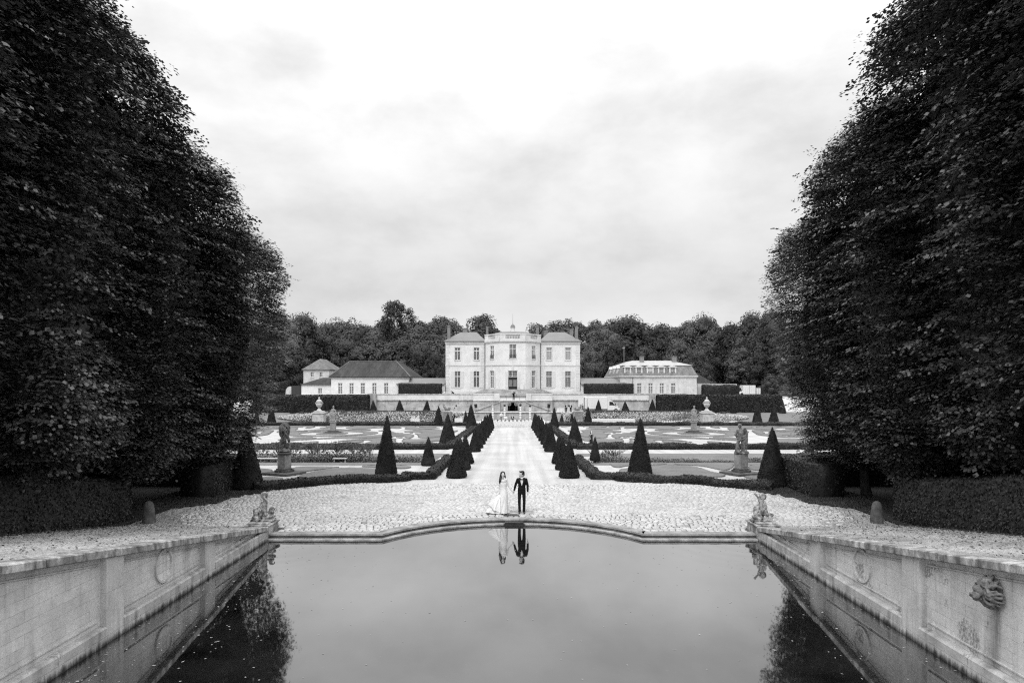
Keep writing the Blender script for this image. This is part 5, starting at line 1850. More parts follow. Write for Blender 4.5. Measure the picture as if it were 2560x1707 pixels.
def low_gallery():
    for sx in (-1, 1):
        side = 'left' if sx < 0 else 'right'
        t = thing('low_gallery', 'low wing with a pale sloping slate roof behind the hedge %s of the chateau' % side, 'outbuilding', (sx * 19, 150, 2.3))
        x0, x1 = sorted((sx * 14.9, sx * 25.4))
        m = MB(); m.box(x0, x1, 149.4, 156, 2.3, 5.0); m.build('wall', 'outhouse_stone', t)
        r = MB(); hip(r, x0 - .1 * (sx < 0), x1 + .1 * (sx > 0), 149, 156.4, 5.15, x0 + (3.2 if sx < 0 else .0), x1 - (3.2 if sx > 0 else 0), 152.5, 153, 6.45, .14); r.build('roof', 'slate', t)


def long_house():
    t = thing('long_house', 'single storey pale building with a long dark streaked tile roof, left of the chateau', 'outbuilding', (-31, 150, 2.3))
    x0, x1, y0, y1, ze = -39.9, -22.9, 150, 171, 6.62
    wins = [773, 877, 980, 1087, 1195]
    ops = []
    for w in wins:
        px = 640 + w * .2723; x = (px - CXP) * 150 / F
        ops.append((x - x0 - .47, x - x0 + .47, 2.95, 5.35))
    m = MB(); wall_open(m, (x0, y0), (1, 0), x1 - x0, 2.3, ze, ops)
    m.quad((x1, y0, 2.3), (x1, y1, 2.3), (x1, y1, ze), (x1, y0, ze)); m.quad((x0, y1, 2.3), (x0, y0, 2.3), (x0, y0, ze), (x0, y1, ze)); m.quad((x1, y1, 2.3), (x0, y1, 2.3), (x0, y1, ze), (x1, y1, ze))
    m.build('wall', 'outhouse_stone', t)
    for o in ops: window(t, (x0, y0), (1, 0), *o, 4, 7, .72)
    r = MB(); hip(r, x0 - .45, x1 + .45, y0 - .45, y1 + .4, ze + .1, -37.6, -26.7, 157, 165, 10.25, .14); r.build('roof', 'tile_roof', t)
    k = MB(); k.tube([(-37.6, 157, 10.28), (-26.7, 157, 10.28), (-26.7, 165, 10.28)], .13, 6); k.tube([(-26.7, 157, 10.26), (x1 + .45, y0 - .45, ze + .14)], .12, 6); k.tube([(-37.6, 157, 10.26), (x0 - .45, y0 - .45, ze + .14)], .12, 6); k.build('ridge_tiles', 'old_tile', t)
    g = MB(); bar_on(g, (x0, y0), (1, 0), -.1, x1 - x0 + .1, ze - .28, ze - .06, .003, .2); g.build('cornice', 'trim_stone', t)
    # lean-to at its left end
    l = thing('lean_to', 'little lean-to with one small window at the left end of the long roofed building', 'outbuilding', (-43.3, 150.5, 2.3))
    a, b = -46.6, -39.95
    m = MB(); wall_open(m, (a, 150.5), (1, 0), b - a, 2.3, 5.0, [(3.65, 4.55, 3.0, 4.25)])
    m.quad((a, 155, 2.3), (a, 150.5, 2.3), (a, 150.5, 5.0), (a, 155, 5.0)); m.build('wall', 'outhouse_stone', l)
    window(l, (a, 150.5), (1, 0), 3.65, 4.55, 3.0, 4.25, 4, 4)
    r = MB(); r.add([(a - .2, 150.2, 5.05), (b, 150.2, 5.05), (b, 155, 6.55), (b - 3.2, 155, 6.55), (a - .2, 155, 5.1), (a - .2, 150.2, 4.92), (b, 150.2, 4.92), (b, 155, 4.95), (a - .2, 155, 4.95)],
                    [(0, 1, 2, 3), (0, 3, 4), (1, 0, 5, 6), (0, 4, 8, 5), (5, 8, 7, 6), (4, 3, 2, 7, 8)]); r.build('roof', 'tile_roof', l)
    g = thing('garden_gate', 'dark timber gate panel hung on a white rounded pillar at the far left', 'gate', (-49, 151, 2.3))
    m = MB()
    for i in range(8): m.box(-48.9 + i * .28, -48.64 + i * .28, 150.9, 150.97, 2.3, 4.75)
    m.build('gate_panel', 'dark_timber', g)
    m = MB(); m.prism([(-50.2, 2.3), (-48.95, 2.3), (-48.95, 4.6), (-49.3, 4.6), (-49.8, 4.35), (-50.1, 3.8)], 150.7, 151.1, 'y'); m.build('gate_pillar', 'white_stone', g)
    # two storey cottage behind
    c = thing('cottage', 'two storey pale cottage with a weathered hipped tile roof at the far left', 'house', (-47.5, 165, 2.3))
    x0, x1, y0, y1, ze = -50.6, -44.4, 165, 177, 8.55
    ops = []
    for w in (515, 597):
        x = (640 + w * .2723 - CXP) * 165 / F
        ops.append((x - x0 - .36, x - x0 + .36, 6.7, 7.95))
    m = MB(); wall_open(m, (x0, y0), (1, 0), x1 - x0, 2.3, ze, ops)
    m.quad((x1, y0, 2.3), (x1, y1, 2.3), (x1, y1, ze), (x1, y0, ze)); m.quad((x0, y1, 2.3), (x0, y0, 2.3), (x0, y0, ze), (x0, y1, ze)); m.quad((x1, y1, 2.3), (x0, y1, 2.3), (x0, y1, ze), (x1, y1, ze))
    m.build('wall', 'outhouse_weathered', c)
    for o in ops: window(c, (x0, y0), (1, 0), *o, 2, 3)
    r = MB(); hip(r, x0 - .35, x1 + .35, y0 - .35, y1 + .35, ze + .1, -47.6, -47.4, 168.5, 173.5, 11.3, .14); r.build('roof', 'old_tile', c)


def mansard_house():
    t = thing('mansard_house', 'pale building with slate mansard roof and stone dormers, right of the chateau', 'outbuilding', (32, 150, 2.3))
    x0, x1, y0, y1, ze = 23.6, 40.4, 150, 174, 6.85
    P = lambda zx: (1280 + zx * .2723 - CXP) * 150 / F
    ops = [(P(w) - x0 - .46, P(w) - x0 + .46, 3.0, 5.3) for w in (1065, 1168, 1272, 1375, 1480)]
    m = MB(); wall_open(m, (x0, y0), (1, 0), x1 - x0, 2.3, ze, ops)
    m.quad((x1, y0, 2.3), (x1, y1, 2.3), (x1, y1, ze), (x1, y0, ze)); m.quad((x0, y1, 2.3), (x0, y0, 2.3), (x0, y0, ze), (x0, y1, ze)); m.quad((x1, y1, 2.3), (x0, y1, 2.3), (x0, y1, ze), (x1, y1, ze))
    m.build('wall', 'outhouse_weathered', t)
    for o in ops: window(t, (x0, y0), (1, 0), *o, 4, 7, .72, shutters=True)
    g = MB(); bar_on(g, (x0, y0), (1, 0), -.25, x1 - x0 + .25, ze - .16, ze + .08, .003, .3); g.box(x0 - .3, x0 - .003, y0, y1, ze - .16, ze + .08); g.build('cornice', 'trim_stone', t)
    r = MB(); hip(r, x0 - .2, x1 + .2, y0 - .2, y1 + .2, ze + .12, x0 + .9, x1 - .9, y0 + .9, y1 - .9, 9.15, .03); r.build('mansard_roof', 'mansard_slate', t)
    r = MB(); hip(r, x0 + .75, x1 - .75, y0 + .75, y1 - .75, 9.28, x0 + 4.0, x1 - 4.0, y0 + 8, y1 - 8, 10.5, .12); r.build('upper_roof', 'zinc', t)
    for i, w in enumerate((1063, 1167, 1270, 1373, 1477)):
        x = P(w) * 1.0
        d = MB(); s = .78
        d.box(x - s, x - .46, y0 + .1, y0 + 1.4, ze + .15, 8.75); d.box(x + .46, x + s, y0 + .1, y0 + 1.4, ze + .15, 8.75); d.box(x - .46, x + .46, y0 + .1, y0 + 1.4, ze + .13, ze + .32)
        d.prism([(x - .95, 8.75), (x + .95, 8.75), (x + .95, 8.87), (x, 9.30), (x - .95, 8.87)], y0 + .0, y0 + 1.6, 'y')
        do = d.build('dormer', 'trim_stone', t)
        bright = i in (2, 4)
        window(do, (x - .46, y0 + .45), (1, 0), 0, .92, ze + .33, 8.72, 4, 5, None, 'glass_bright' if bright else 'glass_pane', sill=False) if False else None
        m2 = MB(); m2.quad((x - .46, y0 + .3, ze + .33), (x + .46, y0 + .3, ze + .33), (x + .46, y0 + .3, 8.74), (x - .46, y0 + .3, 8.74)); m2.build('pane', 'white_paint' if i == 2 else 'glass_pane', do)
        m3 = MB()
        for k in range(5): m3.box(x - .46 + .23 * k - (.03 if k % 2 == 0 else .02), x - .46 + .23 * k + (.03 if k % 2 == 0 else .02), y0 + .24, y0 + .29, ze + .33, 8.74)
        for k in range(6): m3.box(x - .46, x + .46, y0 + .245, y0 + .288, ze + .33 + .275 * k, ze + .38 + .275 * k)
        m3.build('window_frame', 'white_paint', do)
    for yy in (155.5, 161, 167):
        d = MB(); d.box(x0 + .05, x0 + 1.5, yy - .75, yy - .4, ze + .1, 8.7); d.box(x0 + .05, x0 + 1.5, yy + .4, yy + .75, ze + .1, 8.7)
        d.prism([(yy - .9, 8.7), (yy + .9, 8.7), (yy, 9.2)], x0 - .05, x0 + 1.6, 'x')
        do = d.build('dormer', 'trim_stone', t)
        m2 = MB(); m2.quad((x0 + .3, yy + .4, ze + .3), (x0 + .3, yy - .4, ze + .3), (x0 + .3, yy - .4, 8.7), (x0 + .3, yy + .4, 8.7)); m2.build('pane', 'glass_pane', do)
    for w in (1191, 1490):
        x = P(w) * 156 / 150
        m = MB(); m.box(x - .45, x + .45, 155.6, 156.4, 9.6, 11.3); m.box(x - .52, x + .52, 155.5, 156.5, 11.3, 11.45); m.build('chimney', 'chimney_brick', t)
    m = MB(); xx = (1280 + 1028 * .2723 - CXP) * 158 / F; m.tube([(xx, 158, 9.8), (xx, 158, 14.0)], .05, 6); m.box(xx - .35, xx + .2, 157.97, 158.03, 13.3, 13.6); m.build('antenna', 'chrome_grey', t)
    m = MB(); m.tube([(P(1108), y0 - .1, 2.4), (P(1108), y0 - .1, ze)], .06, 6); m.build('downpipe', 'lead_pipe', t)
    s = thing('shed', 'small dark roofed shed behind the right end of the mansard building', 'outbuilding', (44, 168, 2.3))
    m = MB(); m.box(41.5, 48, 166, 172, 2.3, 5.4); m.build('wall', 'outhouse_weathered', s)
    r = MB(); hip(r, 41.0, 48.6, 165.6, 172.4, 5.5, 41.2, 43.2, 168.5, 169.5, 9.0, .12); r.build('roof', 'tile_roof', s)
    w = MB(); w.box(41.6, 50.4, 153.6, 154.0, 2.3, 5.15); tag(w.build('garden_wall', 'outhouse_weathered', None, loc=(46, 153.8, 2.3)), 'pale garden wall behind the shaggy hedge right of the mansard building', 'wall')


def terrace():
    t = thing('terrace_wall', 'weathered stone terrace wall with twin stair flights and a dark central arch below the chateau', 'terrace wall', (0, 142, -.5))
    XW = 29.2
    m = MB()
    wall_open(m, (-XW, 142), (1, 0), XW - 8.2, -.5, 1.65, [])
    wall_open(m, (8.2, 142), (1, 0), XW - 8.2, -.5, 1.65, [])
    for s in (-1, 1): m.quad(*[(s * XW, y, z) for y, z in ((142, -.5), (142.8, -.5), (142.8, 1.65), (142, 1.65))])
    m.build('wall_face', 'terrace_stone', t)
    # centre block, a touch forward, with the arch
    m = MB(); w = 1.05
    cx0, cx1, y = -8.2, 8.2, 141.2
    n = 12
    zs_, zc_ = 0.45, 1.35
    arc = [(w * math.cos(PI - PI * k / n), .30 + w * .98 * math.sin(PI - PI * k / n)) for k in range(n + 1)]
    m.quad((cx0, y, -.5), (-w, y, -.5), (-w, y, 1.65), (cx0, y, 1.65)); m.quad((w, y, -.5), (cx1, y, -.5), (cx1, y, 1.65), (w, y, 1.65))
    m.quad((-w, y, -.5), (-w, y + 2, -.5), (-w, y + 2, .3), (-w, y, .3)); m.quad((w, y + 2, -.5), (w, y, -.5), (w, y, .3), (w, y + 2, .3))
    for (a, b), (c, d) in zip(arc, arc[1:]):
        m.quad((a, y, b), (c, y, d), (c, y, 1.65), (a, y, 1.65)); m.quad((a, y + 2, b), (c, y + 2, d), (c, y, d), (a, y, b))
    for s in (-1, 1): m.quad(*[(s * 8.2, yy, z) for yy, z in ((y, -.5), (142, -.5), (142, 1.65), (y, 1.65))])
    m.build('stair_block', 'terrace_stone', t)
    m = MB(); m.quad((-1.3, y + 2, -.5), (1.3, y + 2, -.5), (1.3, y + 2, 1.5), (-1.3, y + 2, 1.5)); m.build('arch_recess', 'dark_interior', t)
    # sloping stair flights either side of the arch
    for s in (-1, 1):
        f = MB()
        xs_ = [s * (2.6 + i * .48) for i in range(12)]
        for i in range(11):
            a, b = sorted((xs_[i], xs_[i + 1]))
            f.box(a, b, y - 1.2, y - .003, -.5, 1.42 - i * .172)
        f.build('stair_flight', 'terrace_stone', t)
        p = MB()
        a0, a1 = s * 2.6, s * 7.9
        V = [(a0, 1.44), (a1, -.44), (a1, -.22), (a0, 1.62)]
        p.prism(V if s > 0 else V[::-1], y - 1.42, y - 1.21, 'y'); p.build('stair_parapet', 'terrace_stone', t)
    # string course and parapet
    for xa, xb in ((-XW, -8.2), (8.2, XW)):
        m = MB(); m.box(xa, xb, 141.78, 142.3, 1.652, 1.86, bev=.05); m.build('string_course', 'coping_stone', t)
        m = MB(); m.box(xa, xb, 141.92, 142.3, 1.862, 2.90); m.build('parapet', 'trim_stone', t)
        m = MB(); m.box(xa - .05, xb + .05, 141.84, 142.36, 2.902, 3.08, bev=.04); m.build('parapet_cap', 'coping_stone', t)
    for s in (-1, 1):
        a, b = sorted((s * 2.9, s * 8.2))
        m = MB(); m.box(a, b, 141.02, 141.5, 1.652, 1.86, bev=.05); m.box(a, b, 141.14, 141.5, 1.862, 2.90); m.box(a - .05, b + .05, 141.06, 141.56, 2.902, 3.08, bev=.04); m.build('parapet', 'trim_stone', t)
        m = MB(); m.box(s * 3.3 - .55, s * 3.3 + .55, 140.9, 141.55, 1.66, 3.14, bev=.03); m.build('parapet_pier', 'trim_stone', t)
    m = MB(); m.box(-2.8, 2.8, 140.95, 142.2, 1.655, 1.80); m.build('landing', 'trim_stone', t)
    m = MB()
    for z in (1.98, 2.22, 2.44, 2.62): m.box(-2.7, 2.7, 141.1, 141.14, z, z + .05)
    for x in (-2.65, -1.35, 0, 1.35, 2.65): m.box(x - .025, x + .025, 141.08, 141.16, 1.8, 2.72)
    m.build('railing', 'dark_iron', t)
    # corner piers at both ends
    for s in (-1, 1):
        m = MB(); m.box(s * XW - .9, s * XW + .9, 141.3, 142.6, -.5, 3.2, bev=.04); m.build('corner_pier', 'terrace_stone', t)
    # upper gravel strip and low stage wall
    g = MB()
    for s in (-1, 1):
        a, b = sorted((s * 9.5, s * 38.4)); g.box(a, b, 131.5, 143, -2.6, -.5)
    g.box(-9.5, 9.5, 134.2, 143, -2.6, -.503)
    g.build('terrace_walk', 'gravel')['kind'] = 'structure'
    sw = thing('stage_wall', 'low stone retaining wall along the stage in front of the terrace', 'wall', (0, 134, -2.2))
    m = MB(); m.box(-9.5, 9.5, 133.9, 134.19, -2.4, -.62); m.build('wall_face', 'terrace_stone', sw)
    m = MB(); m.box(-9.55, 9.55, 133.82, 134.25, -.615, -.46, bev=.03); m.build('coping', 'dark_pedestal_stone', sw)
    for s in (-1, 1):
        m = MB(); m.box(s * 9.55 - .2, s * 9.55 + .2, 126, 133.8, -2.4, -.9); m.build('cheek_wall', 'terrace_stone', sw)


def urn(px, sx):
    side = 'left' if sx < 0 else 'right'
    Y = 124.3; x = (px - CXP) * Y / F; z = zg(x, Y) - .05
    p = thing('urn_pedestal', 'big white stone pedestal built into the %s flower bank' % side, 'pedestal', (x, Y, z))
    m = MB(); m.box(x - 1.0, x + 1.0, Y - .9, Y + 1.0, z, z + 1.75); m.box(x - .62, x + .62, Y - .96, Y - .903, z + .2, z + 1.3)
    m.build('block', 'white_stone', p)
    m = MB(); m.box(x - 1.16, x + 1.16, Y - 1.05, Y + 1.15, z + 1.752, z + 1.98, bev=.06); m.box(x - .8, x + .8, Y - .75, Y + .85, z + 1.98, z + 2.2, bev=.08); m.build('cap', 'white_stone', p)
    u = thing('stone_urn', 'white stone urn with lid and handles crowning the %s garden pedestal' % side, 'urn', (x, Y, z + 2.2))
    m = MB(); m.lathe([(.5, 0), (.52, .1), (.36, .22), (.22, .45), (.17, .58), (.24, .64), (.40, .78), (.52, 1.0), (.56, 1.2), (.50, 1.36), (.44, 1.5), (.58, 1.62), (.60, 1.70), (.46, 1.74)], (x, Y, z + 2.2), 20)
    for s in (-1, 1): m.tube([(x + s * (.5 + .2 * math.sin(t)), Y, z + 2.2 + 1.25 + .3 * t / PI) for t in np.linspace(0, PI, 7)], .05, 6)
    m.build('vase', 'white_stone', u, smooth=True)
    m = MB(); m.lathe([(.5, 0), (.46, .14), (.28, .3), (.13, .38), (.10, .46), (.17, .56), (.15, .68), (.04, .82)], (x, Y, z + 2.2 + 1.745), 16); m.build('lid', 'white_stone', u, smooth=True)


# ================================================================== garden statues
def statues():
    r = random.Random(17)
    # --- lion group on the left
    px, Y = 711, 41.2
    x = (px - CXP) * Y / F; z = zg(x, Y)
    p = thing('statue_pedestal', 'plain stone pedestal on a dark moulded foot and step, under the lion on the left', 'pedestal', (x, Y, z))
    def pedestal(p, x, Y, z, w, d, h, rot):
        M = Matrix.Translation((x, Y, z)) @ Matrix.Rotation(rot, 4, 'Z')
        m = MB(); m.box(-.95, .95, -.85, .85, -.1, .16, M, .02); m.build('step', 'dark_pedestal_stone', p)
        m = MB(); m.box(-w * .72, w * .72, -d * .72, d * .72, .162, .30, M, .02); m.box(-w * .62, w * .62, -d * .62, d * .62, .30, .38, M, .03); m.build('foot', 'dark_pedestal_stone', p)
        m = MB(); m.box(-w / 2, w / 2, -d / 2, d / 2, .382, .38 + h, M); m.box(-w / 2 + .08, w / 2 - .08, -d / 2 - .012, -d / 2 - .001, .48, .28 + h, M); m.build('shaft', 'pedestal_stone', p)
    pedestal(p, x, Y, z, .56, .56, .82, -.42)
    zt = z + 1.20
    m = MB(); M = Matrix.Translation((x, Y, zt)) @ Matrix.Rotation(-.2, 4, 'Z')
    m.lathe([(.36, .002), (.44, .06), (.46, .10), (.42, .14)], (x, Y, zt), 8); m.build('capping', 'dark_pedestal_stone', p)
    zt += .142
    m = MB()
    E = lambda dx, dy, dz, rr, rot=(0, 0, 0): m.ell((dx, dy, dz), rr, rot, 14, 9)
    m.capsule((-.05, 0, .78), .17, (-.03, .03, 1.25), .20)           # back
    E(-.02, .04, 1.42, (.20, .20, .23)); E(.07, .16, 1.42, (.16, .17, .17)); E(.15, .28, 1.36, (.09, .11, .085)); E(.20, .33, 1.32, (.05, .05, .05))
    E(-.10, .02, 1.12, (.17, .18, .28), (0, -.2, 0)); E(.10, .02, 1.14, (.16, .18, .24), (0, .3, 0))
    E(-.12, .02, .66, (.15, .17, .20))
    m.capsule((-.20, .0, .62), .105, (-.19, -.02, .16), .075); m.capsule((.0, .1, .62), .085, (.04, .12, .15), .075)   # hind legs
    m.capsule((.17, .06, .98), .085, (.27, .12, .50), .065)
    E(.22, .08, .36, (.15, .13, .18)); E(.30, .02, .22, (.11, .11, .12)); E(.27, 0, .48, (.09, .09, .11))    # prey under the paw
    m.capsule((.28, 0, .55), .04, (.35, -.03, .76), .02)
    E(0, 0, .07, (.36, .32, .08)); E(-.2, -.1, .10, (.15, .13, .10)); E(.06, -.14, .15, (.12, .10, .13)); E(.26, -.1, .1, (.12, .12, .1))
    m.tube([(-.1, -.16, .55), (-.17, -.24, .38), (-.08, -.28, .2), (.06, -.26, .14)], [.045, .035, .035, .05], 8)
    for i in range(34):                                  # mane: wavy locks falling from the crown
        a0 = -2.7 + 5.4 * i / 33
        L_ = r.uniform(.55, .85) * (1.0 if abs(a0) < 1.6 else .7); pts = []
        for k in range(7):
            u = k / 6
            R = .10 + .20 * min(1, u * 2.4) - .07 * max(0, u - .55) + .02 * math.sin(u * 9 + i * 2)
            aa = a0 + .22 * math.sin(u * 7 + i * 1.7) + .25 * u
            pts.append((R * math.sin(aa) - .01, .05 - R * math.cos(aa) * .95, 1.66 - L_ * u ** 1.15 + (.02 if k == 0 else 0)))
        m.tube(pts, [.035, .046, .048, .044, .04, .03, .012], 7)
    o = local('lion_statue', blob(m, .0145, 'lion_statue', 'statue_stone', 0), None, (x, Y, zt)); o.scale = (1, 1, 1.04)
    tag(o, 'weathered stone lion with a long mane seen from behind, on the left pedestal', 'statue')
    # --- male figure with drapery on the right
    px, Y = 1853, 41.2
    x = (px - CXP) * Y / F; z = zg(x, Y)
    p = thing('statue_pedestal', 'panelled stone pedestal on a dark foot and step, under the male statue on the right', 'pedestal', (x, Y, z))
    pedestal(p, x, Y, z, .56, .56, .84, .42)
    zt = z + 1.222
    m = MB()
    E = lambda dx, dy, dz, rr, rot=(0, 0, 0): m.ell((dx, dy, dz), rr, rot, 14, 9)
    K = lambda a, ra, b, rb: m.capsule(a, ra, b, rb, 12, 4)
    for i in range(16): E(r.uniform(-.26, .3), r.uniform(-.24, .24), r.uniform(.0, .2), (r.uniform(.1, .18), r.uniform(.1, .16), r.uniform(.06, .13)))
    E(0, 0, .06, (.34, .3, .09))
    K((-.10, 0, .98), .13, (-.20, .03, .62), .085); K((-.20, .03, .62), .08, (-.12, .02, .22), .06)       # left leg, bent
    K((.08, 0, .98), .14, (.10, 0, .60), .1); K((.10, 0, .60), .1, (.08, .02, .2), .08)
    K((-.02, 0, 1.0), .19, (-.03, 0, 1.34), .185); E(-.03, 0, 1.40, (.23, .14, .12))
    K((-.03, 0, 1.42), .09, (-.06, .0, 1.58), .075); E(-.08, .01, 1.69, (.105, .115, .13)); E(-.08, .0, 1.75, (.12, .12, .09))
    K((-.22, 0, 1.42), .085, (-.34, .02, 1.18), .07); K((-.34, .02, 1.18), .065, (-.20, .05, .98), .055)     # hand on hip
    K((.18, 0, 1.42), .085, (.26, .03, 1.2), .07); K((.26, .03, 1.2), .065, (.24, .1, 1.36), .05)
    E(-.05, 0, .98, (.25, .19, .12), (0, -.25, 0)); E(-.02, -.02, .90, (.24, .2, .10), (0, -.4, 0)); E(.0, -.04, 1.02, (.22, .18, .09), (0, -.5, 0))   # sash
    K((.26, .04, 1.42), .11, (.30, .05, .9), .13); K((.30, .05, .9), .13, (.2, .06, .25), .17); K((.16, -.08, .95), .09, (.12, -.06, .2), .13)
    K((.10, .0, 1.45), .08, (.22, .0, 1.52), .08)
    K((-.22, .06, .66), .08, (-.24, .06, .12), .12)
    for i in range(12):
        t = i / 12
        K((.36 - .2 * t, -.10 + .02 * math.sin(i * 2), 1.3 - .2 * t), .03, (.28 - .25 * t, -.12, .4), .035)
    o = local('male_statue', blob(m, .014, 'male_statue', 'statue_stone', 0), None, (x, Y, zt))
    tag(o, 'dark weathered statue of a draped man, hand on hip, on the right pedestal', 'statue')
    # --- pale statues in the middle of each parterre
    for px, sx in ((832.7, -1), (1734.5, 1)):
        side = 'left' if sx < 0 else 'right'
        Y = 87.5; x = (px - CXP) * Y / F; z = zg(x, Y)
        p = thing('parterre_pedestal', 'slim pale pedestal on a round stepped base at the centre of the %s parterre' % side, 'pedestal', (x, Y, z))
        m = MB(); m.lathe([(1.3, 0), (1.3, .14), (1.0, .14), (1.0, .28), (.7, .28), (.7, .42)], (x, Y, z), 20); m.build('base', 'dark_pedestal_stone', p)
        m = MB(); m.box(x - .31, x + .31, Y - .31, Y + .31, z + .42, z + 1.42); m.box(x - .38, x + .38, Y - .38, Y + .38, z + 1.42, z + 1.55, bev=.03); m.build('shaft', 'pedestal_stone', p)
        m = MB()
        E = lambda dx, dy, dz, rr, rot=(0, 0, 0): m.ell((dx, dy, dz), rr, rot, 12, 8)
        K = lambda a, ra, b, rb: m.capsule(a, ra, b, rb, 12, 4)
        K((0, 0, .12), .27, (-.03, 0, .95), .19); K((-.03, 0, .95), .17, (.02, 0, 1.42), .18); E(.02, 0, 1.5, (.24, .15, .12))
        K((.03, 0, 1.55), .08, (.05, 0, 1.72), .07); E(.05, 0, 1.84, (.12, .13, .15)); E(.05, 0, 1.95, (.09, .09, .07))
        K((-.2, 0, 1.5), .08, (-.3, -.05, 1.2), .07); K((-.3, -.05, 1.2), .07, (-.08, -.2, 1.15), .055)
        K((.24, 0, 1.5), .08, (.36 * (1 if sx < 0 else .9), -.03, 1.28), .07); K((.34, -.03, 1.28), .065, (.22, -.16, 1.45 if sx < 0 else 1.1), .05)
        for i in range(9): K((-.22 + .055 * i, -.2, 1.0 + .02 * i), .04, (-.28 + .07 * i, -.22, .1), .06)
        if sx > 0: K((.26, .05, .1), .14, (.22, .05, .7), .1); E(.05, 0, 1.98, (.15, .15, .03))
        o = local('draped_statue', blob(m, .035, 'draped_statue', 'pale_statue', 1), None, (x, Y, z + 1.55))
        tag(o, ('pale draped female statue in the middle of the left parterre' if sx < 0 else 'pale standing statue in a brimmed hat in the middle of the right parterre'), 'statue')
        urn(798 if sx < 0 else 1767, sx)
        # sphinx on its block at the inner end of the flower bank
        px2 = 1117 if sx < 0 else 1444.5
        Y = 125.6; x = (px2 - CXP) * Y / F; z = zg(x, Y)
        p = thing('sphinx_pedestal', 'broad pale stone pedestal with pilasters under the %s sphinx' % side, 'pedestal', (x, Y, z))
        m = MB(); m.box(x - .85, x + .85, Y - .6, Y + 1.6, z - .1, z + 1.95); m.build('block', 'pedestal_stone', p)
        m = MB()
        for s in (-1, 1): m.box(x + s * .66 - .16, x + s * .66 + .16, Y - .66, Y - .603, z, z + 1.9)
        m.build('pilaster', 'pedestal_stone', p)
        m = MB(); m.box(x - 1.0, x + 1.0, Y - .75, Y + 1.75, z + 1.952, z + 2.12, bev=.05); m.build('cap', 'white_stone', p)
        m = MB()
        s = -sx
        m.ell((0, .5, .34), (.36, .85, .32)); m.ell((s * .3, .9, .36), (.3, .42, .36)); m.capsule((-s * .2, -.1, .4), .25, (-s * .5, -.2, .85), .2); m.ell((-s * .55, -.22, 1.08), (.17, .17, .2)); m.ell((-s * .5, -.16, 1.16), (.19, .19, .15))
        m.capsule((-s * .3, -.2, .3), .12, (-s * .6, -.5, .08), .09); m.capsule((-s * .7, -.1, .3), .1, (-s * .85, -.3, .08), .08); m.box(-.8, .8, -.6, 1.4, 0, .06)
        m.capsule((s * .2, .3, .6), .12, (s * .6, .8, .5), .1)
        o = local('sphinx_statue', blob(m, .05, 'sphinx_statue', 'pale_statue', 1), None, (x, Y, z + 2.12))
        tag(o, 'pale reclining stone sphinx beside the %s of the stage' % ('left' if sx < 0 else 'right'), 'statue')


# ================================================================== people
def hand(m, wrist, d, palm_n, thumb, s=1.0, curl=.35):
    """palm, four unequal bent fingers and a thumb; d = pointing direction, palm_n = normal of the palm, thumb = side of the thumb"""
    w = Vector(wrist); d = Vector(d).normalized(); n = Vector(palm_n); n = (n - d * n.dot(d)).normalized(); t = Vector(thumb); t = (t - d * t.dot(d) - n * t.dot(n)).normalized()
    c = w + d * .045 * s
    for k in (-1, 0, 1): m.capsule(w + t * (.014 * k * s), .017 * s, c + d * .04 * s + t * (.024 * k * s), .015 * s, 10, 3)
    for i, L in enumerate((.072, .08, .075, .058)):
        off = t * ((.030 - .020 * i) * s)
        a = c + d * .042 * s + off
        b = a + (d * math.cos(curl) + n * math.sin(curl)) * (L * .5 * s)
        e = b + (d * math.cos(curl * 2.2) + n * math.sin(curl * 2.2)) * (L * .5 * s)
        m.capsule(a, .0095 * s, b, .009 * s, 8, 3); m.capsule(b, .009 * s, e, .0075 * s, 8, 3)
    a = w + d * .022 * s + t * .024 * s
    b = a + (d * .65 + t * .75 + n * .2) * (.036 * s); e = b + (d * .9 + t * .2 + n * .35) * (.030 * s)
    m.capsule(a, .013 * s, b, .011 * s, 8, 3); m.capsule(b, .010 * s, e, .008 * s, 8, 3)


def head(m, c, yaw, s=1.0, female=False):
    """skull, jaw, nose, lips, brow, ears; the face looks along -y turned by yaw about z"""
    R = Matrix.Translation(Vector(c)) @ Matrix.Rotation(yaw, 4, 'Z')
    def E(x, y, z, r, rot=(0, 0, 0)):
        p = R @ Vector((x * s, y * s, z * s))
        m.ell(p, tuple(q * s for q in r), (rot[0], rot[1], rot[2] + yaw), 14, 10)
    j = .9 if female else 1.0
    E(0, .012, .03, (.076, .095, .092)); E(0, -.02, -.035, (.064 * j, .072, .075)); E(0, -.055, -.085, (.034 * j, .032, .026))
    E(0, -.098, -.018, (.012, .016, .020)); E(0, -.088, .012, (.009, .012, .028)); E(0, -.086, -.053, (.024, .010, .009))
    for k in (-1, 1):
        E(k * .030, -.080, .026, (.024, .012, .008)); E(k * .040, -.066, -.020, (.022, .02, .02)); E(k * .077, .008, -.005, (.010, .018, .028))
    return R


def face_marks(par, R, off, s=1.0):
    m = MB()
    for k in (-1, 1):
        m.ell((R @ Vector((k * .030 * s, -.0745 * s, .006 * s))) - off, (.013 * s, .007 * s, .006 * s), (0, 0, 0), 8, 6)
    e = local('eyes', m.mesh('eyes', 'eye_dark'), par)
    m = MB()
    for k in (-1, 1): m.ell((R @ Vector((k * .031 * s, -.0805 * s, .027 * s))) - off, (.019 * s, .008 * s, .0035 * s), (0, 0, 0), 8, 6)
    local('eyebrows', m.mesh('eyebrows', 'hair'), par)
    m = MB(); m.ell((R @ Vector((0, -.0905 * s, -.053 * s))) - off, (.021 * s, .006 * s, .007 * s), (0, 0, 0), 8, 6)
    local('lips', m.mesh('lips', 'lips'), par)


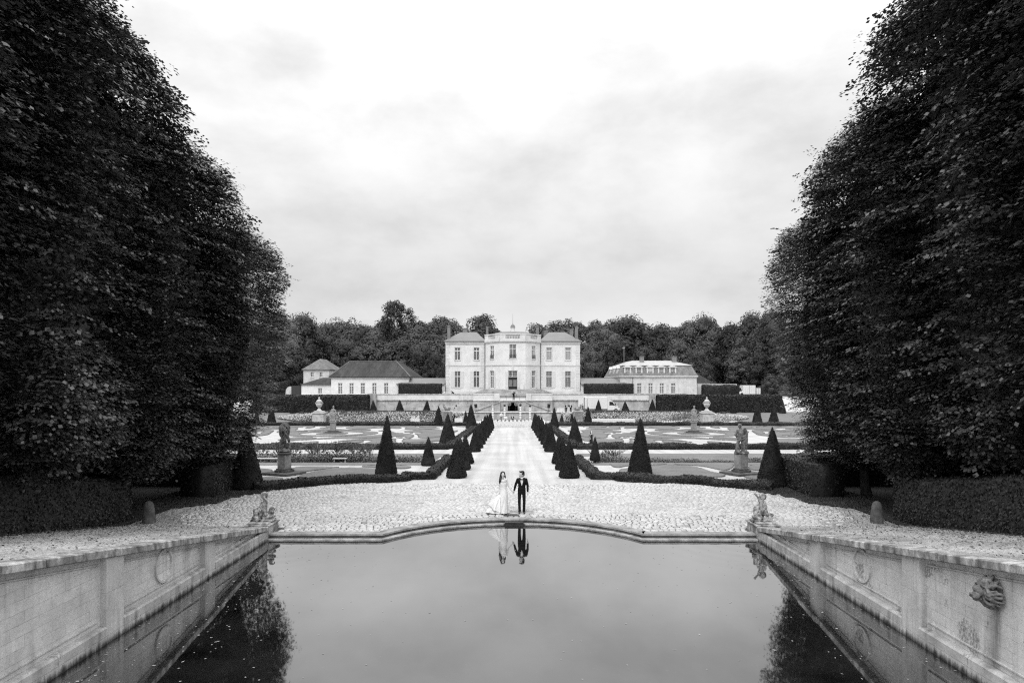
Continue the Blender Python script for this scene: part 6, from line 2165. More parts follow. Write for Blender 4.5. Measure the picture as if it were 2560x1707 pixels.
def groom():
    X0, Y0 = .368, 28.16
    p = thing('person', 'man in a black tuxedo and bow tie holding hands and turning to the woman', 'person', (X0, Y0, .024))
    O = Vector((0, 0, 0))
    q = .00158
    L = lambda zx, zy: ((zx - 985) * q, (1280 - zy) * q)
    # body: head, neck, hands, ankles as one skin running under the clothes
    b = MB()
    Rh = head(b, (-.008, 0, 1.565), -.95, 1.14)
    b.capsule((0, .01, 1.38), .058, (-.004, .0, 1.50), .056)
    b.capsule((0, .01, 1.0), .095, (0, .01, 1.30), .10); b.capsule((-.13, .01, 1.37), .04, (.15, .01, 1.37), .04)
    wr = Vector((-.315, -.02, .895)); wl = Vector((.245, -.01, .845))
    sr, sl = Vector((-.160, .01, 1.365)), Vector((.175, .01, 1.365)); er, el = Vector((-.255, .03, 1.14)), Vector((.245, .03, 1.11))
    for a, e, w in ((sr, er, wr), (sl, el, wl)):
        b.capsule(a, .045, e, .04); b.capsule(e, .038, w, .026)
    hand(b, wr, (-.25, -.08, -.9), (-.6, -.5, 0), (0, -1, 0), 1.0, .75)
    hand(b, wl, (.02, -.1, -1), (-1, 0, 0), (-.3, -1, 0), 1.0, .3)
    hr, hl = Vector((-.085, .01, .90)), Vector((.085, .01, .90)); kr, kl = Vector((-.098, -.01, .48)), Vector((.102, -.01, .48)); ar, al = Vector((-.088, .01, .09)), Vector((.092, .01, .09))
    for h, k, a in ((hr, kr, ar), (hl, kl, al)):
        b.capsule(h, .075, k, .05); b.capsule(k, .048, a, .034)
    body = local('body', blob(b, .0075, 'body', 'skin_dark', 1), p)
    face_marks(body, Rh, O, 1.14)
    # trousers
    t = MB()
    t.ell((0, .01, .93), (.155, .112, .10))
    for h, k, a, s in ((hr, kr, ar, -1), (hl, kl, al, 1)):
        t.capsule(h, .084, k, .063); t.capsule(k, .063, a + Vector((0, 0, .01)), .054); t.capsule(a + Vector((0, -.01, .06)), .054, a + Vector((0, -.02, -.03)), .058)
    local('trousers', blob(t, .011, 'trousers', 'suit', 2), p)
    # jacket: chest tapering to the waist, skirt, shoulders, sleeves
    j = MB()
    j.ell((.005, .01, 1.28), (.185, .128, .16)); j.ell((.004, .01, 1.14), (.160, .125, .20)); j.ell((0, .01, .98), (.165, .128, .17)); j.ell((0, .01, .87), (.166, .124, .09)); j.ell((0, .01, .80), (.163, .118, .05))
    j.capsule((-.140, .01, 1.372), .055, (.155, .01, 1.372), .055)
    j.capsule((-.09, .01, 1.385), .06, (.105, .01, 1.385), .06)
    j.capsule((0, .02, 1.40), .07, (0, .03, 1.42), .06)
    for a, e, w in ((sr, er, wr), (sl, el, wl)):
        j.capsule(a, .064, e, .052); j.capsule(e, .052, w + (e - w) * .10, .042)
    jo = local('jacket', blob(j, .011, 'jacket', 'suit', 2), p)
    # shirt front, lapels, bow tie set into the jacket's V
    s = MB()
    s.add([(-.055, -.132, 1.40), (.055, -.132, 1.40), (.05, -.152, 1.30), (.004, -.142, 1.13), (-.004, -.142, 1.13), (-.05, -.152, 1.30), (-.045, -.06, 1.445), (.045, -.06, 1.445)],
          [(0, 5, 4, 3, 2, 1), (6, 0, 1, 7)])
    s.lathe([(.062, 0), (.066, .02), (.064, .045)], (0, .0, 1.418), 16)
    for w, e in ((wr, er), (wl, el)): s.capsule(w + (e - w) * .03, .036, w + (e - w) * .11, .04)
    local('shirt', s.mesh('shirt', 'shirt'), p)
    l = MB()
    for k in (-1, 1):
        l.add([(k * .056, -.128, 1.42), (k * .115, -.128, 1.37), (k * .095, -.150, 1.28), (k * .006, -.152, 1.12), (k * .05, -.158, 1.30)], [(0, 1, 2, 3, 4) if k < 0 else (4, 3, 2, 1, 0)])
    local('lapels', l.mesh('lapels', 'satin_lapel'), p)
    w = MB()
    for k in (-1, 1): w.prism([(k * .008, 1.408), (k * .058, 1.44), (k * .058, 1.382)] if k < 0 else [(k * .008, 1.408), (k * .058, 1.382), (k * .058, 1.44)], -.175, -.14, 'y')
    w.box(-.013, .013, -.182, -.14, 1.394, 1.424, bev=.004)
    local('bow_tie', w.mesh('bow_tie', 'satin_lapel'), p)
    sh = MB()
    for a, s_ in ((ar, -1), (al, 1)):
        c = a + Vector((s_ * .01, -.06, -.062))
        sh.ell(c, (.046, .125, .042), (0, 0, s_ * .12)); sh.ell(c + Vector((0, .05, .02)), (.042, .06, .045))
    local('shoes', blob(sh, .012, 'shoes', 'shoe_leather', 1), p)
    h = MB()
    H = lambda x, y, z, r, rot=(0, 0, 0): h.ell(Rh @ (Vector((x, y, z)) * 1.14), tuple(v * 1.14 for v in r), (rot[0], rot[1], rot[2] - .95), 14, 9)
    H(0, .035, .065, (.083, .090, .078)); H(0, .075, .01, (.074, .045, .085)); H(0, -.030, .106, (.062, .055, .030), (.1, 0, 0))
    for k in (-1, 1): H(k * .066, .02, .04, (.022, .06, .055))
    rr = random.Random(2)
    for i in range(18): H(rr.uniform(-.055, .055), rr.uniform(-.06, .07), .112 + rr.uniform(0, .022), (.018, .03, .014), (rr.uniform(-.4, .4), 0, 0))
    local('hair', blob(h, .011, 'hair', 'hair', 1), p)


def bride():
    X0, Y0 = -.36, 28.12
    p = thing('person', 'woman in a strapless white wedding dress with long dark hair, holding her skirt', 'person', (X0, Y0, .024))
    O = Vector((0, 0, 0))
    q = .00158
    Q = lambda zx, zy, y=0.0: Vector(((zx - 505) * q - .03, y, (1280 - zy) * q))
    b = MB()
    hc = Q(490, 285)
    Rh = head(b, hc, .18, 1.04, True)
    b.capsule(Q(492, 395), .044, hc + Vector((0, .012, -.09)), .044)
    sr, sl = Q(420, 430, .01), Q(588, 425, .01)
    b.capsule(sr, .045, sl, .045); b.ell(Q(503, 470), (.125, .085, .10)); b.capsule(Q(505, 520), .085, Q(508, 640), .08); b.ell(Q(508, 720), (.10, .08, .12))
    er, el = Q(400, 600, .03), Q(640, 590, .02); wr, wl = Q(392, 745, -.03), Q(725, 700, -.02)
    for a, e, w in ((sr, er, wr), (sl, el, wl)): b.capsule(a, .042, e, .033); b.capsule(e, .032, w, .021)
    hand(b, wr, (.1, -.1, -1), (1, 0, 0), (0, -1, 0), .86, .9)
    hand(b, wl, (.75, -.05, -.75), (.4, .6, -.3), (0, -1, .2), .86, .8)
    for k in (-1, 1): b.capsule((k * .06 - .03, 0, .85), .06, (k * .07 - .03, 0, .45), .05); b.capsule((k * .07, 0, .45), .048, (k * .07, .01, .07), .03)
    body = local('body', blob(b, .0065, 'body', 'skin', 1), p)
    face_marks(body, Rh, O, 1.04)
    # dress: fitted bodice and a skirt flaring into a train on her right side
    rows = []
    prof = [  # z, centre x, half width, half depth, centre y
        (1.275, -.035, .150, .110, -.012), (1.22, -.032, .158, .118, -.015), (1.12, -.03, .142, .105, -.005), (1.0, -.028, .128, .098, 0.0), (.90, -.025, .150, .115, .0), (.80, -.022, .168, .130, .0),
        (.70, -.025, .172, .135, .0), (.60, -.035, .178, .142, .005), (.48, -.060, .205, .165, .02), (.36, -.095, .250, .20, .04), (.24, -.135, .305, .25, .06), (.12, -.165, .355, .30, .08), (.03, -.175, .385, .33, .09), (.0, -.175, .39, .335, .09)]
    seg = 72
    V = []; fs = []
    for i, (z, cx, a, d, cy) in enumerate(prof):
        t = max(0, (.75 - z) / .75)
        for k in range(seg):
            th = 2 * PI * k / seg
            ct, st = math.cos(th), math.sin(th)
            fold = 1 + t * (.055 * math.sin(7 * th + 2.0 * t) + .045 * math.sin(13 * th + 1.2 + 3 * t)) + .010 * math.sin(24 * th + z * 30)
            tr = 0.0
            if ct < -.25: tr = t ** 1.2 * (-ct - .25) * .28        # train swept to the left of the picture
            zz = z + (.10 * tr if i > 9 else 0)
            if i == 0: zz += .022 * math.cos(2 * (th + PI / 2) + PI) * (1 if st < 0 else .3) + (-.02 if abs(ct) < .12 and st < 0 else 0)   # sweetheart neckline
            V.append((cx + a * ct * fold - tr, cy + d * st * fold, max(zz, 0.004)))
    n = len(prof)
    for i in range(n - 1):
        for k in range(seg): fs.append((i * seg + k, (i + 1) * seg + k, (i + 1) * seg + (k + 1) % seg, i * seg + (k + 1) % seg))
    me = bpy.data.meshes.new('dress'); me.from_pydata(V, [], fs); me.materials.append(MATS['dress_satin']); me.polygons.foreach_set('use_smooth', [True] * len(fs))
    d = local('dress', me, p)
    # gathered overskirt that she lifts with her right hand
    m = MB()
    nu, nv = 14, 12
    V = []; fs = []
    for j in range(nv + 1):
        v = j / nv
        for i in range(nu + 1):
            u = i / nu
            top = Vector((-.205 + .07 * u, -.06 - .05 * u, .77 - .02 * u))
            bot = Vector((-.66 + .52 * u, -.10 - .22 * u + .06 * math.sin(u * 9), .10 - .06 * u + .26 * (1 - u) ** 2))
            c = top.lerp(bot, v ** .9); c.x -= .07 * math.sin(PI * v) * (1 - u); c.y += .028 * v * math.sin(u * 19 + v * 2); c.z += .012 * math.sin(u * 14 + 5 * v) * v
            V.append(tuple(c))
    w_ = nu + 1
    for j in range(nv):
        for i in range(nu): fs.append((j * w_ + i, j * w_ + i + 1, (j + 1) * w_ + i + 1, (j + 1) * w_ + i))
    me = bpy.data.meshes.new('overskirt'); me.from_pydata(V, [], fs); me.materials.append(MATS['dress_satin']); me.polygons.foreach_set('use_smooth', [True] * len(fs))
    so = local('overskirt', me, d)
    so.modifiers.new('thick', 'SOLIDIFY').thickness = .006
    # neckline trim
    h = MB()
    H = lambda x, y, z, r, rot=(0, 0, 0): h.ell(Rh @ (Vector((x, y, z)) * 1.04), tuple(v * 1.04 for v in r), (rot[0], rot[1], rot[2] + .18), 14, 9)
    H(0, .032, .055, (.086, .090, .080)); H(0, .075, -.03, (.080, .05, .12)); H(-.074, .0, .0, (.030, .055, .105)); H(.076, .0, -.01, (.026, .055, .110)); H(-.052, -.035, .088, (.040, .05, .038), (0, .6, 0)); H(.05, -.035, .088, (.036, .05, .038), (0, -.6, 0)); H(0, -.01, .108, (.05, .06, .032))
    h.tube([Q(440, 300, .0), Q(428, 380, -.03), Q(415, 440, -.075), Q(412, 490, -.085), Q(415, 515, -.08)], [.045, .05, .048, .034, .012], 10)
    h.tube([Q(540, 290, .02), Q(552, 345, .03), Q(566, 385, .03)], [.03, .034, .012], 8)
    h.capsule(Q(480, 330, .07), .07, Q(470, 440, .09), .055)
    local('hair', blob(h, .011, 'hair', 'hair', 1), p)


def figure(name_label, X, Y, z, height=1.74, yaw=0.0, top='suit', bottom='suit', hair=True, pose='stand', long_hair=False, dress=False, shirt=False, lean=0.0, arms=None, skin='skin'):
    """simple but complete distant figure facing -y before yaw; arms = list of (elbow, wrist) for right, left in body units"""
    p = thing('person', name_label, 'person', (X, Y, z), yaw)
    s = height / 1.75
    V_ = lambda *a: Vector(a) * s
    sit = pose == 'sit'
    hip = .50 if sit else .93
    R = Matrix.Translation(V_(0, 0, hip)) @ Matrix.Rotation(lean, 4, 'X')
    U = lambda x, y, zz: R @ (V_(x, y, zz - .93))                    # torso frame: upright at hip height .93
    if arms is None: arms = [((-.25, .03, 1.14), (-.24, -.06, .88)), ((.25, .03, 1.14), (.24, -.06, .88))]
    b = MB()
    Rh = R @ Matrix.Translation(V_(0, -.01, 1.585 - .93))
    def HE(x, y, zz, r): b.ell(Rh @ V_(x, y, zz), tuple(q * s for q in r), (lean, 0, 0), 12, 8)
    HE(0, .01, .03, (.078, .097, .095)); HE(0, -.02, -.04, (.066, .074, .08)); HE(0, -.10, -.02, (.012, .017, .02)); HE(-.08, 0, 0, (.01, .02, .03)); HE(.08, 0, 0, (.01, .02, .03))
    b.capsule(U(0, .01, 1.36), .055 * s, U(0, 0, 1.53), .055 * s); b.capsule(U(0, 0, 1.0), .11 * s, U(0, 0, 1.33), .12 * s)
    for k, (e, w) in zip((-1, 1), arms):
        b.capsule(U(k * .18, 0, 1.38), .045 * s, U(*e), .038 * s); b.capsule(U(*e), .036 * s, U(*w), .027 * s)
        d = (U(*w) - U(*e)).normalized()
        hand(b, U(*w), d, (-k, 0, .1), (0, -1, .2), s, .4)
    if sit: legs = [((-.1, 0, .5), (-.12, -.42, .5), (-.12, -.42, .08)), ((.1, 0, .5), (.12, -.42, .5), (.12, -.40, .08))]
    else: legs = [((-.09, 0, .92), (-.10, -.02, .49), (-.10, .02, .08)), ((.09, 0, .92), (.10, -.03, .49), (.11, 0, .08))]
    for h, k, a in legs: b.capsule(V_(*h), .07 * s, V_(*k), .05 * s); b.capsule(V_(*k), .048 * s, V_(*a), .034 * s)
    local('body', blob(b, .017, 'body', skin, 1), p)
    if not dress:
        t = MB(); t.ell(V_(0, 0, hip + .01), (.165 * s, .12 * s, .11 * s))
        for h, k, a in legs: t.capsule(V_(*h), .098 * s, V_(*k), .075 * s); t.capsule(V_(*k), .073 * s, V_(*a), .06 * s)
        local('trousers', blob(t, .024, 'trousers', bottom, 2), p)
    else:
        t = MB(); t.capsule(V_(0, 0, .95), .15 * s, V_(0, 0, .5), .19 * s); t.capsule(U(0, 0, 1.0), .14 * s, U(0, 0, 1.3), .14 * s)
        local('dress', blob(t, .024, 'dress', bottom, 2), p)
    j = MB()
    for c, r in ((U(0, .01, 1.30), (.19, .125, .15)), (U(0, .01, 1.14), (.165, .118, .18)), (U(0, .01, .97), (.172, .122, .13))): j.ell(c, tuple(q * s for q in r), (lean, 0, 0), 14, 9)
    j.capsule(U(-.165, .01, 1.38), .062 * s, U(.165, .01, 1.38), .062 * s)
    for k, (e, w) in zip((-1, 1), arms):
        w2 = U(*w) + (U(*e) - U(*w)) * .12
        j.capsule(U(k * .18, 0, 1.38), .07 * s, U(*e), .056 * s); j.capsule(U(*e), .056 * s, w2, .044 * s)
    local('shirt' if shirt else 'jacket', blob(j, .02, 'jacket', top, 2), p)
    if not shirt and not dress:
        f = MB(); f.add([U(-.05, -.125, 1.42), U(.05, -.125, 1.42), U(.03, -.15, 1.25), U(0, -.14, 1.1), U(-.03, -.15, 1.25)], [(0, 4, 3, 2, 1)]); local('shirt_front', f.mesh('f', 'shirt'), p)
    sh = MB()
    for h, k, a in legs: sh.ell(V_(a[0], a[1] - .06, .04), (.045 * s, .12 * s, .04 * s))
    local('shoes', blob(sh, .02, 'shoes', 'shoe_leather', 1), p)
    if hair:
        h = MB()
        h.ell(Rh @ V_(0, .035, .062), (.085 * s, .09 * s, .08 * s), (lean, 0, 0)); h.ell(Rh @ V_(0, .07, 0), (.076 * s, .05 * s, .09 * s), (lean, 0, 0))
        if long_hair:
            for k in (-1, 1): h.capsule(Rh @ V_(k * .065, .03, .02), .045 * s, Rh @ V_(k * .085, .02, -.26), .05 * s)
            h.capsule(Rh @ V_(0, .08, 0), .07 * s, Rh @ V_(0, .11, -.25), .07 * s)
        local('hair', blob(h, .02, 'hair', 'hair', 1), p)
    return p


def people():
    groom(); bride()
    bx = lambda px, Y: (px - CXP) * Y / F
    figure('long haired woman in pale jacket and black dress behind the right parterre hedge', bx(1478, 62.4), 62.4, zg(7, 62.4), 1.62, .5, 'grey_cloth', 'black_paint', long_hair=True, dress=True,
           arms=[((-.30, .06, 1.18), (-.22, -.10, 1.0)), ((.25, .0, 1.14), (.10, -.22, 1.02))])
    figure('man in a dark suit bending forward between the first yew cones on the left', bx(1150, 52), 52, zg(4, 52), 1.76, .9, 'suit', 'suit', lean=-.0 + .35, arms=[((-.24, -.06, 1.14), (-.12, -.26, 1.02)), ((.24, -.06, 1.14), (.10, -.28, 1.02))])
    figure('man in black, one arm raised, at the terrace railing', bx(1284.5, 141.9), 141.9, 1.80, 1.86, PI, 'suit', 'suit', arms=[((-.30, -.12, 1.30), (-.12, -.26, 1.62)), ((.25, .04, 1.14), (.18, -.12, 1.0))])
    figure('person in white stooping behind the parapet left of the chateau steps', bx(1108, 144), 144, 2.3, 1.65, 1.3, 'white_cloth', 'white_cloth', shirt=True, lean=.95, arms=[((-.24, -.2, 1.2), (-.2, -.4, 1.1)), ((.24, -.2, 1.2), (.2, -.4, 1.1))])
    figure('person in black stooping behind the parapet, left of the steps', bx(1134, 144), 144, 2.3, 1.70, -1.2, 'suit', 'suit', shirt=True, lean=.9, arms=[((-.24, -.2, 1.2), (-.2, -.4, 1.1)), ((.24, -.2, 1.2), (.2, -.4, 1.1))])
    zs = zg(0, 131)
    figure('musician in a white shirt and pale trousers standing left of the stage', bx(1253, 131), 131, zs, 1.80, .4, 'white_cloth', 'grey_cloth', shirt=True, arms=[((-.30, -.05, 1.14), (-.2, -.30, 1.1)), ((.27, -.05, 1.16), (.12, -.3, 1.1))])
    figure('musician in a white shirt seated with his back to the stage front', bx(1265, 130), 130, zs, 1.75, PI + .2, 'white_cloth', 'suit', pose='sit', shirt=True)
    figure('guitarist in black seated at the middle of the stage', bx(1282, 131), 131, zs, 1.72, -.2, 'suit', 'suit', pose='sit', shirt=True, arms=[((-.30, -.05, 1.12), (-.12, -.24, 1.05)), ((.30, -.05, 1.14), (.34, -.28, 1.16))])
    figure('man in a black suit standing between the white tables and the truck', bx(1415, 136), 136, -.5, 1.78, .8, 'suit', 'suit', arms=[((-.30, .0, 1.16), (-.30, -.22, 1.05)), ((.26, 0, 1.14), (.16, -.2, 1.02))])
    figure('man in black behind the lattice stand near the truck', bx(1427, 136), 136, -.5, 1.78, -.6, 'suit', 'suit')
    figure('person in dark clothes at the tail of the white truck', bx(1457, 136.5), 136.5, -.5, 1.74, 1.4, 'suit', 'suit', shirt=True)


# ================================================================== wedding party furniture and vehicles
def party():
    bx = lambda px, Y: (px - CXP) * Y / F
    # white chairs: one built, the others copied
    c0 = thing('chair', '', 'chair', (0, 0, 0), 0, 'white chairs set out across the end of the avenue')
    m = MB(); m.box(-.21, .21, -.22, .20, .42, .46, bev=.012); m.build('seat', 'white_plastic', c0)
    m = MB()
    for x in (-.19, .19): m.box(x - .018, x + .018, -.245, -.21, .46, .95)
    m.box(-.21, .21, -.245, -.215, .88, .95, bev=.01); m.box(-.17, .17, -.24, -.22, .50, .54)
    for i in range(5): m.box(-.14 + .07 * i - .008, -.14 + .07 * i + .008, -.236, -.224, .54, .88)
    m.build('backrest', 'white_plastic', c0)
    for x, y in ((-.19, -.22), (.19, -.22), (-.19, .18), (.19, .18)):
        m = MB(); m.box(x - .016, x + .016, y - .016, y + .016, 0, .42); m.build('leg', 'white_plastic', c0)
    rows = [(105.6, 10, 'nearest'), (107.2, 10, 'second'), (108.8, 10, 'third'), (110.4, 10, 'fourth'), (112.0, 10, 'farthest')]
    first = True
    for y, n, w in rows:
        for i in range(n):
            o = c0 if first else copy_tree(c0)
            first = False
            o.location = (-2.78 + .63 * i + random.uniform(-.03, .03), y + random.uniform(-.05, .05), zg(0, y)); o.rotation_euler = (0, 0, random.uniform(-.06, .06))
            o['label'] = '%s white chair from the left in the %s row across the avenue' % (ORD[i], w)
    # draped covers flanking the end of the avenue
    for sx in (-1, 1):
        m = MB()
        n = 16
        V = []; fs = []
        ys = np.linspace(105.5, 117.5, 22)
        for yy in ys:
            zb = zg(4.6, yy)
            for k in range(9):
                t = -1 + 2 * k / 8
                V.append((sx * 4.75 + t * .62 + .03 * math.sin(yy * 3 + k), yy, zb + .02 + 1.0 * max(0, 1 - abs(t) ** 2.6) * (1 + .07 * math.sin(yy * 1.7))))
        for i in range(21):
            for k in range(8): fs.append((i * 9 + k, i * 9 + k + 1, i * 9 + 10 + k, i * 9 + 9 + k))
        fs += [tuple(range(8, -1, -1)), tuple(21 * 9 + k for k in range(9))]
        m.add(V, fs)
        tag(m.build('white_cover', 'white_cloth', None, True, (sx * 4.75, 111, zg(0, 111))), 'long white cloth cover beside the %s yew row at the end of the avenue' % ('left' if sx < 0 else 'right'), 'cloth cover')
    def cloth_table(px0, px1, Y, label, h=.76, d=.8, name='draped_table', cat='table'):
        x0, x1 = bx(px0, Y), bx(px1, Y); z = zg((x0 + x1) / 2, Y)
        t = thing(name, label, cat, ((x0 + x1) / 2, Y, z))
        m = MB(); m.box(x0, x1, Y - d / 2, Y + d / 2, z + h - .03, z + h, bev=.01); m.build('tabletop', 'white_cloth', t)
        m = MB(); n = max(8, int((x1 - x0) * 8)); V = []; fs = []
        loop = [(x0 + (x1 - x0) * i / n, Y - d / 2) for i in range(n)] + [(x1, Y - d / 2 + d * i / 6) for i in range(6)] + [(x1 - (x1 - x0) * i / n, Y + d / 2) for i in range(n)] + [(x0, Y + d / 2 - d * i / 6) for i in range(6)]
        for zz, f in ((z + h - .032, 0.0), (z + h * .5, .02), (z + .01, .05)):
            for i, (a, b) in enumerate(loop):
                k = f * math.sin(i * 1.9); V.append((a + k, b - k, zz))
        N = len(loop)
        for j in range(2):
            for i in range(N): fs.append((j * N + i, (j + 1) * N + i, (j + 1) * N + (i + 1) % N, j * N + (i + 1) % N))
        m.add(V, fs); m.build('cloth_skirt', 'white_cloth', t)
        return t, x0, x1, z + h
    cloth_table(1480, 1586, 123.4, 'very long white draped buffet table below the right flower bank')
    t, x0, x1, zt = cloth_table(1137, 1156, 122, 'small white draped table right of the left sphinx pedestal, beside two yew cones', .9)
    t, x0, x1, zt = cloth_table(1027, 1049, 123.2, 'white draped table piled with white things below the left flower bank', .80)
    for i, (dx, h) in enumerate(((.25, .35), (.65, .5), (1.05, .3), (1.35, .55))):
        m = MB(); m.lathe([(.05, 0), (.16, .05), (.19, h * .5), (.14, h * .9), (.17, h)], (x0 + dx, 123.2, zt), 12)
        tag(m.build('white_basket', 'white_cloth', None, True, (x0 + dx, 123.2, zt)), '%s white basket from the left on the draped table under the left flower bank' % ORD[i], 'basket', 'white baskets on the left draped table')
    m0 = None
    for i in range(11):
        px = 1644 + i * 6.0; Y = 123.2; x = bx(px, Y)
        if m0 is None:
            m = MB(); m.box(-.15, .15, -.15, .15, 0, .32, bev=.02); m.box(-.1, .1, -.1, .1, .32, .36); m.lathe([(.03, .36), (.06, .42), (.03, .47)], (0, 0, 0), 8)
            m0 = m.mesh('lantern', 'white_plastic')
        o = local('lantern', m0, None, (x, Y, zg(x, Y) + .02)); o.rotation_euler = (0, 0, i)
        tag(o, '%s white lantern from the left in the row left of the right white urn' % ORD[i], 'lantern', 'white lanterns below the right flower bank')
    # four pillars with flower heads
    for i, (px, top, ball) in enumerate(((1232, 1013, True), (1261.6, 1011, False), (1301, 1010, False), (1325, 1013, False))):
        Y = 132.6; x = bx(px, Y); z = zg(0, Y); zt = CZ - (top - HY) * Y / F
        t = thing('floral_column', 'white lantern column %s the stage, %s' % (('at the far left of', 'left of the arch on', 'right of the arch on', 'at the far right of')[i], 'topped by a white ball' if ball else 'topped by a dark bouquet'), 'column', (x, Y, z))
        h = zt - z - .45
        m = MB(); m.lathe([(.24, 0), (.24, .08), (.14, .14), (.13, h - .1), (.2, h)], (x, Y, z), 12); m.build('shaft', 'white_plastic', t)
        m = MB()
        for k in range(5): m.lathe([(.10, 0), (.21, .1), (.21, .26), (.10, .36)], (x, Y, z + .5 + k * .48), 12)
        m.build('lantern_globes', 'white_cloth', t, True)
        rg = np.random.default_rng(60 + i); n = 160
        D = unit(rg.normal(size=(n, 3))); V, Q = cards(D * .26 * rg.uniform(.5, 1, (n, 1)) + np.array([[0, 0, zt - z - .2]]), D, rg.normal(size=(n, 3)), .16, .11)
        local('bouquet', np_mesh('bouquet', V, Q, 'blossom' if ball else 'near_hedge_leaf'), t)
    # loudspeakers on stands, wreaths, monitors, lattice truss
    for sx, px in ((-1, 1190), (1, 1371.5)):
        Y = 134.8; x = bx(px, Y); z = -.5
        t = thing('loudspeaker', 'black loudspeaker on a tripod at the %s of the stage' % ('left' if sx < 0 else 'right'), 'loudspeaker', (x, Y, z))
        m = MB(); m.prism([(-.26, 0), (.26, 0), (.30, .75), (-.30, .75)], Y - .25, Y + .2, 'y', Matrix.Translation((x, 0, z + .95)) @ Matrix.Rotation(.1 * sx, 4, 'Y')); m.build('cabinet', 'black_paint', t)
        m = MB(); m.tube([(x, Y, z), (x, Y, z + .95)], .03, 6)
        for a in (0, 2.1, 4.2): m.tube([(x, Y, z + .5), (x + .4 * math.cos(a), Y + .4 * math.sin(a), z)], .02, 6)
        m.build('tripod', 'dark_iron', t)
    for sx, px in ((-1, 1273.5), (1, 1290)):
        Y = 141.0; x = bx(px, Y)
        t = thing('flower_wreath', 'round white flower wreath standing %s in front of the dark arch' % ('left' if sx < 0 else 'right'), 'wreath', (x, Y, -.5))
        m = MB(); m.tube([(x + .30 * math.cos(a), Y, .98 + .30 * math.sin(a)) for a in np.linspace(0, 2 * PI, 17)], .07, 6); m.tube([(x + .13 * math.cos(a), Y, .98 + .13 * math.sin(a)) for a in np.linspace(0, 2 * PI, 13)], .05, 6); m.build('ring', 'pale_statue', t)
        m = MB(); m.tube([(x, Y + .05, .68), (x, Y + .1, -.5)], .03, 6); m.tube([(x, Y, .7), (x - .25, Y, -.5)], .02, 6); m.build('stand', 'dark_iron', t)
    for i, px in enumerate((1243, 1296, 1306, 1277)):
        Y = 130.2; x = bx(px, Y); z = zg(0, Y)
        m = MB(); m.prism([(-.3, 0), (.3, 0), (.3, .12), (-.2, .38)], x - .4, x + .4, 'x', Matrix.Translation((0, Y, z)))
        tag(m.build('stage_monitor', 'black_paint', None, loc=(x, Y, z)), '%s low black monitor wedge from the left in front of the musicians' % ORD[(0, 2, 3, 1)[i]], 'speaker', 'black monitor wedges')
    for sx, px in ((-1, 1140), (1, 1421)):
        Y = 129; x = bx(px, Y); z = zg(0, Y); h = 2.9
        t = thing('lattice_mast', 'pale lattice mast with a lamp head standing %s of the avenue end' % ('left' if sx < 0 else 'right'), 'mast', (x, Y, z))
        m = MB()
        for a, b in ((-.14, -.14), (.14, -.14), (.14, .14), (-.14, .14)): m.box(x + a - .02, x + a + .02, Y + b - .02, Y + b + .02, z, z + h)
        for k in range(10):
            zz = z + .15 + k * .28
            m.tube([(x - .14, Y - .14, zz), (x + .14, Y - .14, zz + .28)], .014, 4); m.box(x - .14, x + .14, Y - .15, Y - .13, zz - .01, zz + .01)
        m.box(x - .35, x + .35, Y - .35, Y + .35, z, z + .04); m.build('truss', 'white_paint', t)
        m = MB(); m.ell((x + .05, Y - .1, z + h + .16), (.16, .2, .2)); m.ell((x - .25, Y - .1, z + h - .3), (.10, .12, .12)); m.build('lamp_head', 'black_paint', t)
    cloth_table(1402, 1411, 135.5, 'small white table beside the man in black near the truck', .8) if False else None
    for i, (px, w) in enumerate(((1405, .9), (1396, .6), (1418, .5))):
        Y = 136.6; x = bx(px, Y)
        m = MB(); m.box(x - w / 2, x + w / 2, Y - .3, Y + .3, -.5, .25 + .15 * (i == 0), bev=.03)
        m.box(x - w / 2 - .03, x + w / 2 + .03, Y - .33, Y + .33, .25 + .15 * (i == 0), .30 + .15 * (i == 0))
        tag(m.build('white_crate', 'white_plastic', None, loc=(x, Y, -.5)), '%s white crate %s' % (('big', 'small', 'narrow')[i], ('under the man in black near the truck', 'left of the big crate by the stage stair', 'right of the man in black near the truck')[i]), 'crate')


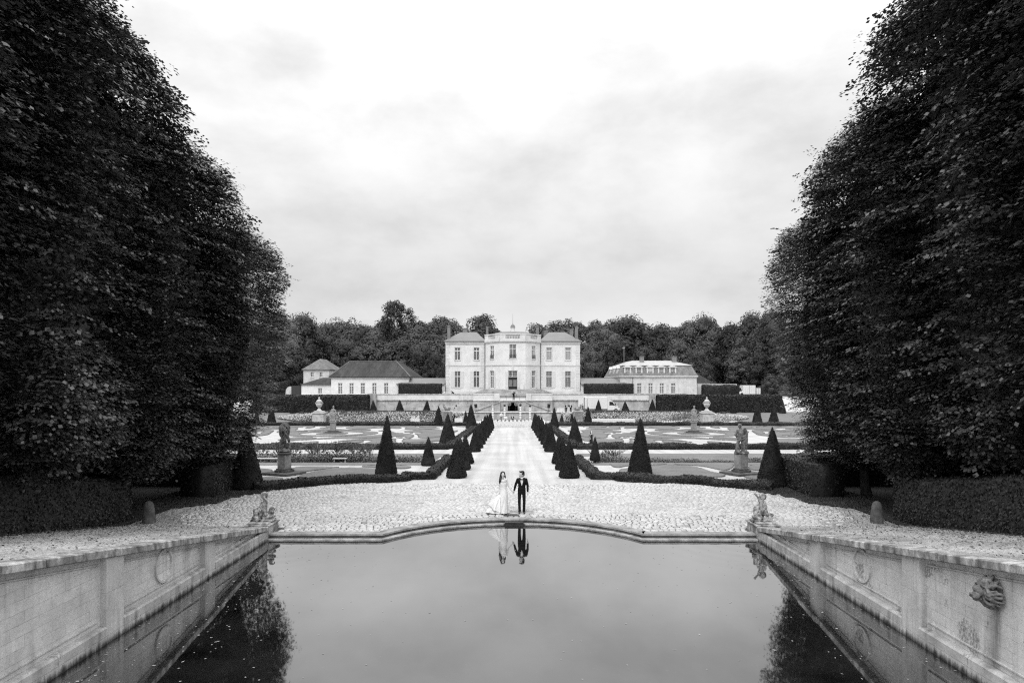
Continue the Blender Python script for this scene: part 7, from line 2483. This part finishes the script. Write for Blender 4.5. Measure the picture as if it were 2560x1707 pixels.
def vehicles():
    Y = 138.2
    bx = lambda px: (px - CXP) * Y / F
    x0, x1 = bx(1458.5), bx(1516.8); z = -.5
    t = thing('box_truck', 'white box truck parked against the right terrace wall, rear door open', 'truck', ((x0 + x1) / 2, Y, z))
    yb0, yb1 = Y - 1.0, Y + 1.1
    m = MB(); m.box(x0, x1, yb0, yb1, z + .62, z + 3.02, bev=.05); m.build('cargo_box', 'van_white', t)
    m = MB(); m.box(x0 + .05, x0 + .62, yb0 - .02, yb0 - .003, z + .8, z + 2.75); m.build('side_panel', 'white_plastic', t)
    m = MB(); m.box(x0 - .03, x0 + .12, yb0 - .035, yb0 - .004, z + .66, z + 2.98); m.box(x0 + .62, x0 + .68, yb0 - .03, yb0 - .004, z + .7, z + 2.7); m.build('frame_strip', 'dark_iron', t)
    m = MB(); m.box(x0 - 1.15, x0 - .04, yb0 - .25, yb0 - .18, z + 1.1, z + 2.95); m.build('open_door', 'van_white', t)
    c = bx(1548) - x1
    prof = [(0, .45), (c * .96, .45), (c, .75), (c * .97, 1.05), (c * .80, 1.28), (c * .70, 1.36), (c * .40, 2.20), (c * .30, 2.36), (0, 2.40)]
    m = MB(); m.prism([(x1 + .03 + a, z + b) for a, b in prof], yb0 + .05, yb1 - .05, 'y'); m.build('cab', 'van_white', t)
    m = MB(); m.prism([(x1 + .03, z + 2.42), (x1 + c * .28, z + 2.42), (x1 + c * .06, z + 2.98), (x1 + .03, z + 3.0)], yb0 + .1, yb1 - .1, 'y'); m.build('roof_fairing', 'van_white', t)
    m = MB(); m.prism([(x1 + c * .16, z + 1.36), (x1 + c * .60, z + 1.38), (x1 + c * .40, z + 2.08), (x1 + c * .16, z + 2.1)], yb0 + .035, yb0 + .048, 'y'); m.build('side_window', 'glass_pane', t)
    m = MB(); a, b = (x1 + .03 + c * .70 + .015, z + 1.40), (x1 + .03 + c * .41 + .015, z + 2.18)
    m.quad((a[0], yb0 + .15, a[1]), (a[0], yb1 - .15, a[1]), (b[0], yb1 - .15, b[1]), (b[0], yb0 + .15, b[1])); m.build('windscreen', 'glass_pane', t)
    m = MB(); m.box(x1 + c * .58, x1 + c * .66, yb0 - .18, yb0 + .0, z + 1.4, z + 1.72, bev=.02); m.build('mirror', 'black_paint', t)
    m = MB(); m.box(x1 + c * .93, x1 + .05 + c, yb0 + .1, yb1 - .1, z + .42, z + .82, bev=.04); m.box(x1 + c * .97, x1 + .05 + c, yb0 + .4, yb1 - .4, z + .86, z + 1.02); m.build('bumper', 'black_paint', t)
    m = MB(); m.box(x1 + c * .86, x1 + c * .97, yb0 + .03, yb0 + .30, z + .9, z + 1.14, bev=.03); m.build('headlight', 'chrome_grey', t)
    m = MB(); m.box(x0 + .1, x1 + .2, yb0 + .2, yb1 - .2, z + .42, z + .62); m.build('chassis', 'dark_iron', t)
    for wx in (x0 + 1.0, x1 + c * .68):
        for yy in (yb0 + .02, yb1 - .27):
            M = Matrix.Translation((wx, yy, z + .37)) @ Matrix.Rotation(-PI / 2, 4, 'X')
            m = MB(); m.lathe([(.25, 0), (.36, .02), (.37, .06), (.37, .2), (.36, .24), (.25, .25)], (0, 0, 0), 18, M); w = m.build('wheel', 'tyre', t)
            m = MB(); m.lathe([(.05, -.012), (.2, -.01), (.22, .02), (.22, .1)], (0, 0, 0), 14, M); m.build('rim', 'chrome_grey', w)
    # containers, van and cars beyond the right hedge
    Y2 = 168
    b2 = lambda px: (px - CXP) * Y2 / F
    for px0, px1, top, lab in ((1853.5, 1884.5, 963, 'larger white container beyond the right tall hedge'), (1887, 1897, 970, 'narrow pale container right of the larger white one')):
        x0, x1 = b2(px0), b2(px1); zt = CZ - (top - HY) * Y2 / F
        t = thing('container', lab, 'container', ((x0 + x1) / 2, Y2, 2.35))
        m = MB(); m.box(x0, x1, Y2 - 1.2, Y2 + 4, 2.65, zt, bev=.03)
        n = int((x1 - x0) / .5)
        for i in range(n): m.box(x0 + .1 + i * .5, x0 + .14 + i * .5, Y2 - 1.225, Y2 - 1.202, 2.75, zt - .1)
        m.build('body', 'van_white', t)
        m = MB(); m.box(x0 + .05, x1 - .05, Y2 - 1.21, Y2 - 1.19, 2.5, 2.64); m.box((x0 + x1) / 2 - .02, (x0 + x1) / 2 + .02, Y2 - 1.25, Y2 - 1.203, 2.7, zt - .05); m.build('door_frame', 'chrome_grey', t)
        for s in (x0 + .4, x1 - .4):
            m = MB(); m.lathe([(.2, 0), (.2, .2)], (0, 0, 0), 12, Matrix.Translation((s, Y2 - .9, 2.52)) @ Matrix.Rotation(-PI / 2, 4, 'X')); m.build('wheel', 'tyre', t)

    def car(px, Yc, L, lab, mat, van=False, face=1):
        x = (px - CXP) * Yc / F
        t = thing('parked_van' if van else 'parked_car', lab, 'van' if van else 'car', (x, Yc, 2.35))
        h = 1.95 if van else 1.42
        a = L / 2
        prof = [(-a, .35), (a, .35), (a, .75), (a * .82, .92), (a * .55, h), (-a * .75, h), (-a * .98, .9)] if not van else [(-a, .35), (a, .35), (a, .9), (a * .7, 1.1), (a * .5, h), (-a, h)]
        M = Matrix.Translation((x, Yc, 2.35)) @ Matrix.Scale(face, 4, (1, 0, 0))
        m = MB(); m.prism(prof, -.8, .8, 'y', M); m.build('body', mat, t)
        m = MB(); m.prism([(-a * .55, 1.0), (a * .62, 1.0), (a * .48, h - .1), (-a * .6, h - .1)], -.815, -.803, 'y', M); m.build('side_window', 'glass_pane', t)
        for s in (-.6, .62):
            m = MB(); m.lathe([(.32, 0), (.33, .03), (.33, .2)], (0, 0, 0), 14, Matrix.Translation((x + s * a * face, Yc - .83, 2.35 + .33)) @ Matrix.Rotation(-PI / 2, 4, 'X')); m.build('wheel', 'tyre', t)
    car(1843, 166, 2.9, 'white van parked left of the larger white container', 'van_white', True, 1)
    car(1912, 172, 3.6, 'dark car parked under the trees right of the containers', 'black_paint', False, -1)
    car(1952, 176, 4.0, 'grey car parked at the edge of the wood, beside the right lime row', 'chrome_grey', False, 1)


def main():
    make_materials()
    make_camera_and_sky()
    make_ground()
    make_hedges()
    make_topiary()
    make_limes()
    make_trees()
    make_plants()
    chateau()
    low_gallery()
    long_house()
    mansard_house()
    terrace()
    statues()
    people()
    party()
    vehicles()
    S.cycles.max_bounces = 6
    S.cycles.diffuse_bounces = 3
    S.cycles.glossy_bounces = 3
    S.cycles.transmission_bounces = 2
    S.cycles.use_denoising = False
    S.cycles.use_adaptive_sampling = False
    S.cycles.filter_width = 1.2


main()
